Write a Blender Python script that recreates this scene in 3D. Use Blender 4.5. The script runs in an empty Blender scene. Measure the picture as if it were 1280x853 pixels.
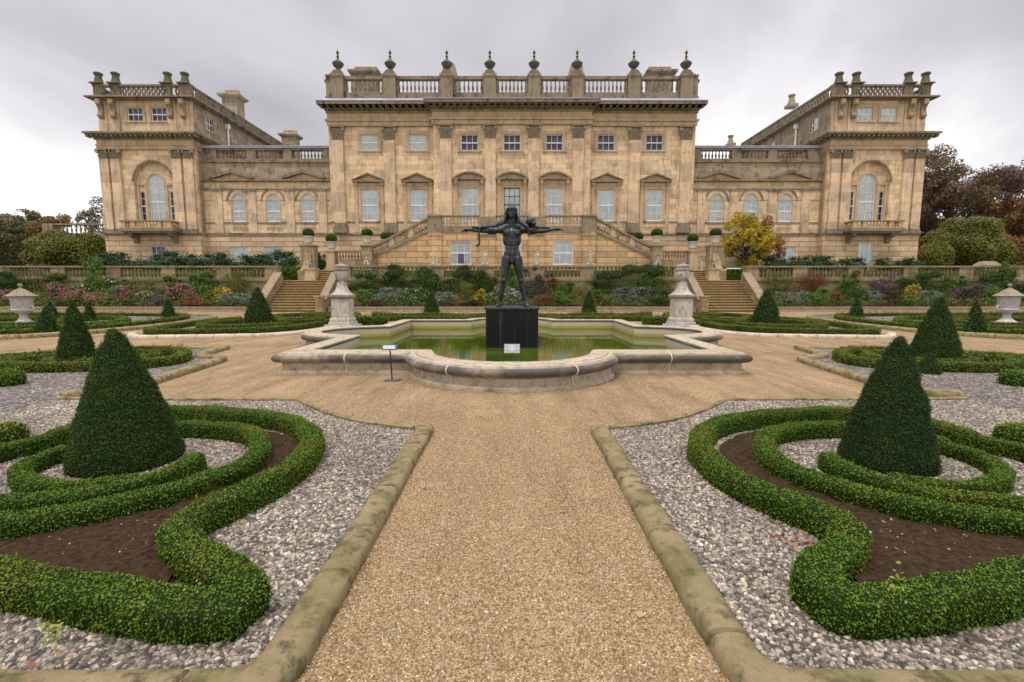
import bpy, bmesh, math, random
import numpy as np
from mathutils import Vector, Matrix, noise as mnoise
R = math.radians
rng = np.random.default_rng(7)
random.seed(11)

# ------------------------------------------------------------------ camera, sky, sun, exposure
scene = bpy.context.scene
COL = scene.collection
F, PITCH, EYE, CX, CY = 600.0, R(6.1), 1.6, 640.0, 426.5
cam_data = bpy.data.cameras.new('camera')
cam = bpy.data.objects.new('camera', cam_data)
COL.objects.link(cam)
cam.location = (0, 0, EYE)
cam.rotation_euler = (R(90) - PITCH, 0, 0)
cam_data.sensor_width = 36.0
cam_data.lens = 36.0 * F / 1280.0
cam_data.clip_start = 0.05
cam_data.clip_end = 3000
scene.camera = cam

SUN_EL, SUN_AZ = R(68), R(208)      # azimuth from +Y clockwise: behind the camera, a little to the left
world = bpy.data.worlds.new('World')
scene.world = world
world.use_nodes = True
def build_world():
    nt = world.node_tree; N = nt.nodes; L = nt.links
    N.clear()
    out = N.new('ShaderNodeOutputWorld'); bg = N.new('ShaderNodeBackground')
    bg.inputs['Strength'].default_value = 0.10
    sky = N.new('ShaderNodeTexSky'); sky.sky_type = 'NISHITA'; sky.sun_disc = False
    sky.sun_elevation = SUN_EL; sky.sun_rotation = SUN_AZ
    tc = N.new('ShaderNodeTexCoord'); sep = N.new('ShaderNodeSeparateXYZ')
    L.new(tc.outputs['Generated'], sep.inputs[0])
    def m(op, a, b=None, c=None, clamp=False):
        n = N.new('ShaderNodeMath'); n.operation = op; n.use_clamp = clamp
        for i, v in enumerate((a, b, c)):
            if v is None: continue
            if hasattr(v, 'links'): L.new(v, n.inputs[i])
            else: n.inputs[i].default_value = v
        return n.outputs[0]
    zc = m('MAXIMUM', sep.outputs[2], 0.0)
    den = m('ADD', zc, 0.55)
    u = m('DIVIDE', sep.outputs[0], den); v = m('DIVIDE', sep.outputs[1], den)
    cb = N.new('ShaderNodeCombineXYZ')
    L.new(m('MULTIPLY', m('ADD', u, m('MULTIPLY', v, -0.35)), 1.5), cb.inputs[0]); L.new(m('MULTIPLY', v, 0.8), cb.inputs[1]); L.new(m('MULTIPLY', zc, 1.6), cb.inputs[2])
    n1 = N.new('ShaderNodeTexNoise'); n1.inputs['Scale'].default_value = 1.5; n1.inputs['Detail'].default_value = 7
    n1.inputs['Roughness'].default_value = 0.5; n1.inputs['Distortion'].default_value = 0.25
    L.new(cb.outputs[0], n1.inputs['Vector'])
    n2 = N.new('ShaderNodeTexNoise'); n2.inputs['Scale'].default_value = 0.7; n2.inputs['Detail'].default_value = 3
    L.new(cb.outputs[0], n2.inputs['Vector'])
    mix = m('ADD', m('MULTIPLY', n1.outputs[0], 0.55), m('MULTIPLY', n2.outputs[0], 0.45))
    hz = m('POWER', m('SUBTRACT', 1.0, zc, clamp=True), 4.0)      # thinner, brighter cloud low down
    side = m('MULTIPLY', m('POWER', m('ABSOLUTE', sep.outputs[0]), 2.0), 0.30)
    t = m('ADD', m('ADD', m('MULTIPLY', m('SUBTRACT', mix, 0.50), 1.9), m('ADD', m('MULTIPLY', hz, 1.05), 0.10)), side)
    ramp = N.new('ShaderNodeValToRGB'); L.new(t, ramp.inputs[0])
    e = ramp.color_ramp.elements
    e[0].position = 0.0; e[0].color = (0.34, 0.33, 0.36, 1)
    e[1].position = 0.85; e[1].color = (1.22, 1.18, 1.18, 1)
    k = ramp.color_ramp.elements.new(0.35); k.color = (0.555, 0.54, 0.57, 1)
    k = ramp.color_ramp.elements.new(0.6); k.color = (0.80, 0.775, 0.80, 1)
    # sky gain added behind the viewer and overhead, to brighten ground and facade
    back = m('MULTIPLY', m('MAXIMUM', m('MULTIPLY', sep.outputs[1], -1.0), 0.0), 0.25)
    zen = m('MULTIPLY', m('POWER', zc, 3.6), 5.2)
    gain = m('MULTIPLY', m('ADD', m('ADD', 1.0, back), zen), 9.0)
    sc = N.new('ShaderNodeVectorMath'); sc.operation = 'SCALE'
    L.new(ramp.outputs[0], sc.inputs[0]); L.new(gain, sc.inputs['Scale'])
    mx = N.new('ShaderNodeMix'); mx.data_type = 'RGBA'; mx.inputs[0].default_value = 0.95
    L.new(sky.outputs[0], mx.inputs[6]); L.new(sc.outputs[0], mx.inputs[7])
    L.new(mx.outputs[2], bg.inputs['Color']); L.new(bg.outputs[0], out.inputs[0])
build_world()
sun_data = bpy.data.lights.new('sun', 'SUN')
sun_data.energy = 1.5; sun_data.angle = R(11); sun_data.color = (1.0, 0.93, 0.82)
sun = bpy.data.objects.new('sun', sun_data); COL.objects.link(sun)
_d = Vector((math.sin(SUN_AZ) * math.cos(SUN_EL), math.cos(SUN_AZ) * math.cos(SUN_EL), math.sin(SUN_EL)))
sun.rotation_euler = (-_d).to_track_quat('-Z', 'Y').to_euler()
scene.view_settings.view_transform = 'Standard'
scene.view_settings.look = 'None'
scene.view_settings.exposure = 0.25
scene.view_settings.gamma = 1.0
scene.view_settings.use_curve_mapping = False
scene.cycles.max_bounces = 6
scene.cycles.transparent_max_bounces = 8
scene.cycles.use_denoising = True

# ------------------------------------------------------------------ measuring helpers (survey of the photograph into metres)
_c, _s = math.cos(PITCH), math.sin(PITCH)
def at(px, py, Y):
    "point of the plane y = Y seen at a photo pixel -> (x, z)"
    u = -(py - CY) / F
    t = Y / (_c + u * _s)
    return ((px - CX) / F * t, EYE + (-_s + u * _c) * t)
def zz(py, Y): return at(CX, py, Y)[1]
def xo(off, py, Y): return at(CX + off, py, Y)[0]

# ------------------------------------------------------------------ object helpers
def tag(o, label=None, cat=None, group=None, kind=None):
    if label: o['label'] = label
    if cat: o['category'] = cat
    if group: o['group'] = group
    if kind: o['kind'] = kind
    return o
def thing(name, label, cat, loc=(0, 0, 0), rz=0, group=None):
    o = bpy.data.objects.new(name, None); COL.objects.link(o)
    o.location = loc; o.rotation_euler = (0, 0, rz); o.empty_display_size = 0.3
    return tag(o, label, cat, group)
def children_of(o): return [c for c in bpy.data.objects if c.parent == o]
def link_mesh(name, me, mat, parent=None, loc=None):
    o = bpy.data.objects.new(name, me); COL.objects.link(o)
    for m in (mat if isinstance(mat, (list, tuple)) else [mat]): me.materials.append(m)
    if parent is not None: o.parent = parent
    if loc is not None: o.location = loc
    return o
def copy_tree(o, kids, loc=None, rz=None):
    "kids: {object: [children]} map"
    c = o.copy(); COL.objects.link(c)
    if loc is not None: c.location = loc
    if rz is not None: c.rotation_euler = (0, 0, rz)
    for k in kids.get(o, []):
        d = k.copy(); COL.objects.link(d); d.parent = c
        for g in kids.get(k, []):
            e = g.copy(); COL.objects.link(e); e.parent = d
    return c
def kid_map(*roots):
    m = {}
    for o in bpy.data.objects:
        if o.parent is not None: m.setdefault(o.parent, []).append(o)
    return m

class MB:
    def __init__(s): s.v = []; s.f = []; s.mi = []; s.cur = 0
    def add(s, vs, fs):
        b = len(s.v); s.v.extend(vs); s.f.extend([tuple(b + i for i in f) for f in fs]); s.mi.extend([s.cur] * len(fs)); return s
    def box(s, x0, x1, y0, y1, z0, z1):
        if x0 > x1: x0, x1 = x1, x0
        if y0 > y1: y0, y1 = y1, y0
        if z0 > z1: z0, z1 = z1, z0
        return s.add([(x0, y0, z0), (x1, y0, z0), (x1, y1, z0), (x0, y1, z0), (x0, y0, z1), (x1, y0, z1), (x1, y1, z1), (x0, y1, z1)],
                     [(0, 3, 2, 1), (4, 5, 6, 7), (0, 1, 5, 4), (1, 2, 6, 5), (2, 3, 7, 6), (3, 0, 4, 7)])
    def frustum(s, cx, cy, z0, z1, a0, b0, a1, b1):
        "box whose half sizes change from a0,b0 to a1,b1"
        return s.add([(cx - a0, cy - b0, z0), (cx + a0, cy - b0, z0), (cx + a0, cy + b0, z0), (cx - a0, cy + b0, z0),
                      (cx - a1, cy - b1, z1), (cx + a1, cy - b1, z1), (cx + a1, cy + b1, z1), (cx - a1, cy + b1, z1)],
                     [(0, 3, 2, 1), (4, 5, 6, 7), (0, 1, 5, 4), (1, 2, 6, 5), (2, 3, 7, 6), (3, 0, 4, 7)])
    def sq_lathe(s, cx, cy, prof):
        for (r0, z0), (r1, z1) in zip(prof, prof[1:]):
            if abs(z1 - z0) > 1e-5: s.frustum(cx, cy, z0, z1, r0, r0, r1, r1)
        return s
    def lathe(s, cx, cy, prof, n=12, sy=1.0, rot=0.0):
        vs = []; fs = []
        for r, z in prof:
            for k in range(n):
                a = 2 * math.pi * k / n + rot
                vs.append((cx + r * math.cos(a), cy + sy * r * math.sin(a), z))
        m = len(prof)
        for j in range(m - 1):
            for k in range(n):
                k2 = (k + 1) % n
                fs.append((j * n + k, j * n + k2, (j + 1) * n + k2, (j + 1) * n + k))
        fs.append(tuple(range(n - 1, -1, -1))); fs.append(tuple((m - 1) * n + k for k in range(n)))
        return s.add(vs, fs)
    def prism_xz(s, pts, y0, y1):
        "polygon in x,z (counter-clockwise seen from -y) extruded from y0 to y1"
        n = len(pts)
        vs = [(x, y0, z) for x, z in pts] + [(x, y1, z) for x, z in pts]
        fs = [tuple(range(n)), tuple(range(2 * n - 1, n - 1, -1))]
        for k in range(n):
            k2 = (k + 1) % n
            fs.append((k2, k, k + n, k2 + n))
        return s.add(vs, fs)
    def prism_yz(s, pts, x0, x1):
        n = len(pts)
        vs = [(x0, y, z) for y, z in pts] + [(x1, y, z) for y, z in pts]
        fs = [tuple(range(n)), tuple(range(2 * n - 1, n - 1, -1))]
        for k in range(n):
            k2 = (k + 1) % n
            fs.append((k2, k, k + n, k2 + n))
        return s.add(vs, fs)
    def prism_xy(s, pts, z0, z1):
        n = len(pts)
        vs = [(x, y, z0) for x, y in pts] + [(x, y, z1) for x, y in pts]
        fs = [tuple(range(n - 1, -1, -1)), tuple(range(n, 2 * n))]
        for k in range(n):
            k2 = (k + 1) % n
            fs.append((k, k2, k2 + n, k + n))
        return s.add(vs, fs)
    def tube(s, pts, rad, n=8):
        "tapered tube through 3d points; rad is a number or a list"
        P = [Vector(p) for p in pts]; m = len(P)
        rr = rad if isinstance(rad, (list, tuple)) else [rad] * m
        vs = []; fs = []
        up = Vector((0, 0, 1)); prev = None
        for i in range(m):
            d = (P[min(i + 1, m - 1)] - P[max(i - 1, 0)]).normalized()
            if prev is None:
                a = d.cross(up)
                if a.length < 0.05: a = d.cross(Vector((1, 0, 0)))
            else:
                a = prev - d * prev.dot(d)
            a.normalize(); prev = a
            b = d.cross(a)
            for k in range(n):
                t = 2 * math.pi * k / n
                vs.append(tuple(P[i] + a * (rr[i] * math.cos(t)) + b * (rr[i] * math.sin(t))))
        for i in range(m - 1):
            for k in range(n):
                k2 = (k + 1) % n
                fs.append((i * n + k, i * n + k2, (i + 1) * n + k2, (i + 1) * n + k))
        fs.append(tuple(range(n - 1, -1, -1))); fs.append(tuple((m - 1) * n + k for k in range(n)))
        return s.add(vs, fs)
    def ball(s, c, r, n=12, m=8):
        rx, ry, rz = r if isinstance(r, (tuple, list)) else (r, r, r)
        prof = [(math.sin(math.pi * (j + 0.02) / (m + 0.04)), -math.cos(math.pi * (j + 0.02) / (m + 0.04))) for j in range(m + 1)]
        vs = []; fs = []
        for q, z in prof:
            for k in range(n):
                a = 2 * math.pi * k / n
                vs.append((c[0] + rx * q * math.cos(a), c[1] + ry * q * math.sin(a), c[2] + rz * z))
        for j in range(m):
            for k in range(n):
                k2 = (k + 1) % n
                fs.append((j * n + k, j * n + k2, (j + 1) * n + k2, (j + 1) * n + k))
        fs.append(tuple(range(n - 1, -1, -1))); fs.append(tuple(m * n + k for k in range(n)))
        return s.add(vs, fs)
    def sweep(s, path, prof, closed=False, cap=True):
        "path: xy points; prof: (offset to the right of travel, z) points. mitred corners"
        n = len(path); P = [Vector((p[0], p[1])) for p in path]
        vs = []; fs = []; m = len(prof)
        for i in range(n):
            a = P[i] - P[i - 1] if (closed or i > 0) else P[1] - P[0]
            b = P[(i + 1) % n] - P[i] if (closed or i < n - 1) else P[-1] - P[-2]
            a.normalize(); b.normalize()
            na = Vector((a.y, -a.x)); nb = Vector((b.y, -b.x))
            k = na + nb
            k = k / max(0.35, (1 + na.dot(nb)))
            for o, z in prof:
                q = P[i] + k * o
                vs.append((q.x, q.y, z))
        rng_i = range(n) if closed else range(n - 1)
        for i in rng_i:
            i2 = (i + 1) % n
            for j in range(m):
                j2 = (j + 1) % m
                fs.append((i * m + j, i2 * m + j, i2 * m + j2, i * m + j2))
        if not closed and cap:
            fs.append(tuple(range(m))); fs.append(tuple((n - 1) * m + j for j in range(m - 1, -1, -1)))
        return s.add(vs, fs)
    def mirror_x(s, start=0):
        n0 = len(s.v); vs = [(-x, y, z) for x, y, z in s.v]; fs = [tuple(reversed(f)) for f in s.f]
        mi = list(s.mi); s.add(vs, fs); s.mi[-len(mi):] = mi
        return s
    def mesh(s, name, smooth=False, fix=True):
        me = bpy.data.meshes.new(name)
        me.from_pydata([tuple(map(float, v)) for v in s.v], [], s.f)
        if any(s.mi): me.polygons.foreach_set('material_index', s.mi)
        if fix:
            bm = bmesh.new(); bm.from_mesh(me)
            bmesh.ops.recalc_face_normals(bm, faces=bm.faces); bm.to_mesh(me); bm.free()
        if smooth: 
            me.polygons.foreach_set('use_smooth', [True] * len(me.polygons))
            try: me.set_sharp_from_angle(angle=R(40))
            except Exception: pass
        me.update()
        return me
    def build(s, name, mat, parent=None, smooth=False, loc=None, bevel=0):
        o = link_mesh(name, s.mesh(name, smooth), mat, parent, loc)
        if bevel:
            b = o.modifiers.new('bevel', 'BEVEL'); b.width = bevel; b.segments = 2; b.limit_method = 'ANGLE'; b.angle_limit = R(40)
        return o

def spline(pts, step=0.06, closed=False):
    P = [Vector(p) for p in pts]; n = len(P); out = []
    seg = n if closed else n - 1
    for i in range(seg):
        if closed: p0, p1, p2, p3 = P[i - 1], P[i], P[(i + 1) % n], P[(i + 2) % n]
        else:
            p1, p2 = P[i], P[i + 1]
            p0 = P[i - 1] if i > 0 else p1 * 2 - p2
            p3 = P[i + 2] if i + 2 < n else p2 * 2 - p1
        k = max(1, int((p2 - p1).length / step))
        for j in range(k):
            t = j / k
            out.append(0.5 * ((2 * p1) + (p2 - p0) * t + (2 * p0 - 5 * p1 + 4 * p2 - p3) * t * t + (3 * p1 - p0 - 3 * p2 + p3) * t ** 3))
    if not closed: out.append(P[-1])
    return [tuple(o) for o in out]

# ------------------------------------------------------------------ materials
MATS = {}
def new_mat(name):
    m = bpy.data.materials.new(name); m.use_nodes = True
    nt = m.node_tree; nt.nodes.clear()
    o = nt.nodes.new('ShaderNodeOutputMaterial'); b = nt.nodes.new('ShaderNodeBsdfPrincipled')
    nt.links.new(b.outputs[0], o.inputs[0]); MATS[name] = m
    return m, nt, b, o
class NB:
    "small node builder"
    def __init__(s, nt): s.nt = nt; s.N = nt.nodes; s.L = nt.links
    def _in(s, sock, v):
        if v is None: return
        if hasattr(v, 'links'): s.L.new(v, sock)
        elif isinstance(v, (tuple, list)): sock.default_value = tuple(v) + ((1,) if len(v) == 3 and len(sock.default_value) == 4 else ())
        else: sock.default_value = v
    def math(s, op, a, b=None, c=None, clamp=False):
        n = s.N.new('ShaderNodeMath'); n.operation = op; n.use_clamp = clamp
        for i, v in enumerate((a, b, c)): s._in(n.inputs[i], v)
        return n.outputs[0]
    def coord(s, kind='Object'): return s.N.new('ShaderNodeTexCoord').outputs[kind]
    def pos(s): return s.N.new('ShaderNodeNewGeometry').outputs['Position']
    def mapping(s, v, scale=(1, 1, 1), loc=(0, 0, 0)):
        n = s.N.new('ShaderNodeMapping'); s._in(n.inputs[0], v); n.inputs['Scale'].default_value = scale; n.inputs['Location'].default_value = loc
        return n.outputs[0]
    def noise(s, v, scale, detail=4, rough=0.55, dist=0.0):
        n = s.N.new('ShaderNodeTexNoise'); s._in(n.inputs['Vector'], v); n.inputs['Scale'].default_value = scale
        n.inputs['Detail'].default_value = detail; n.inputs['Roughness'].default_value = rough; n.inputs['Distortion'].default_value = dist
        return n.outputs[0]
    def voronoi(s, v, scale, feature='F1', rand=1.0):
        n = s.N.new('ShaderNodeTexVoronoi'); s._in(n.inputs['Vector'], v); n.feature = feature
        n.inputs['Scale'].default_value = scale; n.inputs['Randomness'].default_value = rand
        return n
    def ramp(s, f, stops):
        n = s.N.new('ShaderNodeValToRGB'); s._in(n.inputs[0], f); e = n.color_ramp.elements
        while len(e) < len(stops): e.new(0.5)
        for i, (p, c) in enumerate(stops):
            e[i].position = p; e[i].color = (c if isinstance(c, (tuple, list)) else (c, c, c)) + (1,) if not isinstance(c, (tuple, list)) or len(c) == 3 else c
        return n.outputs[0]
    def sep(s, v):
        n = s.N.new('ShaderNodeSeparateXYZ'); s._in(n.inputs[0], v); return n.outputs
    def comb(s, x, y, z):
        n = s.N.new('ShaderNodeCombineXYZ')
        for i, v in enumerate((x, y, z)): s._in(n.inputs[i], v)
        return n.outputs[0]
    def mix(s, f, a, b, mode='MIX'):
        n = s.N.new('ShaderNodeMix'); n.data_type = 'RGBA'; n.blend_type = mode
        s._in(n.inputs[0], f); s._in(n.inputs[6], a); s._in(n.inputs[7], b)
        return n.outputs[2]
    def bump(s, h, strength=0.5, dist=0.02, normal=None):
        n = s.N.new('ShaderNodeBump'); s._in(n.inputs['Height'], h); n.inputs['Strength'].default_value = strength; n.inputs['Distance'].default_value = dist
        if normal is not None: s.L.new(normal, n.inputs['Normal'])
        return n.outputs[0]

def stone(name, base, dark, light=None, bw=0.0, bh=0.0, mortar=0.35, stain=0.35, scale=1.0, rough=0.85, moss=0.0, bumpk=0.35, streak=0.5, msize=0.018):
    m, nt, b, o = new_mat(name); k = NB(nt)
    p = k.pos(); x, y, z = k.sep(p)
    n1 = k.noise(p, 0.7 * scale, 6, 0.6); n2 = k.noise(p, 6 * scale, 5, 0.65); n3 = k.noise(p, 45 * scale, 3, 0.6)
    light = light or tuple(min(1, c * 1.18) for c in base)
    col = k.mix(k.ramp(n1, [(0.3, 0.0), (0.7, 1.0)]), base, light)
    col = k.mix(k.math('MULTIPLY', k.ramp(n2, [(0.35, 0.0), (0.75, 1.0)]), 0.35), col, tuple(c * f for c, f in zip(base, (0.78, 0.70, 0.6))))
    hgt = k.math('MULTIPLY', n3, 0.25)
    if bw:
        v = k.comb(k.math('ADD', x, y), z, 0)
        br = nt.nodes.new('ShaderNodeTexBrick'); nt.links.new(v, br.inputs['Vector'])
        br.inputs['Scale'].default_value = 1.0; br.inputs['Brick Width'].default_value = bw; br.inputs['Row Height'].default_value = bh
        br.inputs['Mortar Size'].default_value = msize; br.inputs['Mortar Smooth'].default_value = 0.3
        br.inputs['Color1'].default_value = (0, 0, 0, 1); br.inputs['Color2'].default_value = (1, 1, 1, 1); br.inputs['Mortar'].default_value = (0.5, 0.5, 0.5, 1)
        g = k.ramp(br.outputs['Color'], [(0.0, tuple(c * 0.72 for c in (1, .98, .95))), (0.45, (0.98, 0.98, 0.98)), (1.0, (1.18, 1.12, 1.04))])
        col = k.mix(0.9, col, k.mix(1.0, col, g, 'MULTIPLY'))
        col = k.mix(k.math('MULTIPLY', br.outputs['Fac'], mortar), col, tuple(c * 0.35 for c in base))
        hgt = k.math('SUBTRACT', hgt, k.math('MULTIPLY', br.outputs['Fac'], 1.0))
    # run-off streaks and soot patches
    sv = k.comb(k.math('MULTIPLY', k.math('ADD', x, k.math('MULTIPLY', y, 0.9)), 1.6), k.math('MULTIPLY', z, 0.22), 0)
    ns = k.noise(sv, 2.4 * scale, 5, 0.6)
    np_ = k.noise(p, 1.6 * scale, 6, 0.7)
    sm = k.math('ADD', k.math('MULTIPLY', ns, streak), k.math('MULTIPLY', np_, 1 - streak))
    col = k.mix(k.math('MULTIPLY', k.ramp(sm, [(0.49, 0.0), (0.63, 1.0)]), stain), col, dark)
    if moss:
        nm = k.noise(p, 3.0, 5, 0.7)
        col = k.mix(k.math('MULTIPLY', k.ramp(nm, [(0.45, 0.0), (0.62, 1.0)]), moss), col, (0.15, 0.15, 0.04))
    nt.links.new(col, b.inputs['Base Color']); b.inputs['Roughness'].default_value = rough
    b.inputs['Specular IOR Level'].default_value = 0.25
    nt.links.new(k.bump(hgt, bumpk, 0.03), b.inputs['Normal'])
    return m

M_WALL = stone('ashlar_stone', (0.68, 0.525, 0.34), (0.20, 0.155, 0.11), bw=1.15, bh=0.42, mortar=0.42, stain=0.62)
M_RUST = stone('rusticated_stone', (0.62, 0.45, 0.29), (0.18, 0.12, 0.07), bw=1.9, bh=0.46, mortar=0.85, stain=0.32, msize=0.03, bumpk=0.8)
M_RUSTO = stone('orange_rusticated_stone', (0.56, 0.385, 0.21), (0.22, 0.13, 0.06), bw=1.7, bh=0.48, mortar=0.85, stain=0.45, msize=0.028, bumpk=0.8)
M_TRIM = stone('trim_stone', (0.50, 0.37, 0.235), (0.12, 0.09, 0.06), stain=0.5)
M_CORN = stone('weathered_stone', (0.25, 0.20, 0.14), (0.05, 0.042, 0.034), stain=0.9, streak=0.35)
M_DKASHLAR = stone('dark_stained_ashlar', (0.35, 0.28, 0.195), (0.08, 0.065, 0.05), bw=1.15, bh=0.42, mortar=0.35, stain=0.75)  # darker, more stained ashlar for flanks, backs, wing attics and chimneys
M_FIN = stone('dark_lichened_stone', (0.12, 0.11, 0.08), (0.035, 0.035, 0.03), stain=0.7, scale=5)
M_CAP = stone('dark_carved_stone', (0.33, 0.275, 0.195), (0.05, 0.042, 0.033), stain=0.85, scale=6, streak=0.0)
M_TERR = stone('terrace_stone', (0.33, 0.255, 0.155), (0.09, 0.075, 0.05), bw=1.2, bh=0.4, mortar=0.6, stain=0.7, moss=0.2)
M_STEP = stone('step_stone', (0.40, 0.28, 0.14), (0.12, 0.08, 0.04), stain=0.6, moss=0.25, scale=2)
M_COPE = stone('coping_stone', (0.27, 0.22, 0.15), (0.08, 0.07, 0.05), stain=0.7, moss=0.25)
M_URN = stone('pale_carved_stone', (0.46, 0.41, 0.35), (0.13, 0.12, 0.105), light=(0.58, 0.53, 0.46), stain=0.9, scale=4)
M_DURN = stone('dark_crusted_stone', (0.20, 0.18, 0.16), (0.06, 0.06, 0.055), light=(0.38, 0.35, 0.3), stain=0.6, scale=4)
M_KERB = stone('mossy_kerb_stone', (0.26, 0.195, 0.10), (0.075, 0.062, 0.030), light=(0.36, 0.29, 0.17), stain=0.9, moss=0.5, scale=5, streak=0.0, bumpk=1.0)
M_RISER = stone('dirty_shaded_riser_stone', (0.15, 0.10, 0.045), (0.06, 0.045, 0.02), stain=0.7, scale=2, moss=0.3)  # dirt and moss, with the shade under the nosings put into the colour
M_PALEK = stone('pale_kerb_stone', (0.50, 0.43, 0.33), (0.18, 0.15, 0.10), stain=0.5, scale=3, streak=0.0)
M_BED = stone('bed_edging_stone', (0.36, 0.28, 0.20), (0.12, 0.1, 0.07), stain=0.6, scale=2, moss=0.2)

def basin_mat():
    m, nt, b, o = new_mat('basin_stone'); k = NB(nt); p = k.pos(); x, y, z = k.sep(p)
    n1 = k.noise(p, 1.3, 6, 0.65); n2 = k.noise(p, 7, 6, 0.7); n3 = k.noise(p, 50, 3)
    col = k.mix(k.ramp(n1, [(0.35, 0.0), (0.65, 1.0)]), (0.42, 0.345, 0.24), (0.52, 0.44, 0.33))
    col = k.mix(k.math('MULTIPLY', k.ramp(n2, [(0.47, 0.0), (0.66, 1.0)]), 0.75), col, (0.17, 0.14, 0.095))
    # black crust that sits on the roll moulding only, patchy along its length
    band = k.math('MULTIPLY', k.ramp(z, [(0.19, 0.0), (0.25, 1.0)]), k.ramp(z, [(0.372, 1.0), (0.395, 0.0)]))
    patch = k.ramp(k.noise(p, 1.1, 6, 0.65), [(0.34, 0.45), (0.50, 1.0)])
    col = k.mix(k.math('MULTIPLY', k.math('MULTIPLY', band, patch), 0.92), col, (0.062, 0.056, 0.058))
    low = k.math('MULTIPLY', k.ramp(z, [(0.0, 1.0), (0.17, 0.0)]), k.ramp(k.noise(p, 2.2, 5, 0.7), [(0.45, 0.0), (0.65, 1.0)]))
    col = k.mix(k.math('MULTIPLY', low, 0.7), col, (0.12, 0.10, 0.06))
    nm = k.ramp(k.noise(p, 2.6, 5, 0.7), [(0.52, 0.0), (0.68, 1.0)])
    col = k.mix(k.math('MULTIPLY', nm, 0.35), col, (0.20, 0.20, 0.07))
    nt.links.new(col, b.inputs['Base Color']); b.inputs['Roughness'].default_value = 0.8; b.inputs['Specular IOR Level'].default_value = 0.3
    nt.links.new(k.bump(k.math('ADD', k.math('MULTIPLY', n3, .3), n2), 0.35, 0.02), b.inputs['Normal'])
    return m
M_BASIN = basin_mat()
def basin_in_mat():
    m, nt, b, o = new_mat('basin_lining'); k = NB(nt); p = k.pos(); x, y, z = k.sep(p)
    n1 = k.noise(p, 2.0, 6, 0.65)
    zz_ = k.math('ADD', z, k.math('MULTIPLY', k.math('SUBTRACT', n1, 0.5), 0.12))
    col = k.ramp(zz_, [(0.0, (0.16, 0.15, 0.03)), (0.09, (0.30, 0.27, 0.07)), (0.17, (0.46, 0.36, 0.16)), (0.26, (0.58, 0.49, 0.38))])
    nt.links.new(col, b.inputs['Base Color']); b.inputs['Roughness'].default_value = 0.7
    return m
M_BASIN_IN = basin_in_mat()

def simple(name, col, rough=0.6, metal=0.0, spec=0.5, var=0.0, vs=8, bump=0.0, bs=60):
    m, nt, b, o = new_mat(name); k = NB(nt)
    if var:
        n = k.noise(k.coord('Object'), vs, 5, 0.6)
        c = k.mix(k.ramp(n, [(0.3, 0.0), (0.7, 1.0)]), tuple(c * (1 - var) for c in col), tuple(min(1, c * (1 + var)) for c in col))
        nt.links.new(c, b.inputs['Base Color'])
    else: b.inputs['Base Color'].default_value = tuple(col) + (1,)
    if bump: nt.links.new(k.bump(k.noise(k.coord('Object'), bs, 4), bump, 0.01), b.inputs['Normal'])
    b.inputs['Roughness'].default_value = rough; b.inputs['Metallic'].default_value = metal; b.inputs['Specular IOR Level'].default_value = spec
    return m
M_LEAD = simple('lead_flashing', (0.34, 0.35, 0.42), 0.5, 0.0, 0.5, 0.2, 2)
M_WHITE = simple('white_paint', (0.78, 0.78, 0.76), 0.4)
M_DARKP = simple('dark_green_paint', (0.05, 0.06, 0.055), 0.4)
M_SOIL = simple('soil_dark', (0.042, 0.025, 0.013), 0.95, 0, 0.1, 0.6, 26, 1.0, 42)
M_GRASS = simple('lawn', (0.07, 0.10, 0.02), 0.9, 0, 0.2, 0.4, 3)
M_BARK = simple('bark', (0.07, 0.055, 0.04), 0.9, 0, 0.2, 0.4, 6, 0.5, 20)
M_POT = simple('pale_pot', (0.50, 0.455, 0.41), 0.8, 0, 0.3, 0.2, 10)
M_BLACK = simple('black_iron', (0.012, 0.012, 0.014), 0.45)
M_SIGN = simple('sign_grey', (0.50, 0.53, 0.55), 0.5)
M_SIGNW = simple('sign_white', (0.85, 0.86, 0.86), 0.5)
M_SIGNG = simple('sign_teal', (0.07, 0.16, 0.16), 0.4)
M_MORTAR = simple('lime_mortar', (0.66, 0.58, 0.46), 0.9)
M_FLINT = simple('grey_slate', (0.12, 0.11, 0.11), 0.7, 0, 0.3, 0.3)

def bronze():
    m, nt, b, o = new_mat('patinated_bronze'); k = NB(nt); p = k.coord('Object')
    n = k.noise(p, 3.5, 6, 0.65); x, y, z = k.sep(p)
    sv = k.comb(k.math('MULTIPLY', x, 9), k.math('MULTIPLY', y, 9), k.math('MULTIPLY', z, 0.8))
    st = k.noise(sv, 2.5, 4, 0.6)
    col = k.mix(k.ramp(n, [(0.35, 0.0), (0.7, 1.0)]), (0.020, 0.023, 0.027), (0.050, 0.057, 0.062))
    col = k.mix(k.math('MULTIPLY', k.ramp(st, [(0.55, 0.0), (0.72, 1.0)]), 0.55), col, (0.16, 0.175, 0.175))
    nt.links.new(col, b.inputs['Base Color']); b.inputs['Metallic'].default_value = 0.55; b.inputs['Roughness'].default_value = 0.42
    nt.links.new(k.bump(k.noise(p, 30, 4), 0.25, 0.01), b.inputs['Normal'])
    return m
M_BRONZE = bronze()
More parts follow.
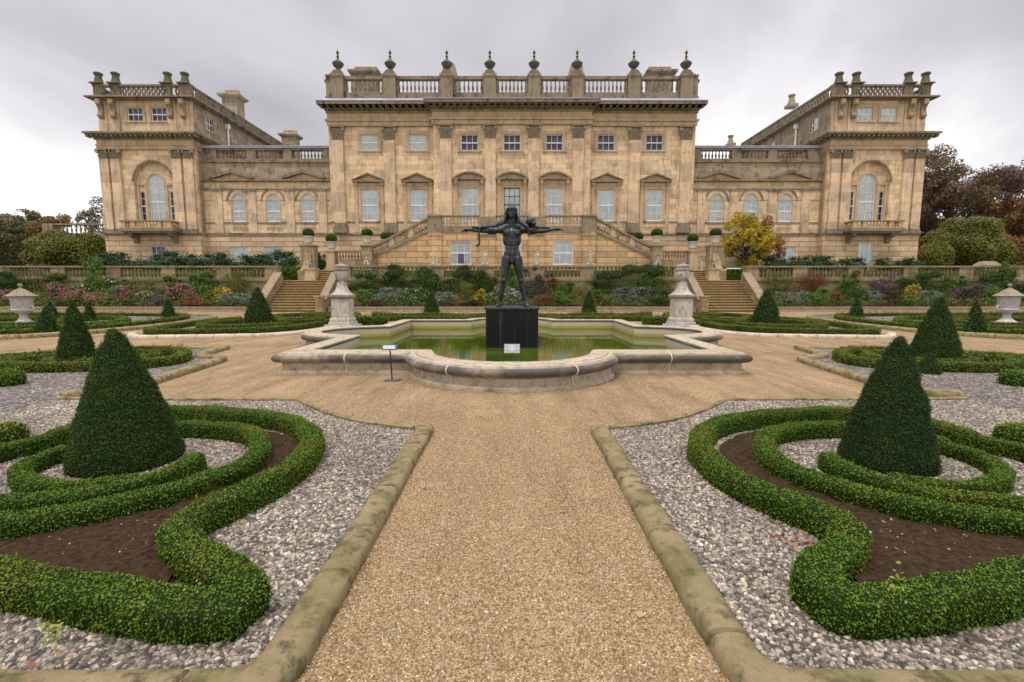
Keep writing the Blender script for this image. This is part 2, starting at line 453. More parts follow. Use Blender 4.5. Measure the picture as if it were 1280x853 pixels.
def granite():
    m, nt, b, o = new_mat('polished_black_granite'); k = NB(nt); p = k.coord('Object')
    sp = k.voronoi(p, 26); d = k.ramp(sp.outputs['Distance'], [(0.0, 1.0), (0.16, 0.0)])
    rnd = k.ramp(k.sep(sp.outputs['Color'])[0], [(0.72, 0.0), (0.8, 1.0)])
    x, y, z = k.sep(p)
    st = k.noise(k.comb(k.math('MULTIPLY', x, 7), k.math('MULTIPLY', y, 7), k.math('MULTIPLY', z, 0.25)), 1.6, 4)
    col = k.mix(k.math('MULTIPLY', k.math('MULTIPLY', d, rnd), 0.8), (0.008, 0.008, 0.011), (0.30, 0.31, 0.30))
    col = k.mix(k.math('MULTIPLY', k.ramp(st, [(0.58, 0.0), (0.75, 1.0)]), 0.22), col, (0.22, 0.22, 0.22))
    nt.links.new(col, b.inputs['Base Color']); b.inputs['Roughness'].default_value = 0.22; b.inputs['Specular IOR Level'].default_value = 0.25
    return m
M_GRANITE = granite()
def water():
    m, nt, b, o = new_mat('green_pond_water'); k = NB(nt); p = k.pos()
    n = k.noise(p, 0.8, 4); col = k.mix(k.ramp(n, [(0.35, 0.0), (0.65, 1.0)]), (0.030, 0.060, 0.001), (0.075, 0.100, 0.002))
    nt.links.new(col, b.inputs['Base Color']); b.inputs['Roughness'].default_value = 0.02; b.inputs['IOR'].default_value = 1.33
    b.inputs['Specular IOR Level'].default_value = 0.5
    rp = k.noise(k.mapping(p, (1, 2.2, 1)), 5, 3, 0.5)
    nt.links.new(k.bump(rp, 0.05, 0.02), b.inputs['Normal'])
    return m
M_WATER = water()
def glass():
    m, nt, b, o = new_mat('old_window_glass'); k = NB(nt); N = nt.nodes; L = nt.links
    N.remove(b); g = N.new('ShaderNodeBsdfGlossy'); t = N.new('ShaderNodeBsdfTransparent'); mx = N.new('ShaderNodeMixShader'); fr = N.new('ShaderNodeFresnel')
    fr.inputs['IOR'].default_value = 1.5; g.inputs['Roughness'].default_value = 0.03
    bm_ = k.bump(k.noise(k.pos(), 2.2, 2), 0.12, 0.05); L.new(bm_, g.inputs['Normal'])
    t.inputs['Color'].default_value = (0.96, 0.99, 1.0, 1)
    L.new(fr.outputs[0], mx.inputs[0]); L.new(t.outputs[0], mx.inputs[1]); L.new(g.outputs[0], mx.inputs[2]); L.new(mx.outputs[0], o.inputs[0])
    return m
M_GLASS = glass()
M_BLIND = simple('holland_blind', (0.86, 0.93, 0.90), 0.8, 0, 0.2, 0.12, 1.2)
M_BLINDB = simple('pale_lower_blind', (0.95, 0.95, 0.95), 0.8, 0, 0.2, 0.2, 2.5)
M_DIMROOM = simple('dim_room_colour', (0.16, 0.15, 0.24), 0.9, 0, 0.2, 0.5, 2.5)  # dark panel colour standing in for the dim room behind open panes
M_PURP = simple('purple_panel', (0.20, 0.12, 0.33), 0.8)

def leafmat(name, cols, clump=None, rough=0.5, trans=0.25, cs=1.5, spec=0.35, brown=0.0):
    "colour varies leaf by leaf (random per island) and in broad clumps"
    m, nt, b, o = new_mat(name); k = NB(nt)
    g = nt.nodes.new('ShaderNodeNewGeometry'); r = g.outputs['Random Per Island']
    stops = [(i / max(1, len(cols) - 1), c) for i, c in enumerate(cols)]
    col = k.ramp(r, stops)
    if clump:
        n = k.noise(g.outputs['Position'], cs, 4, 0.6)
        col = k.mix(k.math('MULTIPLY', k.ramp(n, [(0.50, 0.0), (0.68, 1.0)]), clump[1]), col, clump[0])
    if brown:
        n2 = k.noise(g.outputs['Position'], cs * 2.3, 5, 0.65)
        col = k.mix(k.math('MULTIPLY', k.ramp(n2, [(0.56, 0.0), (0.70, 1.0)]), brown), col, (0.105, 0.075, 0.022))
    nt.links.new(col, b.inputs['Base Color']); b.inputs['Roughness'].default_value = rough; b.inputs['Specular IOR Level'].default_value = spec
    if trans:
        t = nt.nodes.new('ShaderNodeBsdfTranslucent'); nt.links.new(col, t.inputs[0])
        mx = nt.nodes.new('ShaderNodeMixShader'); mx.inputs[0].default_value = trans
        nt.links.new(b.outputs[0], mx.inputs[1]); nt.links.new(t.outputs[0], mx.inputs[2]); nt.links.new(mx.outputs[0], o.inputs[0])
    return m
M_BOX = leafmat('box_leaves', [(0.040, 0.088, 0.006), (0.070, 0.140, 0.009), (0.100, 0.185, 0.012), (0.150, 0.240, 0.018)], ((0.20, 0.20, 0.015), 0.7), cs=1.7, spec=0.2, rough=0.6, brown=0.7, trans=0.12)
M_BOXFAR = leafmat('far_box_leaves', [(0.045, 0.075, 0.008), (0.085, 0.125, 0.012), (0.13, 0.17, 0.018), (0.18, 0.21, 0.028)], ((0.20, 0.19, 0.02), 0.6), cs=.5, spec=0.2, rough=0.6, brown=0.5, trans=0.1)
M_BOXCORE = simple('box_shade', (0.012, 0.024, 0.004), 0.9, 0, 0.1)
M_YEW = leafmat('yew_needles', [(0.024, 0.052, 0.006), (0.042, 0.085, 0.008), (0.070, 0.120, 0.012)], ((0.080, 0.088, 0.012), 0.55), cs=4, spec=0.2, rough=0.6)
M_YEWBR = leafmat('yew_needles_browned', [(0.018, 0.046, 0.010), (0.030, 0.068, 0.013), (0.05, 0.085, 0.017)], ((0.13, 0.085, 0.020), 0.4), cs=4.2, spec=0.2, rough=0.6)
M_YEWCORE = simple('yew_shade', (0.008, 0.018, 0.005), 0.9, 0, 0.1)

# ------------------------------------------------------------------ foliage engine
def leaf_quads(P, Nn, size, aspect=0.55, spread=0.9, out=0.35, rs=None, updir=0.0, curl=0.0, face=0.75):
    "P, Nn: (n,3) points and outward normals -> vertices (4n,3) of rhombic leaves"
    rs = rs or rng
    n = len(P)
    d = Nn * out + rs.normal(size=(n, 3)) * spread * 0.6
    d[:, 2] += updir
    d /= np.linalg.norm(d, axis=1, keepdims=True) + 1e-9
    q = rs.normal(size=(n, 3)) * (1 - face) + Nn * face * 1.3; w = np.cross(d, q); w /= np.linalg.norm(w, axis=1, keepdims=True) + 1e-9
    L = (size * rs.uniform(0.65, 1.35, n))[:, None]
    W = L * aspect * 0.5
    base = P - d * L * 0.35
    tip = base + d * L
    mid = base + d * L * 0.5
    V = np.stack([base, mid + w * W, tip, mid - w * W], axis=1)
    return V.reshape(-1, 3)
def quads_mesh(name, V, base_v=None, base_f=None, core_idx=1):
    "mesh of quads V (4n,3) plus an optional base mesh of quads/tris as second material"
    n = len(V) // 4
    bv = np.zeros((0, 3)) if base_v is None else np.asarray(base_v, float)
    bf = [] if base_f is None else base_f
    me = bpy.data.meshes.new(name)
    allv = np.vstack([V, bv]).astype(np.float32)
    sizes = np.array([4] * n + [len(f) for f in bf], dtype=np.int32)
    loops = np.concatenate([np.arange(4 * n, dtype=np.int32)] + [np.asarray(f, dtype=np.int32) + 4 * n for f in bf]) if bf else np.arange(4 * n, dtype=np.int32)
    starts = np.concatenate([[0], np.cumsum(sizes)[:-1]]).astype(np.int32)
    me.vertices.add(len(allv)); me.vertices.foreach_set('co', allv.ravel())
    me.loops.add(len(loops)); me.loops.foreach_set('vertex_index', loops)
    me.polygons.add(len(sizes)); me.polygons.foreach_set('loop_start', starts); me.polygons.foreach_set('loop_total', sizes)
    if bf:
        mi = np.zeros(len(sizes), dtype=np.int32); mi[n:] = core_idx
        me.polygons.foreach_set('material_index', mi)
    me.update(calc_edges=True)
    return me
def tri_arrays(vs, fs):
    V = np.asarray(vs, float); T = []
    for f in fs:
        for k in range(1, len(f) - 1): T.append((f[0], f[k], f[k + 1]))
    return V, np.asarray(T)
def sample_surface(V, T, n, rs=None):
    rs = rs or rng
    a, b, c = V[T[:, 0]], V[T[:, 1]], V[T[:, 2]]
    cr = np.cross(b - a, c - a); ar = np.linalg.norm(cr, axis=1); nn = cr / (ar[:, None] + 1e-12)
    idx = rs.choice(len(T), n, p=ar / ar.sum())
    u, v = rs.random(n), rs.random(n); m = u + v > 1; u[m] = 1 - u[m]; v[m] = 1 - v[m]
    return a[idx] + (b - a)[idx] * u[:, None] + (c - a)[idx] * v[:, None], nn[idx], ar.sum() * 0.5
def surf_area(V, T):
    a, b, c = V[T[:, 0]], V[T[:, 1]], V[T[:, 2]]
    return np.linalg.norm(np.cross(b - a, c - a), axis=1).sum() * 0.5
def bumpy(vs, amp, freq, seed=0.0):
    out = []
    for v in vs:
        p = Vector((v[0] * freq + seed, v[1] * freq - seed, v[2] * freq))
        n = mnoise.noise_vector(p)
        out.append((v[0] + n.x * amp, v[1] + n.y * amp, v[2] + n.z * amp * 0.6))
    return out

def hedge_mesh(path, w=0.30, h=0.27, leaf=0.018, dens=5200, z0=0.0, amp=0.02, step=0.07, closed=False):
    pts = spline(path, step, closed) if len(path) > 2 or closed else spline(path, step)
    mb = MB(); r = w / 2
    prof = [(-r * .90, z0), (-r * .97, z0 + h * .35), (-r, z0 + h * .80), (-r * .90, z0 + h * .95), (-r * .55, z0 + h), (r * .55, z0 + h), (r * .90, z0 + h * .95), (r, z0 + h * .80), (r * .97, z0 + h * .35), (r * .90, z0)]
    mb.sweep(pts, prof, closed)
    if not closed:      # rounded ends
        for end, nxt in ((pts[0], pts[1]), (pts[-1], pts[-2])):
            mb.lathe(end[0], end[1], [(r * .92, z0), (r, z0 + h * .35), (r * .97, z0 + h * .72), (r * .75, z0 + h * .94), (r * .2, z0 + h)], 12)
    vs = bumpy(bumpy(mb.v, amp, 3.2, 3.1), amp * .45, 11.0, 7.7)
    me0 = bpy.data.meshes.new('tmp'); me0.from_pydata(vs, [], mb.f)
    bm = bmesh.new(); bm.from_mesh(me0); bmesh.ops.recalc_face_normals(bm, faces=bm.faces); bm.to_mesh(me0); bm.free()
    V0 = [tuple(v.co) for v in me0.vertices]; F0 = [tuple(p.vertices) for p in me0.polygons]; bpy.data.meshes.remove(me0)
    V, T = tri_arrays(V0, F0)
    A = surf_area(V, T); n = int(A * dens)
    P, Nn, _ = sample_surface(V, T, n)
    keep = P[:, 2] > z0 + 0.004
    P, Nn = P[keep], Nn[keep]
    P = P + Nn * (rng.random(len(P)) ** 1.5 * leaf * 0.9)[:, None]
    Q = leaf_quads(P, Nn, leaf, 0.62, 0.95, 0.38)
    # tufts that the shears missed
    kt = max(3, int(A * 14)); ti = rng.choice(len(P), kt)
    tv = []
    for i in ti:
        if Nn[i][2] < 0.2: continue
        m = rng.integers(4, 16)
        c = P[i] + rng.normal(size=(m, 3)) * leaf * 0.8 + np.array([0, 0, 1]) * (rng.random(m) * leaf * 2.2)[:, None]
        tv.append(leaf_quads(c, np.tile([0, 0, 1.0], (m, 1)), leaf * 1.1, 0.6, 0.8, 0.6))
    if tv: Q = np.vstack([Q] + tv)
    # core coloured near black: shade between the leaves put into its colour
    return Q, V0, F0
def hedge(label, path, group, name='box_hedge', mats=None, cat='hedge', **kw):
    Q, V0, F0 = hedge_mesh(path, **kw)
    me = quads_mesh(name, Q, V0, F0)
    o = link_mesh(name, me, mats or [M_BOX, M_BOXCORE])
    return tag(o, label, cat, group)

def cone_mesh(r, h, leaf, dens, seed=0, prof=None, z0=0.0, amp=0.03, n=36, lean=(0, 0)):
    prof = prof or [(0.95, 0.0), (1.0, 0.05), (0.92, 0.19), (0.78, 0.37), (0.62, 0.54), (0.45, 0.70), (0.30, 0.83), (0.19, 0.92), (0.10, 0.98), (0.02, 1.0)]
    fine = []
    for (a, b), (c, d) in zip(prof, prof[1:]):
        for j in range(4):
            t = j / 4; fine.append((a + (c - a) * t, b + (d - b) * t))
    fine.append(prof[-1])
    mb = MB(); mb.lathe(0, 0, [(r * a, z0 + h * b) for a, b in fine], n)
    vs = []
    for v in bumpy(bumpy(mb.v, amp, 3.0 / max(0.4, r), seed * 7.3), amp * .5, 9.0 / max(.4, r), seed):
        t = (v[2] - z0) / h
        vs.append((v[0] + lean[0] * t * t, v[1] + lean[1] * t * t, v[2]))
    V, T = tri_arrays(vs, mb.f)
    nn = int(surf_area(V, T) * dens)
    P, Nn, _ = sample_surface(V, T, nn)
    c = np.array([0, 0, z0 + h * 0.4]); flip = ((P - c) * Nn).sum(1) < 0; Nn[flip] *= -1
    keep = P[:, 2] > z0 + 0.003; P, Nn = P[keep], Nn[keep]
    P = P + Nn * (rng.random(len(P)) ** 2 * leaf)[:, None]
    return leaf_quads(P, Nn, leaf, 0.46, 0.9, 0.42), vs, mb.f
def topiary(label, x, y, r, h, leaf, dens, seed, mats=None, group='clipped yew cones of the parterre', lean=(0, 0), amp=0.03):
    Q, V0, F0 = cone_mesh(r, h, leaf, dens, seed, lean=lean, amp=amp)
    me = quads_mesh('topiary_cone', Q, V0, F0)
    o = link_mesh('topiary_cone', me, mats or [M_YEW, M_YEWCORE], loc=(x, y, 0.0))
    return tag(o, label, 'topiary', group)

def blob_points(blobs, n, shell=0.55, fray=0.0):
    "random points in the outer part of a set of ellipsoids, with outward normals"
    vol = np.array([b[3] * b[4] + b[3] * b[5] + b[4] * b[5] for b in blobs]); vol = vol / vol.sum()
    idx = rng.choice(len(blobs), n, p=vol)
    B = np.array(blobs)[idx]
    d = rng.normal(size=(n, 3)); d /= np.linalg.norm(d, axis=1, keepdims=True)
    rad = (shell + (1 - shell) * rng.random(n) ** 0.6) * (1 + fray * rng.random(n) ** 4)
    P = B[:, :3] + d * B[:, 3:6] * rad[:, None]
    return P, d
def blob_core(blobs, k=0.62, nz=8):
    mb = MB()
    for b in blobs:
        mb.ball(b[:3], (b[3] * k, b[4] * k, b[5] * k), 10, 7)
    return bumpy(mb.v, 0.10 * min(b[3] for b in blobs), 1.2 / max(0.2, min(b[3] for b in blobs)), 1.7), mb.f
def shrub_blobs(w, h, d, lumps, seed):
    rs = np.random.default_rng(seed); B = [(0, 0, h * 0.40, w * 0.36, d * 0.36, h * 0.40)]
    for _ in range(lumps):
        a = rs.uniform(0, 2 * math.pi); q = rs.uniform(0.25, 0.62)
        s = rs.uniform(0.14, 0.40)
        zc = rs.uniform(0.30, 0.92) * h
        taper = 1 - 0.35 * (zc / h)
        B.append((math.cos(a) * q * w * 0.6 * taper, math.sin(a) * q * d * 0.6 * taper, zc, s * w * .55, s * d * .55, s * h * .5))
    return B
def shrub(name, label, cat, x, y, z, w, h, mat, leaf=0.09, n=900, lumps=7, seed=0, d=None, aspect=0.5, core=None, spread=0.9, up=0.0,
          flowers=None, group=None, part_name='blossom', airy=False):
    d = d or min(w, 1.1)
    B = shrub_blobs(w, h, d, lumps, seed + 1)
    P, Nn = blob_points(B, int(n * 1.3), 0.2 if airy else 0.5, 0.6)
    ok = P[:, 2] > 0.02; P, Nn = P[ok], Nn[ok]
    Q = leaf_quads(P, Nn, leaf, aspect, spread, 0.5, updir=up)
    if airy: me = quads_mesh(name, Q); mats = [mat]
    else:
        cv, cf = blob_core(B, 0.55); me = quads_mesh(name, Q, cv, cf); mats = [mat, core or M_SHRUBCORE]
    o = link_mesh(name, me, mats, loc=(x, y, z)); tag(o, label, cat, group)
    if flowers:
        fm, fn, fs = flowers
        P, Nn = blob_points(B, fn, 0.92); ok = (P[:, 2] > h * 0.35); P, Nn = P[ok] * 1.03, Nn[ok]
        f = link_mesh(part_name, quads_mesh(part_name, leaf_quads(P, Nn, fs, 0.9, 0.8, 0.8)), fm, parent=o)
    return o
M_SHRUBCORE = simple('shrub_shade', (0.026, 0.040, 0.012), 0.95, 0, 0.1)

def tree(name, label, x, y, z, H, crown_r, mat, leaf, n, seed, trunk_r=0.3, trunk_h=0.3, crown_sq=0.8, blobs=26, openness=0.5, group=None, barkm=None, core=False):
    rs = np.random.default_rng(seed)
    root = thing(name, label, 'tree', (x, y, z), 0, group)
    cz = H * (trunk_h + (1 - trunk_h) * 0.5); ry = H * (1 - trunk_h) * 0.5
    mb = MB(); base = Vector((0, 0, 0)); top = Vector((rs.uniform(-.3, .3), rs.uniform(-.3, .3), H * 0.78))
    tp = [base, base.lerp(top, .3) + Vector((.1, 0, 0)), base.lerp(top, .65), top]
    mb.tube([tuple(p) for p in tp], [trunk_r * 1.2, trunk_r * .85, trunk_r * .5, trunk_r * .12], 8)
    B = []
    for i in range(blobs):
        while True:
            v = rs.uniform(-1, 1, 3)
            if 0.15 < np.linalg.norm(v) < 1: break
        v = v / np.linalg.norm(v) * (0.45 + 0.5 * rs.random())
        s = rs.uniform(0.16, 0.34)
        c = Vector((v[0] * crown_r, v[1] * crown_r, cz + v[2] * ry))
        B.append((c.x, c.y, c.z, s * crown_r, s * crown_r, s * ry * crown_sq))
        t = min(0.95, max(0.25, (c.z - crown_r * 0.45) / (H * 0.78)))
        st = base.lerp(top, t * 0.85)
        mid = st.lerp(c, 0.5) + Vector((0, 0, -0.03 * H * rs.random()))
        rr = trunk_r * (1 - t) * 0.55 + 0.03
        mb.tube([tuple(st), tuple(mid), tuple(c)], [rr, rr * .6, rr * .2], 5)
        for _ in range(3):      # twigs
            dd = Vector(rs.uniform(-1, 1, 3)) * s * crown_r
            mb.tube([tuple(mid.lerp(c, .6)), tuple(c + dd)], [rr * .3, 0.012], 4)
    P, Nn = blob_points(B, n, openness)
    keep = mnoise_mask(P, 1.0 / (crown_r * 0.22), -0.12)
    P, Nn = P[keep], Nn[keep]
    mb.build('trunk', barkm or M_BARK, root)
    Q = leaf_quads(P, Nn, leaf, 0.6, 1.0, 0.3)
    if core:
        cv, cf = blob_core(B, 0.6); link_mesh('crown', quads_mesh('crown', Q, cv, cf), [mat, M_SHRUBCORE], root)
    else: link_mesh('crown', quads_mesh('crown', Q), mat, root)
    return root
def mnoise_mask(P, f, thr):
    return np.array([mnoise.noise(Vector((p[0] * f, p[1] * f, p[2] * f))) > thr for p in P])

def ccw(pts):
    a = sum(p[0] * q[1] - q[0] * p[1] for p, q in zip(pts, pts[1:] + pts[:1]))
    return list(pts) if a > 0 else list(pts)[::-1]
def flat_poly(name, pts, z, mat, kind='structure', thick=0.0, extra=None):
    me = bpy.data.meshes.new(name); bm = bmesh.new(); pts = ccw(pts)
    vs = [bm.verts.new((p[0], p[1], z)) for p in pts]
    f = bm.faces.new(vs); f.normal_update()
    if f.normal.z < 0: f.normal_flip()
    bmesh.ops.triangulate(bm, faces=bm.faces)
    bm.to_mesh(me); bm.free()
    for p in me.polygons:
        pass
    o = link_mesh(name, me, mat); o['kind'] = kind
    return o

# ------------------------------------------------------------------ ground
def gravel_mat():
    m, nt, b, o = new_mat('buff_path_gravel'); k = NB(nt); p = k.pos()
    v1 = k.voronoi(p, 75); v2 = k.voronoi(p, 125)
    r = k.sep(v1.outputs['Color'])
    big = k.noise(p, 0.55, 5, 0.6); mid = k.noise(p, 4, 4, 0.6)
    c = k.ramp(r[0], [(0.0, (0.14, 0.078, 0.032)), (0.25, (0.30, 0.19, 0.09)), (0.5, (0.39, 0.275, 0.135)), (0.72, (0.47, 0.35, 0.19)), (0.86, (0.58, 0.45, 0.29)), (0.93, (0.25, 0.21, 0.17)), (1.0, (0.68, 0.59, 0.45))])
    c = k.mix(0.3, c, k.ramp(k.sep(v2.outputs['Color'])[1], [(0.0, (0.24, 0.14, 0.06)), (1.0, (0.62, 0.46, 0.27))]))
    c = k.mix(k.math('MULTIPLY', k.ramp(v1.outputs['Distance'], [(0.35, 0.0), (0.75, 1.0)]), 0.55), c, (0.13, 0.075, 0.035))
    c = k.mix(1.0, c, k.ramp(big, [(0.25, (0.74, 0.71, 0.69)), (0.5, (1, 1, 1)), (0.75, (1.16, 1.17, 1.2))]), 'MULTIPLY')
    wear = k.noise(k.mapping(p, (2.2, 0.35, 1)), 1.3, 5, 0.65)
    c = k.mix(1.0, c, k.ramp(wear, [(0.32, (0.70, 0.66, 0.62)), (0.52, (1, 1, 1)), (0.7, (1.16, 1.16, 1.18))]), 'MULTIPLY')
    c = k.mix(1.0, c, k.ramp(mid, [(0.3, (0.90, 0.88, 0.86)), (0.7, (1.08, 1.08, 1.08))]), 'MULTIPLY')
    nt.links.new(c, b.inputs['Base Color']); b.inputs['Roughness'].default_value = 0.85; b.inputs['Specular IOR Level'].default_value = 0.25
    h = k.math('SUBTRACT', 1.0, v1.outputs['Distance'])
    nt.links.new(k.bump(k.math('ADD', h, k.math('MULTIPLY', mid, 0.6)), 0.9, 0.012), b.inputs['Normal'])
    return m
M_GRAVEL = gravel_mat()
def chip_mat():
    m, nt, b, o = new_mat('grey_stone_chippings'); k = NB(nt); p = k.pos()
    v1 = k.voronoi(p, 30); r = k.sep(v1.outputs['Color']); big = k.noise(p, 0.9, 5, 0.6)
    c = k.ramp(r[0], [(0.0, (0.085, 0.070, 0.060)), (0.35, (0.19, 0.16, 0.135)), (0.65, (0.31, 0.265, 0.215)), (0.88, (0.48, 0.42, 0.345)), (1.0, (0.70, 0.64, 0.55))])
    c = k.mix(k.ramp(v1.outputs['Distance'], [(0.3, 0.0), (0.7, 0.85)]), c, (0.035, 0.03, 0.028))
    c = k.mix(1.0, c, k.ramp(big, [(0.3, (0.78, 0.76, 0.77)), (0.7, (1.15, 1.13, 1.1))]), 'MULTIPLY')
    nt.links.new(c, b.inputs['Base Color']); b.inputs['Roughness'].default_value = 0.8
    nt.links.new(k.bump(k.math('SUBTRACT', 1.0, v1.outputs['Distance']), 1.0, 0.03), b.inputs['Normal'])
    return m
M_CHIP = chip_mat()
def pebble_mat():
    m, nt, b, o = new_mat('loose_grey_stone'); k = NB(nt)
    oi = nt.nodes.new('ShaderNodeObjectInfo'); g = k.pos()
    big = k.noise(g, 1.1, 4, 0.6)
    c = k.ramp(oi.outputs['Random'], [(0.0, (0.085, 0.070, 0.058)), (0.3, (0.18, 0.152, 0.125)), (0.6, (0.28, 0.24, 0.19)), (0.82, (0.41, 0.355, 0.28)), (0.94, (0.60, 0.54, 0.45)), (0.98, (0.34, 0.22, 0.13)), (1.0, (0.74, 0.69, 0.60))])
    c = k.mix(1.0, c, k.ramp(big, [(0.32, (0.66, 0.65, 0.64)), (0.68, (1.14, 1.12, 1.08))]), 'MULTIPLY')
    nt.links.new(c, b.inputs['Base Color']); b.inputs['Roughness'].default_value = 0.75
    return m
M_PEBBLE = pebble_mat()
def grit_mat():
    m, nt, b, o = new_mat('loose_buff_grit'); k = NB(nt)
    oi = nt.nodes.new('ShaderNodeObjectInfo')
    c = k.ramp(oi.outputs['Random'], [(0.0, (0.11, 0.06, 0.025)), (0.3, (0.25, 0.155, 0.07)), (0.6, (0.37, 0.26, 0.12)), (0.85, (0.51, 0.39, 0.22)), (0.93, (0.19, 0.16, 0.135)), (1.0, (0.70, 0.61, 0.46))])
    nt.links.new(c, b.inputs['Base Color']); b.inputs['Roughness'].default_value = 0.7
    return m
M_GRIT = grit_mat()

me = bpy.data.meshes.new('ground'); me.from_pydata([(-900, -300, -0.06), (900, -300, -0.06), (900, 1500, -0.06), (-900, 1500, -0.06)], [], [(0, 1, 2, 3)])
o = link_mesh('ground', me, M_GRASS); o['kind'] = 'structure'

# basin plan, anticlockwise seen from above: a square with a half-round lobe on each side
BX, BY0, BY1, BYC, LR = 4.42, 9.02, 19.45, 14.15, 1.95
def basin_plan(off=0.0, n=14):
    "outline of the wall base, offset inwards by -off"
    x, y0, y1, r = BX + off, BY0 - off, BY1 + off, LR + off
    cyf = y0 + 0.32 + off; cyb = y1 - 0.35 - off; cxl = -x + 0.40 + off; cxr = x - 0.40 - off
    pts = []
    def arc(cx, cy, a0, a1):
        return [(cx + r * math.cos(a0 + (a1 - a0) * i / n), cy + r * math.sin(a0 + (a1 - a0) * i / n)) for i in range(n + 1)]
    d = math.asin(min(.99, (cyf - y0) / r))
    pts.append((-x, y0)); pts += arc(0, cyf, math.pi + d, 2 * math.pi - d)
    pts.append((x, y0))
    d = math.asin(min(.99, (x - cxr) / r)); pts += arc(cxr, BYC, -math.pi / 2 + d, math.pi / 2 - d)
    pts.append((x, y1))
    d = math.asin(min(.99, (y1 - cyb) / r)); pts += arc(0, cyb, d, math.pi - d)
    pts.append((-x, y1))
    d = math.asin(min(.99, (x - cxr) / r)); pts += arc(cxl, BYC, math.pi / 2 + d, 3 * math.pi / 2 - d)
    return pts
BP0 = basin_plan(); BP = []
for _a, _b in zip(BP0, BP0[1:] + BP0[:1]):
    _n = max(1, int((Vector(_b) - Vector(_a)).length / 0.35)); BP += [tuple(Vector(_a).lerp(Vector(_b), _i / _n)) for _i in range(_n)]
# path sheet: one big gravel sheet with the basin cut out
def sheet_with_hole(name, outer, hole, z, mat, kind):
    bm = bmesh.new(); es = []
    for loop in (outer, hole):
        vs = [bm.verts.new((p[0], p[1], z)) for p in loop]
        es += [bm.edges.new((vs[i], vs[(i + 1) % len(vs)])) for i in range(len(vs))]
    bmesh.ops.triangle_fill(bm, edges=es, use_beauty=True)
    for f in bm.faces:
        if f.normal.z < 0: f.normal_flip()
    me = bpy.data.meshes.new(name); bm.to_mesh(me); bm.free()
    o = link_mesh(name, me, mat); o['kind'] = kind
    return o
flat_poly('gravel_path', [(-75, -8), (75, -8), (75, 37.9), (-75, 37.9)], 0.0, M_GRAVEL, 'structure')

basin = thing('pond_basin', 'large shallow stone fountain basin with half round lobes and blackened rounded rim', 'basin', (0, BYC, 0))
def rel(mb, ox, oy, oz=0): mb.v = [(x - ox, y - oy, z - oz) for x, y, z in mb.v]; return mb
mb = MB()
prof = [(0.0, -0.03), (0.03, -0.03), (0.03, 0.055), (0.0, 0.075), (-0.03, 0.10), (-0.04, 0.20), (-0.02, 0.215), (0.04, 0.23), (0.085, 0.26), (0.105, 0.30), (0.10, 0.34), (0.07, 0.372), (0.03, 0.385), (0.0, 0.39), (-0.005, 0.405), (-0.02, 0.412), (-0.085, 0.415), (-0.09, 0.395), (-0.105, 0.395), (-0.11, 0.417), (-0.40, 0.425), (-0.43, 0.41), (-0.43, 0.36)]
mb.sweep(BP, prof, closed=True); rel(mb, 0, BYC)
mb.build('coping', M_BASIN, basin, smooth=True)
mb = MB(); mb.sweep(BP, [(-0.40, -0.05), (-0.03, -0.05), (-0.05, 0.35), (-0.40, 0.35)], closed=True); rel(mb, 0, BYC)
mb.build('basin_wall', M_BASIN_IN, basin)
# pale mortar joints that cross the coping
for (jx, jy, ang) in [(-1.15, 7.42, -65), (1.15, 7.42, -115), (-3.15, 9.02, -90), (3.0, 9.02, -90), (-2.2, 19.4, 90), (2.3, 19.4, 90), (-5.75, 13.2, 205), (5.75, 13.2, -25), (-5.4, 15.6, 140), (5.4, 15.6, 40)]:
    d = Vector((math.cos(R(ang)), math.sin(R(ang))))
    pts = []
    # trace the profile outward-in at this station, 4 mm proud
    if abs(jx) < 1.5 and jy < 9: # on the front lobe
        cyf = BY0 + 0.32; d = Vector((jx, jy - cyf)).normalized(); base = Vector((0, cyf)) + d * LR
    elif abs(jx) > 5:
        cx = math.copysign(BX - 0.40, jx); d = Vector((jx - cx, jy - BYC)).normalized(); base = Vector((cx, BYC)) + d * LR
    else: d = Vector((0, -1 if jy < 14 else 1)); base = Vector((jx, BY0 if jy < 14 else BY1))
    path = [(base.x + d.x * (o_ + 0.003), base.y + d.y * (o_ + 0.003) - BYC, z_ + 0.003) for o_, z_ in prof[2:18]]
    MB().tube(path, 0.011, 5).build('mortar_joint', M_MORTAR, basin)
flat = flat_poly('pond_water', [(x, y) for x, y in basin_plan(-0.38)], 0.055, M_WATER)

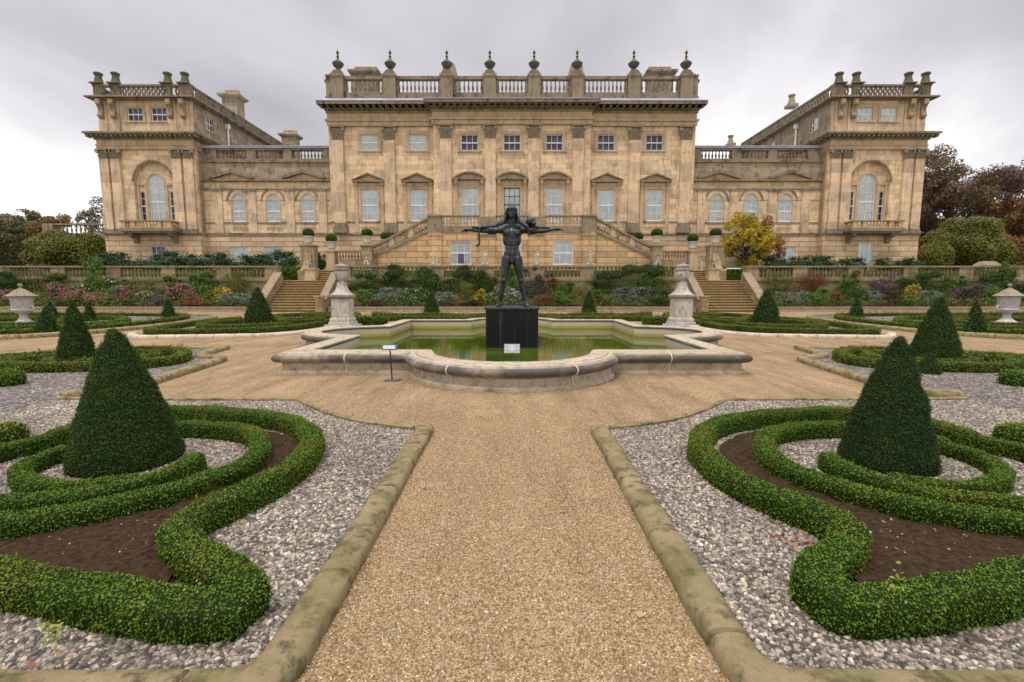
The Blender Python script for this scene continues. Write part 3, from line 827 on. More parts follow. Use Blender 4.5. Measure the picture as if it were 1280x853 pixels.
# ------------------------------------------------------------------ kerbs and beds
KPROF = [(-0.115, -0.02), (0.115, -0.02), (0.122, 0.04), (0.112, 0.085), (0.085, 0.108), (0.04, 0.118), (-0.04, 0.118), (-0.085, 0.108), (-0.112, 0.085), (-0.122, 0.04)]
def kerb(name, label, path, group, prof=KPROF, mat=None, joint=1.0, k=1.0, amp=0.006, step=0.05):
    # stones with narrow grooves between them
    P = [Vector(p) for p in path]; dense = []
    for i in range(len(P) - 1):
        n = max(1, int((P[i + 1] - P[i]).length / step))
        for j in range(n): dense.append(P[i].lerp(P[i + 1], j / n))
    dense.append(P[-1]); cum = [0.0]
    for a, b in zip(dense, dense[1:]): cum.append(cum[-1] + (b - a).length)
    st_ = [(c, 1.0) for c in cum]; q = joint * random.uniform(0.5, 0.9)
    while q < cum[-1] - 0.15:
        st_ = [t for t in st_ if abs(t[0] - q) > 0.02]
        st_ += [(q - 0.016, 1.0), (q - 0.006, 0.80), (q + 0.006, 0.80), (q + 0.016, 1.0)]
        q += joint * random.uniform(0.85, 1.15)
    st_.sort(); stations = []
    for c, sc in st_:
        i = max(0, min(len(cum) - 2, int(np.searchsorted(cum, c)) - 1)); t = (c - cum[i]) / max(1e-6, cum[i + 1] - cum[i])
        stations.append((dense[i].lerp(dense[i + 1], t), sc))
    pts = [tuple(s[0]) for s in stations]
    mb = MB(); mb.sweep(pts, [(o_ * k, z_ * k) for o_, z_ in prof]); m = len(prof)
    vs = []
    for i, v in enumerate(mb.v):
        sc = stations[min(len(stations) - 1, i // m)][1]; c = stations[i // m][0]
        vs.append((c.x + (v[0] - c.x) * sc, c.y + (v[1] - c.y) * sc, v[2] * (sc if v[2] > 0 else 1)))
    mb.v = bumpy(bumpy(vs, amp * 1.4, 4.0, 2.2), amp * .7, 19.0, 5.2)
    o = mb.build(name, mat or M_KERB, smooth=True)
    return tag(o, label, 'kerb', group)
SIDE = {-1: 'left', 1: 'right'}
def mir(pts, s): return [(p[0] * s,) + tuple(p[1:]) for p in pts]
THIN = [(-0.035, -0.02), (0.035, -0.02), (0.035, 0.05), (0.02, 0.062), (-0.02, 0.062), (-0.035, 0.05)]
pebble_zones = []
for s in (-1, 1):
    S = SIDE[s]
    kerb('stone_kerb', f'rounded mossy kerb along the near path, turning across the foot of the {S} bed', mir([(0.975, 5.28), (0.975, 4.2), (0.97, 3.4), (0.965, 2.1), (0.97, 1.86), (1.0, 1.78), (1.08, 1.725), (1.3, 1.705), (2.4, 1.70), (4.6, 1.69), (7.5, 1.66)], s), 'rounded kerbs beside the near path', k=0.80, joint=1.0)
    arc = spline([(1.12, 5.33), (1.5, 5.46), (2.01, 5.73), (2.58, 6.22), (3.04, 6.72)], 0.12)
    kerb('stone_kerb', f'thin stone edging round the far side of the near {S} bed', mir(arc + [(3.9, 6.74), (4.9, 6.74), (5.8, 6.76), (6.55, 6.80)], s), 'thin edgings of the near beds', THIN, joint=3)
    k2 = spline([(6.62, 6.95), (6.30, 7.15), (6.15, 7.6), (6.18, 8.2), (6.30, 9.2), (6.45, 10.3), (6.58, 10.75), (6.8, 10.95), (7.15, 11.05), (7.45, 11.4), (7.60, 12.0), (7.75, 12.9)], 0.14)
    kerb('stone_kerb', f'curved stone kerb facing the pond on the second {S} bed', mir(k2, s), 'curved kerbs facing the pond', joint=1.4, k=1.0)
    kerb('stone_kerb', f'thin back edging of the second {S} bed beside the cross path', mir([(7.95, 12.92), (9.4, 12.6), (11.2, 11.2), (13.6, 8.9)], s), 'thin edgings of the second beds', THIN, joint=3)
    bed = [(1.03, 1.76), (1.1, 5.25)] + arc + [(3.9, 6.74), (4.9, 6.74), (6.55, 6.82)] + k2 + [(7.95, 12.9), (9.4, 12.6), (11.2, 11.2), (13.6, 8.9), (13.6, 1.72), (7, 1.72)]
    o = flat_poly('grey_chippings', mir(bed, s), 0.030, M_CHIP, 'stuff')
    o['label'] = f'grey and white stone chippings covering the near {S} beds'; o['category'] = 'gravel'

# ------------------------------------------------------------------ near hedges
AR = [(4.36, 4.45), (4.30, 4.85), (4.10, 5.25), (3.60, 5.38), (3.17, 5.27), (2.64, 5.13), (2.13, 4.85), (1.76, 4.38), (1.62, 3.88), (1.66, 3.40), (1.80, 3.05), (1.92, 2.84), (1.93, 2.64), (1.78, 2.45), (1.58, 2.30), (1.45, 2.15), (1.47, 2.03), (1.70, 2.00), (2.17, 2.10), (2.6, 2.20), (3.3, 2.30), (4.1, 2.5)]
AL = [(4.36, 4.45), (4.30, 4.85), (4.10, 5.30), (3.60, 5.40), (3.03, 5.24), (2.42, 5.02), (1.94, 4.50), (1.76, 3.98), (1.74, 3.47), (1.86, 3.08), (1.95, 2.82), (1.90, 2.60), (1.66, 2.40), (1.40, 2.22), (1.24, 2.09), (1.26, 1.985), (1.46, 1.97), (1.85, 2.05), (2.44, 2.19), (3.2, 2.34), (4.1, 2.5)]
BR = [(3.95, 4.30), (3.80, 4.62), (3.40, 4.78), (2.97, 4.75), (2.58, 4.60), (2.34, 4.32), (2.18, 4.0), (2.16, 3.67), (2.26, 3.38), (2.44, 3.12), (2.66, 2.94), (2.95, 2.78), (3.4, 2.68), (4.1, 2.66)]
CR = [(2.63, 3.86), (2.62, 3.62), (2.70, 3.38), (2.86, 3.20), (3.10, 3.08), (3.45, 3.00), (3.9, 3.05), (4.3, 3.25), (4.55, 3.6), (4.50, 4.05), (4.36, 4.45)]
HK = 1.045
RR = [(2.86, 3.46), (3.05, 3.36), (3.35, 3.34), (3.65, 3.46), (3.88, 3.68), (3.98, 3.98), (3.95, 4.30)]
for s, A in ((-1, AL), (1, AR)):
    A, BRs, CRs, RRs = [[(x * HK, y * HK) for x, y in L_] for L_ in (A, BR, CR, RR)]
    S = SIDE[s]; grp = 'scrolled box hedges of the near beds'
    hedge(f'thick outer box hedge scroll that swells out at the front of the near {S} bed', mir(A, s), grp, w=0.195, h=0.205, amp=0.026, leaf=0.0135, dens=11000)
    hedge(f'box hedge band curling behind the tall near {S} yew cone and along the soil', mir(BRs, s), grp, w=0.165, h=0.19, leaf=0.0135, dens=11000)
    hedge(f'box hedge with a blunt rounded tip in front of the tall near {S} yew cone', mir(CRs, s), grp, w=0.155, h=0.18, leaf=0.0135, dens=11000)
    hedge(f'low box ring hugging the foot of the tall near {S} yew cone', mir(RRs, s), grp, w=0.13, h=0.16, leaf=0.0135, dens=11000)
    soil = [(1.95, 4.4), (2.3, 4.75), (2.9, 5.0), (3.6, 5.15), (4.2, 4.9), (4.35, 4.3), (3.9, 4.7), (3.4, 4.85), (2.9, 4.82), (2.45, 4.6), (2.2, 4.2), (2.1, 3.8), (2.15, 3.4), (2.4, 3.05), (2.8, 2.8), (3.4, 2.62), (4.2, 2.58), (4.2, 2.45), (3.3, 2.26), (2.2, 2.08), (1.66, 2.06), (1.76, 2.36), (2.0, 2.7), (1.98, 3.0), (1.85, 3.35), (1.78, 3.9)]
    bm = bmesh.new(); vs = [bm.verts.new((x, y, 0.075)) for x, y in ccw([(x * s * HK, y * HK) for x, y in soil])]; bm.faces.new(vs).normal_update()
    bmesh.ops.triangulate(bm, faces=bm.faces)
    bmesh.ops.subdivide_edges(bm, edges=[e for e in bm.edges], cuts=10, use_grid_fill=True)
    for v in bm.verts: v.co.z += mnoise.noise(v.co * 8) * 0.02 + mnoise.noise(v.co * 26) * 0.016
    for f in bm.faces:
        if f.normal.z < 0: f.normal_flip()
    me = bpy.data.meshes.new('soil_bed'); bm.to_mesh(me); bm.free()
    o = link_mesh('soil_bed', me, M_SOIL); tag(o, f'dark bare soil between the hedges of the near {S} bed', 'soil', None, 'stuff')
    # the neighbouring scrolls that reach into the frame from the side
    hedge(f'rounded hedge end poking in at the {S} edge of the picture beside the tall cone', mir([(5.12, 4.72), (5.5, 4.62), (6.1, 4.3), (6.6, 3.6)], s), 'hedge ends at the picture edges', w=0.36, h=0.23, leaf=0.022, dens=4200)
    hedge(f'broad hedge end entering from the {S} edge below the second bed', mir([(8.38, 7.85), (8.9, 7.75), (9.6, 7.3), (10.4, 6.4)], s), 'hedge ends at the picture edges', w=0.45, h=0.25, leaf=0.03, dens=2400)
    # second bed
    hedge(f'outer box hedge looping round the second {S} bed with a blunt end near the pond', mir([(12.0, 9.3), (11.0, 10.3), (10.2, 11.1), (9.3, 11.6), (8.5, 11.7), (7.75, 11.2), (7.25, 10.4), (7.25, 9.75), (7.75, 9.4), (8.6, 9.15), (9.5, 9.15), (10.1, 9.5), (10.35, 10.0)], s), 'box hedges of the second beds', w=0.25, h=0.20, leaf=0.03, dens=2900, mats=[M_BOXFAR, M_BOXCORE])
    hedge(f'inner box hedge curling in front of the second {S} yew cone', mir([(8.2, 11.0), (7.95, 10.5), (8.1, 10.05), (8.6, 9.75), (9.3, 9.7), (9.7, 9.95), (9.75, 10.4)], s), 'box hedges of the second beds', w=0.19, h=0.18, leaf=0.03, dens=2900, mats=[M_BOXFAR, M_BOXCORE])
    hedge(f'short box hedge spur behind the second {S} yew cone', mir([(8.3, 11.3), (9.2, 11.0), (10.0, 10.6), (11.2, 9.6)], s), 'box hedges of the second beds', w=0.19, h=0.18, leaf=0.03, dens=2900, mats=[M_BOXFAR, M_BOXCORE])
# cones of the near and second beds: (x, y, r, h ...)
topiary('tallest yew cone, dense dark green, in the left foreground', -3.52, 4.26, 0.425, 1.25, 0.017, 11000, 1, lean=(-0.03, 0.0), amp=0.018)
topiary('near right yew cone with browned needles on its upper right flank', 3.40, 4.22, 0.365, 1.19, 0.017, 11000, 2, mats=[M_YEWBR, M_YEWCORE], lean=(0.03, 0.0), amp=0.018)
topiary('mid-sized yew cone seen left of the tallest left cone', -9.05, 9.9, 0.33, 1.36, 0.03, 3800, 3)
topiary('broad smooth yew cone behind the near right one', 9.02, 10.15, 0.45, 1.46, 0.03, 3800, 4)
topiary('small round box ball tucked behind the right edge of the near right cone', 7.9, 9.0, 0.2, 0.42, 0.03, 2600, 31)

# a few self-sown sprigs and fallen leaves
M_YG = leafmat('fresh_yellow_leaves', [(0.20, 0.26, 0.03), (0.34, 0.38, 0.05)], None)
for (x, y, z, lab) in [(-2.02, 1.96, 0.10, 'yellow-green sprig growing from the front face of the left outer hedge'), (-1.50, 2.10, 0.17, 'yellow leaf sprig on the swollen corner of the left outer hedge'), (1.76, 2.08, 0.22, 'yellow sprig on the crown of the right outer hedge corner')]:
    n = 50; P = np.array([x, y, z]) + rng.normal(size=(n, 3)) * np.array([0.03, 0.02, 0.04]); me = quads_mesh('box_sprig', leaf_quads(P, np.tile([0, -0.6, 0.6], (n, 1)), 0.02, 0.6, 0.9, 0.5))
    tag(link_mesh('box_sprig', me, M_YG), lab, 'sprig', None, 'stuff')
M_AUT = leafmat('fallen_leaf', [(0.30, 0.11, 0.05), (0.46, 0.24, 0.13), (0.20, 0.09, 0.05)], None, trans=0)
def fallen(lab, x, y, n, sp):
    P = np.column_stack([rng.normal(x, sp, n), rng.normal(y, sp, n), np.full(n, 0.050) + rng.random(n) * 0.01])
    me = quads_mesh('fallen_leaf', leaf_quads(P, np.tile([1, 0, 0.1], (n, 1)) * rng.choice([-1, 1], (n, 1)), 0.036, 0.7, 0.5, 0.8))
    tag(link_mesh('fallen_leaf', me, M_AUT), lab, 'leaves', 'fallen leaves', 'stuff')
fallen('few orange leaves lying on the chippings by the waist of the left hedge', -1.56, 2.78, 6, 0.045)
fallen('russet leaves drifted against the waist of the right hedge', 1.74, 2.86, 26, 0.075)
fallen('fallen leaf under the front of the left hedge', -1.98, 1.82, 4, 0.05)

# loose stones standing proud on the near chippings, loose grit on the near path
def scatter(name, poly_pts, z, dens, srcs, smin, smax, seed, label, cat, mat, fade=None):
    bm = bmesh.new(); f = bm.faces.new([bm.verts.new((x, y, z)) for x, y in ccw(poly_pts)]); f.normal_update()
    if f.normal.z < 0: f.normal_flip()
    bmesh.ops.triangulate(bm, faces=bm.faces)
    me = bpy.data.meshes.new(name); bm.to_mesh(me); bm.free()
    o = link_mesh(name, me, mat); tag(o, label, cat, None, 'stuff')
    V, T = tri_arrays([tuple(v.co) for v in me.vertices], [tuple(p.vertices) for p in me.polygons])
    ng = bpy.data.node_groups.new(name, 'GeometryNodeTree')
    ng.interface.new_socket('Geometry', in_out='INPUT', socket_type='NodeSocketGeometry'); ng.interface.new_socket('Geometry', in_out='OUTPUT', socket_type='NodeSocketGeometry')
    N = ng.nodes; L = ng.links
    gi = N.new('NodeGroupInput'); go = N.new('NodeGroupOutput')
    dp = N.new('GeometryNodeDistributePointsOnFaces'); dp.inputs['Density'].default_value = dens; dp.inputs['Seed'].default_value = seed
    if fade:
        ps = N.new('GeometryNodeInputPosition'); sx = N.new('ShaderNodeSeparateXYZ'); mr = N.new('ShaderNodeMapRange')
        mr.inputs['From Min'].default_value = fade[0]; mr.inputs['From Max'].default_value = fade[1]; mr.inputs['To Min'].default_value = dens; mr.inputs['To Max'].default_value = 0
        L.new(ps.outputs[0], sx.inputs[0]); L.new(sx.outputs[1], mr.inputs['Value'])
        # density is read per vertex, so the strip is cut into short rows first
        L.new(mr.outputs[0], dp.inputs['Density'])
    ci = N.new('GeometryNodeCollectionInfo'); ci.inputs[0].default_value = srcs; ci.inputs['Separate Children'].default_value = True; ci.inputs['Reset Children'].default_value = True
    ip = N.new('GeometryNodeInstanceOnPoints'); ip.inputs['Pick Instance'].default_value = True
    rr = N.new('FunctionNodeRandomValue'); rr.data_type = 'FLOAT_VECTOR'; rr.inputs[0].default_value = (-0.5, -0.5, 0); rr.inputs[1].default_value = (0.5, 0.5, 6.283)
    rs_ = N.new('FunctionNodeRandomValue'); rs_.data_type = 'FLOAT'; rs_.inputs[2].default_value = smin; rs_.inputs[3].default_value = smax; rs_.inputs['Seed'].default_value = 5
    L.new(gi.outputs[0], dp.inputs[0]); L.new(dp.outputs[0], ip.inputs[0]); L.new(ci.outputs[0], ip.inputs['Instance'])
    L.new(rr.outputs[0], ip.inputs['Rotation']); L.new(rs_.outputs[1], ip.inputs['Scale'])
    jn = N.new('GeometryNodeJoinGeometry'); L.new(ip.outputs[0], jn.inputs[0]); L.new(gi.outputs[0], jn.inputs[0]); L.new(jn.outputs[0], go.inputs[0])
    md = o.modifiers.new('scatter', 'NODES'); md.node_group = ng
    return o
def stone_src(cname, mat, n=7, flat=0.62, seed=1):
    c = bpy.data.collections.new(cname); rs = np.random.default_rng(seed)     # not linked to the scene: only a library for the scatter
    for i in range(n):
        bm = bmesh.new(); bmesh.ops.create_icosphere(bm, subdivisions=1, radius=0.5)
        ax = rs.uniform(0.75, 1.2, 3)
        for v in bm.verts:
            v.co = Vector((v.co.x * ax[0], v.co.y * ax[1] * 0.8, v.co.z * flat * ax[2])) * rs.uniform(0.82, 1.18)
        me = bpy.data.meshes.new('pebble'); bm.to_mesh(me); bm.free(); me.materials.append(mat)
        ob = bpy.data.objects.new('pebble', me); c.objects.link(ob)
    return c
SRC_P = stone_src('pebble_library', M_PEBBLE, seed=4); SRC_G = stone_src('grit_library', M_GRIT, seed=9, flat=0.75)
for s in (-1, 1):
    S = SIDE[s]
    near = [(1.08, 1.80), (1.08, 5.2)] + spline([(1.2, 5.25), (1.6, 5.38), (2.05, 5.66), (2.6, 6.15), (3.05, 6.66)], 0.3) + [(4.9, 6.67), (6.5, 6.7), (6.5, 1.80)]
    scatter('loose_chippings', mir(near, s), 0.034, 2900, SRC_P, 0.014, 0.036, 3 + s, f'loose grey stones lying in the near {S} bed', 'stones', M_CHIP)
for s in (-1, 1):
    scatter('soil_stones', mir([(2.3 , 2.32), (3.4, 2.52), (4.2, 2.62), (4.2, 2.72), (3.0, 2.82), (2.3, 3.2), (2.1, 3.0)], s), 0.072, 160, SRC_P, 0.008, 0.022, 13, f'small pale stones on the bare soil of the near {SIDE[s]} bed', 'stones', M_SOIL)
scatter('loose_grit', [(-0.9, 1.2), (0.9, 1.2), (0.9, 5.3), (1.6, 5.42), (2.4, 5.95), (3.1, 6.6), (3.4, 7.5), (-3.4, 7.5), (-3.1, 6.6), (-2.4, 5.95), (-1.6, 5.42), (-0.9, 5.3)], 0.004, 15000, SRC_G, 0.006, 0.014, 8, 'buff pea grit on the near straight path', 'grit', M_GRAVEL, fade=(3.0, 6.8))

# ------------------------------------------------------------------ statue and plinth
PY = 13.45
pl = thing('statue_plinth', 'speckled polished black granite block rising out of the pond water', 'plinth', (0, PY, 0.0))
mb = MB(); mb.box(-0.70, 0.70, -0.70, 0.70, -0.05, 1.07); mb.build('block', M_GRANITE, pl, bevel=0.012)
mb = MB(); mb.box(-0.735, 0.735, -0.735, 0.735, 1.07, 1.135); mb.build('bronze_base', M_BRONZE, pl, bevel=0.012)
def cone_pair(mb, a, b, ra, rb, n=14, flat=1.0):
    "closed tapered limb with round ends"
    A, B = Vector(a), Vector(b); d = (B - A); L = d.length; d.normalize()
    pts = []; rad = []
    for t in (-1, -.92, -.7, -.38, 0): 
        pts.append(A + d * (t * ra)); rad.append(ra * math.sqrt(max(0.0004, 1 - t * t)))
    for t in (0, .38, .7, .92, 1):
        pts.append(B + d * (t * rb)); rad.append(rb * math.sqrt(max(0.0004, 1 - t * t)))
    mb.tube([tuple(p) for p in pts], rad, n)
def fuse(name, mb, mat, parent, voxel, smooth=6, loc=None):
    me = mb.mesh(name, True)
    o = link_mesh(name, me, mat, parent, loc)
    r = o.modifiers.new('fuse', 'REMESH'); r.mode = 'VOXEL'; r.voxel_size = voxel; r.use_smooth_shade = True
    s = o.modifiers.new('soft', 'SMOOTH'); s.factor = 0.5; s.iterations = smooth
    return o
st = thing('statue', 'dark bronze nude man, arms stretched out sideways, a limp big cat across his shoulders', 'statue', (0, PY, 1.135))
mb = MB()
# z up from the base; x to the viewer's right; -y towards the viewer
for s, hx, kx, ax, ky in ((-1, -0.145, -0.235, -0.335, -0.03), (1, 0.145, 0.245, 0.36, 0.02)):
    cone_pair(mb, (hx, 0.01, 1.30), (kx, ky - 0.02, 0.74), 0.150, 0.088)
    cone_pair(mb, (hx * 1.1, -0.02, 1.18), (kx, ky - 0.045, 0.86), 0.120, 0.078)
    mb.ball((kx, ky - 0.055, 0.72), (0.068, 0.07, 0.085))
    cone_pair(mb, (kx, ky - 0.01, 0.70), (ax, 0.04, 0.13), 0.082, 0.050)
    mb.ball((kx + s * 0.028, ky + 0.045, 0.53), (0.078, 0.085, 0.19))          # calf
    mb.ball((ax, 0.035, 0.11), (0.052, 0.06, 0.06))
    # foot: heel, arch, ball, toes
    cone_pair(mb, (ax, 0.06, 0.055), (ax + s * 0.07, -0.17, 0.04), 0.058, 0.05)
    cone_pair(mb, (ax, 0.0, 0.09), (ax + s * 0.055, -0.13, 0.055), 0.048, 0.04)
    for j in range(5):
        q = ax + s * 0.07 + (j - 2) * 0.025
        cone_pair(mb, (q, -0.19, 0.032), (q + s * 0.012, -0.255 + abs(j - 1.3) * 0.012, 0.022), 0.018, 0.015, 8)
mb.ball((0, 0.02, 1.36), (0.225, 0.155, 0.17)); mb.ball((-0.10, 0.08, 1.27), (0.13, 0.13, 0.14)); mb.ball((0.10, 0.08, 1.27), (0.13, 0.13, 0.14))
mb.ball((0, 0.0, 1.58), (0.195, 0.135, 0.20)); mb.ball((0, 0.0, 1.78), (0.225, 0.155, 0.20)); mb.ball((0, 0.01, 1.98), (0.27, 0.165, 0.19))
for zt, rx, ry in ((1.44, .212, .15), (1.50, .202, .145), (1.54, .198, .14), (1.62, .197, .138), (1.68, .20, .14), (1.72, .205, .143), (1.88, .24, .158), (1.93, .255, .162)): mb.ball((0, 0.005, zt), (rx, ry, .12))
for s in (-1, 1):
    mb.ball((s * 0.115, -0.108, 2.01), (0.125, 0.050, 0.09))                         # chest
    for z, w in ((1.80, .058), (1.70, .056), (1.60, .054)): mb.ball((s * 0.055, -0.118, z), (w, 0.026, 0.052))
    mb.ball((s * 0.045, -0.095, 1.49), (0.08, 0.05, 0.12))
    mb.ball((s * 0.185, 0.0, 1.84), (0.07, 0.11, 0.17))
    mb.ball((s * 0.170, -0.01, 1.44), (0.06, 0.11, 0.12))
    mb.ball((s * 0.315, 0.0, 2.10), (0.115, 0.115, 0.105))                           # shoulder
    cone_pair(mb, (s * 0.14, 0.02, 2.20), (s * 0.34, 0.02, 2.12), 0.085, 0.09)
    zE, zW = (2.075, 2.10) if s < 0 else (2.06, 2.115)
    cone_pair(mb, (s * 0.36, 0.0, 2.09), (s * 0.78, 0.0, zE), 0.088, 0.064)
    mb.ball((s * 0.56, -0.02, 2.10), (0.15, 0.06, 0.072)); mb.ball((s * 0.55, 0.02, 2.03), (0.15, 0.06, 0.06))
    cone_pair(mb, (s * 0.78, 0.0, zE), (s * 1.17, -0.03, zW), 0.068, 0.040)
    mb.ball((s * 0.87, -0.01, zE + 0.01), (0.12, 0.06, 0.062))
    # hand: palm, four fingers, thumb
    w = Vector((s * 1.17, -0.03, zW)); pe = w + Vector((s * 0.11, -0.02, -0.005 if s > 0 else -0.02))
    cone_pair(mb, w, pe, 0.042, 0.044); mb.ball(tuple(w.lerp(pe, .6)), (0.055, 0.048, 0.030))
    for j, ln in enumerate((0.085, 0.098, 0.092, 0.072)):
        b0 = pe + Vector((s * 0.02, (j - 1.5) * 0.027, 0.0)); b1 = b0 + Vector((s * ln * .55, 0, -0.008)); b2 = b1 + Vector((s * ln * .42, -0.004, -0.040))
        cone_pair(mb, b0, b1, 0.0155, 0.014, 8); cone_pair(mb, b1, b2, 0.014, 0.011, 8)
    t0 = w + Vector((s * 0.045, -0.045, 0.0)); t1 = t0 + Vector((s * 0.05, -0.035, 0.006)); t2 = t1 + Vector((s * 0.045, -0.006, -0.016))
    cone_pair(mb, t0, t1, 0.018, 0.016, 8); cone_pair(mb, t1, t2, 0.016, 0.012, 8)
mb.ball((0, -0.13, 1.225), (0.045, 0.06, 0.065))                                 # loins
cone_pair(mb, (0, 0.02, 2.16), (0, -0.02, 2.40), 0.105, 0.088)
mb.ball((-0.01, -0.03, 2.545), (0.112, 0.128, 0.155)); mb.ball((-0.01, -0.085, 2.47), (0.078, 0.075, 0.085))
mb.ball((-0.01, -0.125, 2.43), (0.04, 0.035, 0.032))                               # chin
mb.add([(-0.035, -0.14, 2.50), (0.015, -0.14, 2.50), (-0.01, -0.205, 2.505), (-0.01, -0.145, 2.585)], [(0, 1, 2), (0, 2, 3), (1, 3, 2), (0, 3, 1)])   # nose
mb.ball((-0.01, -0.150, 2.462), (0.034, 0.022, 0.010)); mb.ball((-0.01, -0.148, 2.448), (0.030, 0.022, 0.009))
for s in (-1, 1):
    mb.ball((-0.01 + s * 0.043, -0.145, 2.598), (0.036, 0.022, 0.012)); mb.ball((-0.01 + s * 0.055, -0.118, 2.52), (0.035, 0.035, 0.04))
    mb.ball((-0.01 + s * 0.112, -0.02, 2.53), (0.018, 0.028, 0.04))
fuse('body', mb, M_BRONZE, st, 0.0115, 10)
mb = MB(); rs = np.random.default_rng(3)
mb.ball((-0.01, 0.03, 2.60), (0.145, 0.14, 0.145))
for k in range(64):
    a = rs.uniform(0.10 * math.pi, 0.90 * math.pi) if k % 2 else rs.uniform(-0.12, math.pi + 0.12)
    x0 = -0.01 + 0.12 * math.cos(a); y0 = 0.0 + 0.13 * math.sin(a) - 0.03
    ln = rs.uniform(0.30, 0.52); sx = math.copysign(1, x0 + 0.01)
    pts = [(-0.01 + 0.05 * math.cos(a), y0 * .3 - 0.02, 2.735)]
    for t in (.15, .35, .6, .8, 1.0):
        wv = 0.018 * math.sin(t * 9 + k)
        pts.append((x0 + sx * (0.03 * t + (0.06 * t * t)) + wv, y0 + 0.05 * t + wv * .6, 2.70 - ln * t))
    mb.tube(pts, [0.02, 0.030, 0.032, 0.028, 0.022, 0.010], 6)
for k in range(9):    # fringe under the wreath
    x = -0.10 + k * 0.0225; mb.tube([(x, -0.125, 2.70), (x * 1.05, -0.165, 2.665), (x * 1.1, -0.163, 2.63)], [0.016, 0.017, 0.008], 6)
fuse('hair', mb, M_BRONZE, st, 0.010, 1)
mb = MB(); pts = [(-0.01 + 0.128 * math.cos(a), -0.02 + 0.145 * math.sin(a), 2.662 + 0.01 * math.sin(5 * a)) for a in np.linspace(0, 2 * math.pi, 25)]
mb.tube(pts, 0.017, 6); mb.build('wreath', M_BRONZE, st, smooth=True)
# the big cat
mb = MB()
body = [(-0.62, 0.06, 2.16), (-0.42, 0.10, 2.235), (-0.22, 0.15, 2.31), (0.0, 0.18, 2.32), (0.20, 0.15, 2.305), (0.36, 0.09, 2.29)]
mb.tube(body, [0.06, 0.10, 0.125, 0.13, 0.125, 0.10], 12)
for a, b in zip(body, body[1:]): cone_pair(mb, a, b, 0.07, 0.075)
cone_pair(mb, (-0.48, 0.05, 2.20), (-0.80, -0.05, 2.155), 0.065, 0.05); cone_pair(mb, (-0.80, -0.05, 2.155), (-1.02, -0.05, 2.17), 0.045, 0.032); mb.ball((-1.06, -0.06, 2.165), (0.05, 0.04, 0.03))
cone_pair(mb, (-0.44, 0.12, 2.22), (-0.74, 0.07, 2.18), 0.06, 0.045); cone_pair(mb, (-0.74, 0.07, 2.18), (-0.96, 0.05, 2.14), 0.04, 0.03)
# head over the far arm, chin down
cone_pair(mb, (0.34, 0.08, 2.29), (0.50, 0.02, 2.30), 0.08, 0.085); mb.ball((0.52, -0.02, 2.33), (0.125, 0.115, 0.115)); mb.ball((0.60, -0.09, 2.265), (0.065, 0.065, 0.055)); mb.ball((0.60, -0.11, 2.235), (0.045, 0.05, 0.03))
for dx in (-0.06, 0.045): mb.ball((0.53 + dx, 0.01, 2.40), (0.028, 0.018, 0.032))
# forelegs: one hangs down over the arm, one lies along it
cone_pair(mb, (0.30, 0.0, 2.26), (0.42, -0.12, 2.18), 0.055, 0.042); cone_pair(mb, (0.42, -0.12, 2.18), (0.455, -0.13, 1.98), 0.038, 0.027); mb.ball((0.455, -0.145, 1.95), (0.034, 0.045, 0.03))
cone_pair(mb, (0.44, 0.05, 2.22), (0.72, -0.01, 2.17), 0.055, 0.042); cone_pair(mb, (0.72, -0.01, 2.17), (0.96, -0.03, 2.155), 0.036, 0.027); mb.ball((1.0, -0.04, 2.15), (0.045, 0.036, 0.026))
fuse('big_cat', mb, M_BRONZE, st, 0.012, 2)
mb = MB(); mb.tube(spline([(-0.70, -0.06, 2.18), (-0.84, -0.105, 2.16), (-0.895, -0.11, 2.06), (-0.90, -0.11, 1.92), (-0.89, -0.11, 1.78), (-0.905, -0.11, 1.70), (-0.95, -0.11, 1.665), (-0.99, -0.11, 1.66)], 0.04), 0.028, 8)
mb.build('cat_tail', M_BRONZE, st, smooth=True)

# ------------------------------------------------------------------ little signs
sg = thing('plaque_sign', 'small pale grey plaque on a thin stake in the water before the black plinth', 'sign', (0.0, 11.0, 0.0))
mb = MB(); mb.box(-0.18, 0.18, -0.012, 0.012, -0.105, 0.105); pq = mb.build('plate', M_SIGN, sg); pq.location = (0, 0, 0.25); pq.rotation_euler = (R(-8), 0, 0)
mb = MB()
for x0, x1, z in ((-.08, .08, .058), (-.02, .03, .025), (-.15, -.03, -.012), (.03, .15, -.012), (-.03, .03, -.012), (-.04, .04, -.055)): mb.box(x0, x1, -0.017, -0.0125, z - 0.010, z + 0.012)
for x in (-.005, .012): mb.box(x - .006, x + .006, -0.0165, -0.013, -.05, .055)
q = mb.build('lettering', M_SIGNW, pq)
mb = MB(); mb.tube([(0, 0.02, -0.03), (0, 0.02, 0.24)], 0.012, 6); mb.build('stake', M_BLACK, sg)
X0, Y0 = -2.12, 8.35
sg = thing('information_sign', 'tiny teal-framed lectern label on a black post standing by the pond wall', 'sign', (X0, Y0, 0.0))
mb = MB(); mb.box(-0.135, 0.135, -0.008, 0.008, -0.05, 0.05); pq = mb.build('plate', M_SIGNG, sg); pq.location = (-0.025, -0.02, 0.60); pq.rotation_euler = (R(-18), 0, 0)
mb = MB(); mb.box(-0.105, 0.105, -0.012, -0.0085, -0.030, 0.030); lp = mb.build('label_face', M_SIGN, pq)
mb = MB()
for z in (0.02, -0.004, -0.022): 
    x = -0.095
    while x < 0.09: w = random.uniform(0.012, 0.03); mb.box(x, min(.095, x + w), -0.0135, -0.0122, z - 0.006, z + 0.006); x += w + 0.008
mb.build('lettering', M_SIGNW, pq)
mb = MB(); mb.tube([(0.005, 0, 0.0), (-0.02, 0, 0.58)], 0.0125, 8); mb.build('post', M_BLACK, sg)
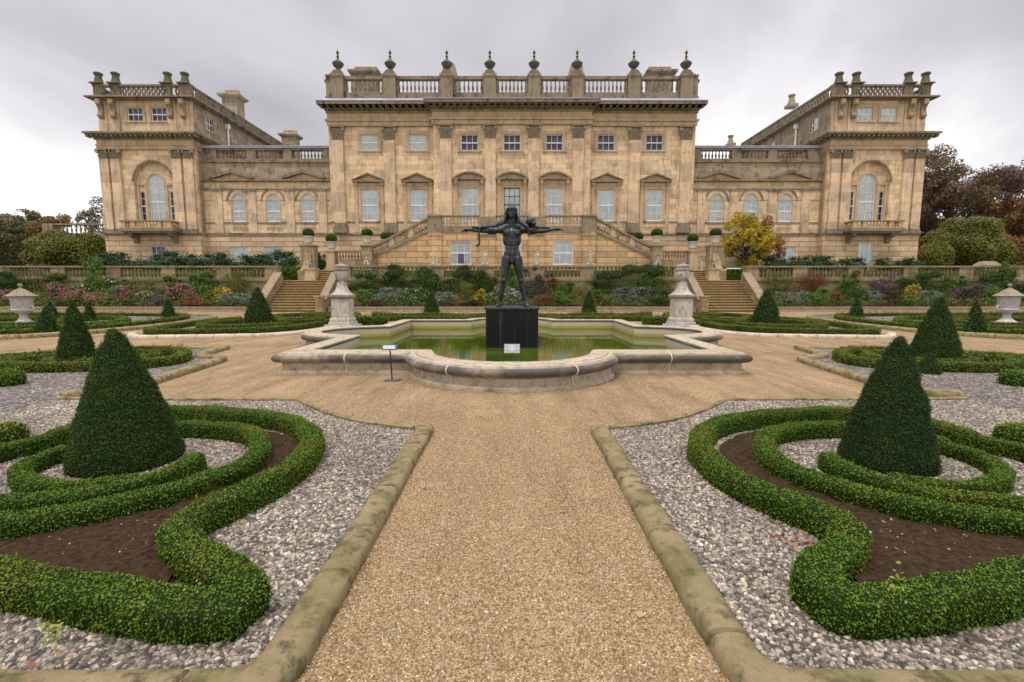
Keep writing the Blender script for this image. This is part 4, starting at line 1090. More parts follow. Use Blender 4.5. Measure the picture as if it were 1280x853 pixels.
mb = MB(); mb.prism_xy([(-0.13, -0.07), (0.10, -0.09), (0.15, 0.07), (-0.09, 0.06)], 0.0, 0.025); mb.build('foot_slate', M_FLINT, sg)
sg = thing('garden_spotlight', 'tiny black lamp head on a short stake behind the left rear rim of the pond', 'lamp', (-5.35, 18.6, 0.0))
mb = MB(); mb.tube([(0, 0, 0), (0, 0, 0.42)], 0.018, 6); mb.build('stake', M_BLACK, sg); mb = MB(); mb.box(-0.12, 0.12, -0.05, 0.05, 0.40, 0.50); mb.build('lamp_head', M_BLACK, sg)

# ------------------------------------------------------------------ urns
def tall_urn(s):
    S = SIDE[s]
    t = thing('urn_pedestal', f'square pale stone pedestal and stepped base carrying the big {S} urn', 'pedestal', (s * 7.25, 20.6, 0.0), 0, 'tall urn pedestals')
    mb = MB(); mb.frustum(0, 0, -0.02, 0.12, 0.80, 0.75, 0.78, .73); mb.frustum(0, 0, 0.12, 0.24, 0.64, 0.60, 0.62, 0.58); mb.build('stepped_base', M_URN, t, bevel=0.02)
    mb = MB(); mb.sq_lathe(0, 0, [(0.56, 0.24), (0.56, 0.36), (0.50, 0.42), (0.475, 0.44), (0.475, 1.22)]); mb.build('shaft', M_URN, t, bevel=0.015)
    mb = MB(); mb.sq_lathe(0, 0, [(0.48, 1.22), (0.57, 1.28), (0.58, 1.36), (0.53, 1.40)]); mb.build('cornice', M_DURN, t, bevel=0.01)
    mb = MB(); mb.sq_lathe(0, 0, [(0.52, 1.40), (0.44, 1.43), (0.35, 1.50), (0.28, 1.60), (0.225, 1.72), (0.20, 1.84), (0.20, 1.92)]); mb.build('waisted_neck', M_URN, t)
    u = thing('stone_urn', f'squat gadrooned {S} urn, pale bowl with blackened lid, on its pedestal', 'urn', (s * 7.25, 20.6, 1.92), 0, 'tall pedestal urns')
    mb = MB(); n = 28; prof = [(0.17, 0.0), (0.14, 0.03), (0.13, 0.06), (0.18, 0.09), (0.29, 0.14), (0.36, 0.24), (0.385, 0.36), (0.39, 0.44), (0.375, 0.47)]
    mb.lathe(0, 0, prof, n)
    vs = []
    for i, v in enumerate(mb.v):
        k = i % n; f = 1.0 + (0.035 if (k % 2) else -0.025) * (1 if 0.12 < v[2] < 0.40 else 0); vs.append((v[0] * f, v[1] * f, v[2]))
    mb.v = vs; mb.build('bowl', M_URN, u, smooth=False)
    mb = MB(); mb.lathe(0, 0, [(0.37, 0.47), (0.42, 0.49), (0.43, 0.53), (0.40, 0.55), (0.39, 0.64), (0.41, 0.67), (0.33, 0.72), (0.18, 0.75), (0.06, 0.78), (0.02, 0.80)], 24); mb.build('lid', M_DURN, u, smooth=True)
for q_ in (-1, 1): tall_urn(q_)
for _o in bpy.data.objects:
    if _o.parent and _o.parent.name.split('.')[0] in ('urn_pedestal', 'stone_urn') and _o.type == 'MESH':
        for _v in _o.data.vertices: _v.co.x *= 0.77; _v.co.y *= 0.77

def lidded_urn(x, y, S):
    u = thing('lidded_urn', f'pale lidded stone urn with scroll handles near the {S} edge of the far parterre', 'urn', (x, y, 0.0), 0, 'lidded urns of the far parterre')
    mb = MB(); mb.lathe(0, 0, [(0.52, 0), (0.52, 0.07), (0.45, 0.10), (0.30, 0.18), (0.18, 0.30), (0.15, 0.42), (0.20, 0.46), (0.20, 0.49)], 16); mb.build('foot', M_POT, u, smooth=True)
    mb = MB(); mb.lathe(0, 0, [(0.15, 0.49), (0.30, 0.54), (0.42, 0.60), (0.46, 0.68), (0.42, 0.74), (0.44, 0.78), (0.46, 1.10), (0.50, 1.24), (0.50, 1.28)], 20)
    mb.build('bowl', M_POT, u, smooth=True)
    for s in (-1, 1):
        mb = MB(); mb.tube(spline([(s * 0.42, 0, 0.66), (s * 0.56, 0, 0.66), (s * 0.60, 0, 0.78), (s * 0.52, 0, 0.85), (s * 0.44, 0, 0.80)], 0.04), 0.045, 8); mb.build('handle', M_POT, u, smooth=True)
    mb = MB(); mb.lathe(0, 0, [(0.66, 1.28), (0.68, 1.31), (0.62, 1.35), (0.42, 1.45), (0.28, 1.56), (0.14, 1.64), (0.07, 1.67), (0.06, 1.72), (0.10, 1.76), (0.11, 1.82), (0.07, 1.87), (0.02, 1.88)], 20); mb.build('lid', M_COPE, u, smooth=True)
lidded_urn(-22.6, 22.2, 'left'); lidded_urn(23.4, 22.7, 'right')
for _o in bpy.data.objects:
    if _o.parent and _o.parent.name.split('.')[0] == 'lidded_urn' and _o.type == 'MESH':
        for _v in _o.data.vertices: _v.co.x *= 0.86; _v.co.y *= 0.86

# ------------------------------------------------------------------ third beds, far beds, back bed
for s in (-1, 1):
    S = SIDE[s]
    edge = spline([(7.3, 20.0) if s < 0 else (7.5, 20.0), (7.6, 17.6), (8.3, 16.4), (9.5, 16.0), (11.0, 15.75), (12.3, 15.7), (13.2, 16.6)], 0.2)
    kerb('stone_kerb', f'pale chipped kerb curving round the front of the third {S} bed', mir(edge, s), 'pale kerbs of the third beds', mat=M_PALEK, joint=0.6, k=1.1)
    o = flat_poly('grey_chippings', mir(edge + [(14.0, 19), (14.9, 24), (13.4, 30.5), (9.2, 30.5), (8.0, 24)], s), 0.02, M_CHIP, 'stuff'); tag(o, f'chippings under the hedges of the third {S} bed', 'gravel')
    G = 'low box hedges of the third beds'
    kw = dict(w=0.27, h=0.21, leaf=0.036, dens=1900, step=0.15, amp=.012, mats=[M_BOXFAR, M_BOXCORE])
    hedge(f'front box hedge rimming the third {S} bed toward the pond', mir([(8.4, 21.0), (8.5, 19.2), (9.1, 17.9), (10.4, 17.1), (11.8, 16.8), (12.9, 17.0), (13.4, 18.2), (14.0, 21.0), (13.9, 24.5)], s), G, **kw)
    hedge(f'rear box hedge of the third {S} bed before the stairs', mir([(8.5, 22.0), (8.6, 26.0), (9.5, 29.2), (11.3, 29.9), (12.8, 28.5), (13.8, 25.0)], s), G, **kw)
    hedge(f'inner S-shaped box hedge round the cone of the third {S} bed', mir([(9.6, 20.4), (10.4, 19.4), (11.8, 19.1), (13.0, 20.0), (13.0, 22.2), (11.8, 23.4), (10.4, 24.2), (9.8, 25.8), (10.6, 27.5), (12.0, 27.8)], s), G, **kw)
    hedge(f'straight box spur across the third {S} bed', mir([(9.2, 23.2), (10.2, 22.0), (11.0, 22.9), (12.4, 25.4)], s), G, **kw)
    # far bed at the side
    fe = spline([(38, 14.5), (26, 14.6), (19, 14.9), (16.3, 15.6), (15.3, 18.0), (15.4, 22.0), (17.0, 27.4), (20, 29.6), (30, 30.5), (40, 30.5)], 0.3)
    kerb('stone_kerb', f'low grey-green kerb round the wide far {S} parterre', mir(fe, s), 'kerbs of the far parterres', joint=1.6, k=1.3, step=0.25)
    o = flat_poly('grey_chippings', mir(fe, s), 0.02, M_CHIP, 'stuff'); tag(o, f'chippings of the wide far {S} parterre', 'gravel')
    G = 'low box hedges of the far parterres'; kw = dict(w=0.30, h=0.19, leaf=0.045, dens=1200, step=0.25, amp=0.015, mats=[M_BOXFAR, M_BOXCORE])
    hedge(f'long front hedge of the far {S} parterre', mir([(34, 16.0), (26, 16.0), (20, 16.3), (17.2, 17.2), (16.5, 19.5), (16.8, 23), (18.2, 26.8), (21, 28.6), (30, 29.4), (36, 29.4)], s), G, **kw)
    hedge(f'wavy second hedge inside the far {S} parterre', mir([(32, 17.8), (27, 18.2), (24, 17.6), (20.5, 18.2), (18.4, 19.4), (18.2, 22.0), (20.0, 24.6), (24, 25.8), (28, 25.2), (32, 26.6)], s), G, **kw)
    hedge(f'central scroll hedge of the far {S} parterre left by the urn', mir([(30, 20.4), (26, 20.0), (22.5, 20.2), (20.3, 21.2), (21.5, 23.4), (24.5, 24.2), (28, 23.0), (32, 23.6)], s) , G, **kw)
    # rear bed beyond the pond
    hedge(f'long low hedge behind the {S} half of the pond', mir([(0.9, 24.6), (3.6, 24.4), (6.0, 24.6), (7.9, 24.0)], s), 'low hedges behind the pond', w=0.32, h=0.24, leaf=0.055, dens=900, step=0.15, mats=[M_BOXFAR, M_BOXCORE])
    hedge(f'second low hedge behind the {S} half of the pond, nearer the flower bed', mir([(0.9, 27.6), (2.6, 26.6), (4.4, 27.9), (6.4, 27.3), (8.2, 28.6)], s), 'low hedges behind the pond', w=0.32, h=0.24, leaf=0.055, dens=900, step=0.15, mats=[M_BOXFAR, M_BOXCORE])
    hedge(f'short dark hedge block between pond and {S} urn pedestal', mir([(6.3, 22.2), (7.0, 22.0), (8.0, 22.4)], s) if s > 0 else mir([(6.0, 22.2), (7.0, 22.0), (8.0, 22.4)], s), 'low hedges behind the pond', w=0.5, h=0.34, leaf=0.06, dens=560, step=0.15)
GC = 'clipped yew cones of the parterre'
topiary('yew cone before the left stair beside the white urn', -11.55, 21.9, 0.60, 1.72, 0.07, 600, 5)
topiary('yew cone before the right stair beside the white urn', 11.75, 22.2, 0.60, 1.62, 0.07, 600, 6)
topiary('little yew cone behind the left half of the pond', -4.75, 28.4, 0.48, 1.50, 0.07, 600, 7)
topiary('little yew cone behind the right half of the pond', 4.55, 28.4, 0.46, 1.55, 0.07, 600, 8)
for s_, px, base, top, w, lab in [(-1, 47, 412, 383, 25, 'dark yew cone in front of the left lidded urn'), (-1, 57, 397, 377, 17, 'yew cone just right of the left lidded urn, behind it'), (-1, 105, 397, 378, 16, 'small yew cone at the far left parterre beneath pink flowers'), (-1, 205, 394, 374, 17, 'small yew cone at the right tip of the far left parterre'),
                                  (1, 1077, 393, 374, 18, 'small yew cone at the left tip of the far right parterre'), (1, 1231, 411, 385, 24, 'yew cone in front of the right lidded urn'), (1, 1227, 396, 376, 16, 'small yew cone just behind the right lidded urn'), (-1, 93, 398, 390, 14, 'very small clipped yew stub peeping over the mid-left cone')]:
    if top == 390: continue
    u = -(base - CY) / F; t = (0.22 - EYE) / (-_s + u * _c); X = (px - CX) / F * t; Yv = (_c + u * _s) * t; r = w / 2 / F * t
    h = at(px, top, Yv + r)[1]
    topiary(lab, X, Yv + r, r * .9, h, 0.08, 500, int(px))

# ------------------------------------------------------------------ terraces, stairs
ZM, ZU = 2.35, 3.2                    # landing terrace, house terrace
mb = MB(); mb.box(-75, 75, 38.42, 41.6, -0.05, ZM); o = mb.build('lower_terrace', M_TERR); o['kind'] = 'structure'
mb = MB(); mb.box(-75, -17.6, 40.2, 110, -0.04, ZU); mb.box(17.6, 75, 40.2, 110, -0.04, ZU); mb.box(-17.6, 17.6, 40.35, 110, -0.04, ZU); o = mb.build('house_terrace', M_GRASS); o['kind'] = 'structure'

def baluster_prof(h):
    k = h / 0.6
    return [(0.085, 0), (0.085, 0.05 * k), (0.045, 0.08 * k), (0.055, 0.11 * k), (0.095, 0.20 * k), (0.09, 0.27 * k), (0.045, 0.40 * k), (0.035, 0.48 * k), (0.06, 0.51 * k), (0.04, 0.53 * k), (0.085, 0.56 * k), (0.085, 0.60 * k)]
def balustrade(parent, x0, x1, y, z0, z1, mat=None, cmat=None, th=0.30, plinth=0.12, cop=0.12, step=0.27, k=1.0, name='balustrade'):
    "run of balusters along x between z0 and z1; coping a child"
    mb = MB(); mb.box(x0, x1, y - th / 2, y + th / 2, z0, z0 + plinth)
    n = max(1, int(round((x1 - x0) / step))); h = z1 - cop - z0 - plinth
    for i in range(n):
        x = x0 + (i + 0.5) * (x1 - x0) / n
        mb.lathe(x, y, [(r * k, z0 + plinth + z) for r, z in baluster_prof(h)], 8)
    b = mb.build(name, mat or M_TERR, parent)
    mb = MB(); mb.box(x0, x1, y - th / 2 - 0.05, y + th / 2 + 0.05, z1 - cop + 0.002, z1); mb.build('coping', cmat or M_COPE, b)
    return b
def pier(mb, cx, cy, hx, hy, z0, z1, cap=0.12):
    mb.box(cx - hx - .03, cx + hx + .03, cy - hy - .03, cy + hy + .03, z0, z0 + 0.14)
    mb.box(cx - hx, cx + hx, cy - hy, cy + hy, z0 + 0.14, z1 - cap)
    mb.frustum(cx, cy, z1 - cap, z1 - cap * .55, hx + .02, hy + .02, hx + .08, hy + .08); mb.box(cx - hx - .08, cx + hx + .08, cy - hy - .08, cy + hy + .08, z1 - cap * .55, z1)

WY = 38.2
def garden_wall(label, x0, x1, ztop, bays, name='garden_wall', piers=None):
    root = thing(name, label, 'wall', ((x0 + x1) / 2, WY, 0)); cx = (x0 + x1) / 2
    mb = MB(); mb.box(x0 - cx, x1 - cx, -0.25, 0.2, -0.03, 2.28); mb.build('retaining_wall', M_TERR, root)
    mb = MB(); mb.box(x0 - cx, x1 - cx, -0.33, 0.22, 2.28, 2.36); mb.box(x0 - cx, x1 - cx, -0.29, 0.22, 2.36, 2.44); mb.box(x0 - cx, x1 - cx, -0.28, 0.22, 0.9, 0.96); mb.build('string_course', M_COPE, root)
    step = (x1 - x0) / bays
    for i in range(bays + 1):
        if piers and i not in piers: continue
        p = x0 + i * step - cx; hx = 0.55 if i not in (0, bays) else 0.55
        p = min(max(p, x0 - cx + hx), x1 - cx - hx)
        mb = MB(); mb.box(p - hx, p + hx, -0.22, 0.18, 2.44, ztop - 0.12); mb.build('pier', M_TERR, root)
    for i in range(bays):
        a = x0 + i * step - cx + (1.1 if i == 0 else .55); b = x0 + (i + 1) * step - cx - (1.1 if i == bays - 1 else .55)
        balustrade(root, a, b, 0, 2.44, ztop - .002, M_TERR, M_COPE, th=.34, step=0.30, k=1.05)
    mb = MB(); mb.box(x0 - cx - .05, x1 - cx + .05, -0.30, 0.26, ztop - 0.12, ztop); mb.build('coping', M_COPE, root)
    return root
ZT = 3.46
garden_wall('long retaining wall with stone balustrade to the left of the stairs', -66, -18.25, ZT, 11)
garden_wall('long retaining wall with stone balustrade to the right of the stairs', 18.25, 66, ZT, 11)
garden_wall('retaining wall with low balustrade between the two garden stairs', -13.75, 13.75, ZT + 0.02, 7)

for s in (-1, 1):
    S = SIDE[s]; cx = 15.95
    root = thing('garden_stairs', f'wide flight of worn stone steps up to the {S} end of the terrace', 'stairs', (s * cx, 36.5, 0), 0, 'garden stairs')
    n = 12; rise = ZM / n; y0 = 34.85; tread = (WY + 0.2 - y0) / n
    mb = MB()
    for i in range(n):
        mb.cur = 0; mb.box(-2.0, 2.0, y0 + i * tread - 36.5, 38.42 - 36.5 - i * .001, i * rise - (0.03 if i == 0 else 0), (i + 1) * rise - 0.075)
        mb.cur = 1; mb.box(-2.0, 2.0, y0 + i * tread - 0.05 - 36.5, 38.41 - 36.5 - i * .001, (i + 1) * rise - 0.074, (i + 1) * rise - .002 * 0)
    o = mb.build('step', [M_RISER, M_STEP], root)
    for side, xx in (('outer', s * 2.25), ('inner', -s * 2.2)):
        w = 0.24 if side == 'outer' else 0.2
        mb = MB(); mb.prism_yz([(34.6 - 36.5, -0.03), (38.0 - 36.5, -0.03), (38.0 - 36.5, 2.75), (37.6 - 36.5, 2.75), (34.9 - 36.5, 0.75), (34.6 - 36.5, 0.75)], xx - w, xx + w); mb.build('cheek_wall', M_TERR, root)
        mb = MB(); mb.prism_yz([(37.65 - 36.5, 2.78), (34.85 - 36.5, 0.78), (34.85 - 36.5, 0.92), (37.65 - 36.5, 2.94)], xx - w - .09, xx + w + .09); mb.build('coping', M_COPE, root)
        mb = MB(); pier(mb, xx, 34.45 - 36.5, w + .03, 0.26, -0.02, 1.08 if side == 'outer' else 1.15); mb.build('end_pier', M_TERR, root)
    # upper flight
    root = thing('upper_stairs', f'narrow upper flight of steps behind the {S} garden stairs', 'stairs', (s * 15.5, 39.5, ZM), 0, 'upper stairs')
    mb = MB()
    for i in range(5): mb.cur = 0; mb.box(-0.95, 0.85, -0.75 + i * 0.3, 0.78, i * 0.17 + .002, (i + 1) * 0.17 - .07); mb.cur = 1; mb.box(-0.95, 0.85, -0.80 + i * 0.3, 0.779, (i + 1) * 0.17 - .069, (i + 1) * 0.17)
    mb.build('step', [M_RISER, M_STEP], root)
    mb = MB(); X = s * 1.22
    pts = [(-1.1, 0.0), (0.70, 0.0), (0.70, 2.2), (0.35, 2.2), (0.15, 1.6), (-0.15, 1.15), (-0.6, 0.85), (-1.1, 0.75)]
    mb.prism_yz(pts, X - .27, X + .27); mb.build('swept_wall', M_TERR, root)
    # piers for pots
    for nm, px0, px1, ptop, Yp, lab in (('a', 377.5, 396, 306.8, 40.35, 'tall outer'), ('b', 409, 421, 313.5, 41.0, 'shorter inner'), ('c', 452.5, 467, 306.8, 40.55, 'tall')):
        xa = at(px0, 320, Yp)[0]; xb = at(px1, 320, Yp)[0]; zt = zz(ptop, Yp)
        wh = {'a': f'tall stone pier at the head of the {S} upper steps', 'b': f'lower stone pier beside the {S} upper steps', 'c': f'stone pier at the foot of the {S} perron balustrade'}[nm]
        pr = thing('stone_pier', wh, 'pier', (-s * (xa + xb) / 2 * 1.0 if s > 0 else (xa + xb) / 2, Yp, ZU), 0, 'stone piers of the terrace')
        mb = MB(); pier(mb, 0, 0, (xb - xa) / 2 - .06, 0.42, -0.02, zt - ZU, 0.16); mb.build('shaft', M_TERR if nm != 'b' else M_TRIM, pr)
        z = zt
        pot = thing('planter', {'a': f'white pot with clipped box ball on the tall outermost {S} pier', 'b': f'white pot with box ball on the lower pier by the {S} upper steps', 'c': f'white pot with box ball on the pier at the foot of the {S} perron stair'}[nm], 'planter', (pr.location.x, Yp, z), 0, 'potted box balls')
        mb = MB(); mb.lathe(0, 0, [(0.25, 0), (0.25, .05), (0.19, .10), (0.20, .15), (0.32, .20), (0.33, .40), (0.35, .62), (0.41, .67), (0.41, .74), (0.36, .745)], 14); mb.build('pot', M_POT, pot, smooth=True)
        Q, V0, F0 = cone_mesh(0.45, 0.60, 0.06, 560, int(px0), prof=[(0.55, 0), (0.85, .12), (1.0, .35), (0.97, .6), (0.75, .83), (0.4, .96), (0.05, 1.0)], z0=0.74, amp=0.02)
        link_mesh('box_ball', quads_mesh('box_ball', Q, V0, F0), [M_BOX, M_BOXCORE], pot)
    # fourth pot, further back on the stair foot
    xx, z = at(481.5, 304, 42.3)
    pot = thing('planter', f'small white pot with box ball half hidden behind the {S} perron handrail', 'planter', (xx if s < 0 else -xx, 42.6, z - 0.42), 0, 'potted box balls')
    mb = MB(); mb.lathe(0, 0, [(0.25, 0), (0.25, .05), (0.19, .10), (0.20, .15), (0.32, .20), (0.33, .40), (0.35, .62), (0.41, .67), (0.41, .74), (0.36, .745)], 14); mb.build('pot', M_POT, pot, smooth=True)
    Q, V0, F0 = cone_mesh(0.44, 0.58, 0.07, 420, 17, prof=[(0.55, 0), (0.85, .12), (1.0, .35), (0.97, .6), (0.75, .83), (0.4, .96), (0.05, 1.0)], z0=0.74, amp=0.02)
    link_mesh('box_ball', quads_mesh('box_ball', Q, V0, F0), [M_BOX, M_BOXCORE], pot)
    pd = thing('stone_pier', f'hidden stone block carrying the rearmost {S} pot', 'pier', (pot.location.x, 42.6, ZU), 0, 'stone piers of the terrace')
    mb = MB(); pier(mb, 0, 0, 0.32, 0.32, -0.02, pot.location.z - ZU, 0.12); mb.build('shaft', M_TERR, pd)
    # balustrade between piers b and c
    pr = thing('parapet', f'short balustraded parapet between the two pot piers, {S} side', 'parapet', (s * 13.55, 40.8, ZU), 0, 'short parapets')
    mb = MB(); mb.box(-1.0, 1.0, -0.2, 0.2, -0.02, 0.85); mb.build('plinth_wall', M_TERR, pr)
    balustrade(pr, -1.0, 1.0, 0, 0.85, zz(313.5, 40.8) - ZU, M_TERR, M_TERR, th=.3, step=.26, plinth=.06)
    # low sphinx pier
    xa, _ = at(376.5, 340, 37.9); xb, _ = at(391, 340, 37.9); zt = zz(335, 37.9)
    pr = thing('stone_pier', f'low square pier in the middle of the {S} stair head under a small crouching figure', 'pier', (s * abs(xa + xb) / 2, 38.75, ZM), 0, 'stone piers of the terrace')
    mb = MB(); pier(mb, 0, 0, (xb - xa) / 2 - .05, 0.36, -0.02, zt - ZM, 0.14); mb.build('shaft', M_TRIM, pr)
    for k_, (X, Yv, zb, lab) in enumerate([(s * abs(xa + xb) / 2, 38.75, zt, f'small dark crouching stone figure on the low pier of the {S} stairs'), (s * abs(at(458.5, 330, WY)[0]), WY, ZT + .02, f'small crouching stone figure on the balustrade below the {S} perron pier')]):
        f = thing('stone_figure', lab, 'statue', (X, Yv, zb), 0, 'small crouching stone figures')
        mb = MB(); cone_pair(mb, (0, 0.12, 0.18), (0, -0.10, 0.36), 0.17, 0.13); mb.ball((0, -0.14, 0.56), (0.10, 0.11, 0.13)); mb.ball((0, 0.02, 0.72), (0.05, 0.05, 0.10)) if k_ == 0 else None
        for q in (-1, 1): cone_pair(mb, (q * .10, -0.14, 0.34), (q * .12, -0.24, 0.06), 0.055, 0.05); cone_pair(mb, (q * .14, 0.14, 0.14), (q * .17, -0.10, 0.07), 0.09, 0.06)
        fuse('body', mb, M_DURN if k_ == 0 else M_URN, f, 0.022, 2)
        mb = MB(); mb.box(-.22, .22, -.28, .26, -0.01, 0.045); mb.build('base', M_COPE, f)
# white handrails at the right-hand stairs only
hr = thing('handrail', 'white painted handrail at the head of the right garden stairs', 'handrail', (18.0, 38.85, ZM))
mb = MB(); mb.box(-1.0, -0.86, -.05, .05, 0, 0.98); mb.box(-1.0, 0.35, -.05, .05, 0.90, 0.985); mb.build('rail', M_WHITE, hr)
hr = thing('handrail', 'short white handrail post beside the right upper steps', 'handrail', (15.35, 41.3, ZU))
mb = MB(); mb.box(.70, .84, -.05, .05, -0.02, 0.95); mb.box(-0.3, .84, -.05, .05, 0.86, 0.95); mb.build('rail', M_WHITE, hr)

def figurine(px, lab, wide):
    X = at(px, 331, WY)[0]
    f = thing('stone_figure', lab, 'statue', (X, WY, ZT + .02), 0, 'small standing stone figures')
    mb = MB(); 
    for q in (-1, 1): cone_pair(mb, (q * .07, 0, .52), (q * .08, 0, .08), .09, .055)
    if not wide: mb.lathe(0, 0, [(.17, .04), (.15, .25), (.13, .5), (.12, .62)], 10)
    mb.ball((0, 0, .62), (.13, .1, .13)); mb.ball((0, 0, .80), (.15, .11, .17)); mb.ball((0.02, -.01, 1.05), (.075, .085, .10)); cone_pair(mb, (0, 0, .88), (0.01, 0, 1.0), .06, .05)
    if wide:
        cone_pair(mb, (-.14, 0, .9), (-.26, -.02, 1.02), .045, .04); cone_pair(mb, (.14, 0, .9), (.27, -.02, .98), .045, .04); mb.ball((-.28, 0, 1.06), .07); mb.ball((.3, 0, 1.0), .06)
        mb.ball((-.2, .02, .12), (.12, .1, .12)); mb.ball((.18, .02, .1), (.12, .1, .1))
    else:
        cone_pair(mb, (-.15, 0, .9), (-.18, -.06, .66), .045, .04); cone_pair(mb, (.15, 0, .9), (.1, -.1, .72), .045, .04)
    fuse('body', mb, M_URN, f, 0.024, 2)
    mb = MB(); mb.lathe(0, 0, [(.22, -.01), (.22, .05)], 12); mb.build('base', M_COPE, f)
figurine(542, 'slim pale draped stone figure on the balustrade left of the purple-panelled window', False)
figurine(607, 'small stone cherub with raised arms between window and bronze man', True)
figurine(671.5, 'pale draped stone figure on the balustrade just right of the bronze man', False)
figurine(738, 'small stone cherub figure right of the right basement window', True)

# ------------------------------------------------------------------ the house
house = thing('country_house', 'grand pale gold stone country house with pilastered centre, low wings and corner pavilions', 'house', (0, 44.0, ZU))
HO = (0, 44.0, ZU)
def hb(mb, name, mat, parent=None, smooth=False):
    rel(mb, *HO)
    return mb.build(name, mat, parent or house, smooth)
def walls(mb, x0, x1, z0, z1, yf, th, ops):
    "wall face at yf with openings (xa, xb, za, zb, arched)"
    xs = sorted({x0, x1, *[o[0] for o in ops], *[o[1] for o in ops]}); zs = sorted({z0, z1, *[o[2] for o in ops], *[o[3] for o in ops]})
    for i in range(len(xs) - 1):
        run = None
        for j in range(len(zs) - 1):
            xm, zm = (xs[i] + xs[i + 1]) / 2, (zs[j] + zs[j + 1]) / 2
            hole = any(o[0] < xm < o[1] and o[2] < zm < o[3] for o in ops)
            if not hole and run is None: run = zs[j]
            if (hole or j == len(zs) - 2) and run is not None:
                end = zs[j] if hole else zs[j + 1]
                mb.box(xs[i], xs[i + 1], yf, yf + th, run, end); run = None
    for o in ops:
        if len(o) > 4 and o[4]:
            xa, xb, za, zb = o[:4]; r = (xb - xa) / 2; cxm = (xa + xb) / 2; zs_ = zb - r; n = 12
            for q in range(n):
                a0, a1 = math.pi * q / n, math.pi * (q + 1) / n
                X0, Z0 = cxm + r * math.cos(a0), zs_ + r * math.sin(a0); X1, Z1 = cxm + r * math.cos(a1), zs_ + r * math.sin(a1)
                mb.prism_xz([(X1, Z1), (X0, Z0), (X0, zb + .001), (X1, zb + .001)], yf, yf + th)
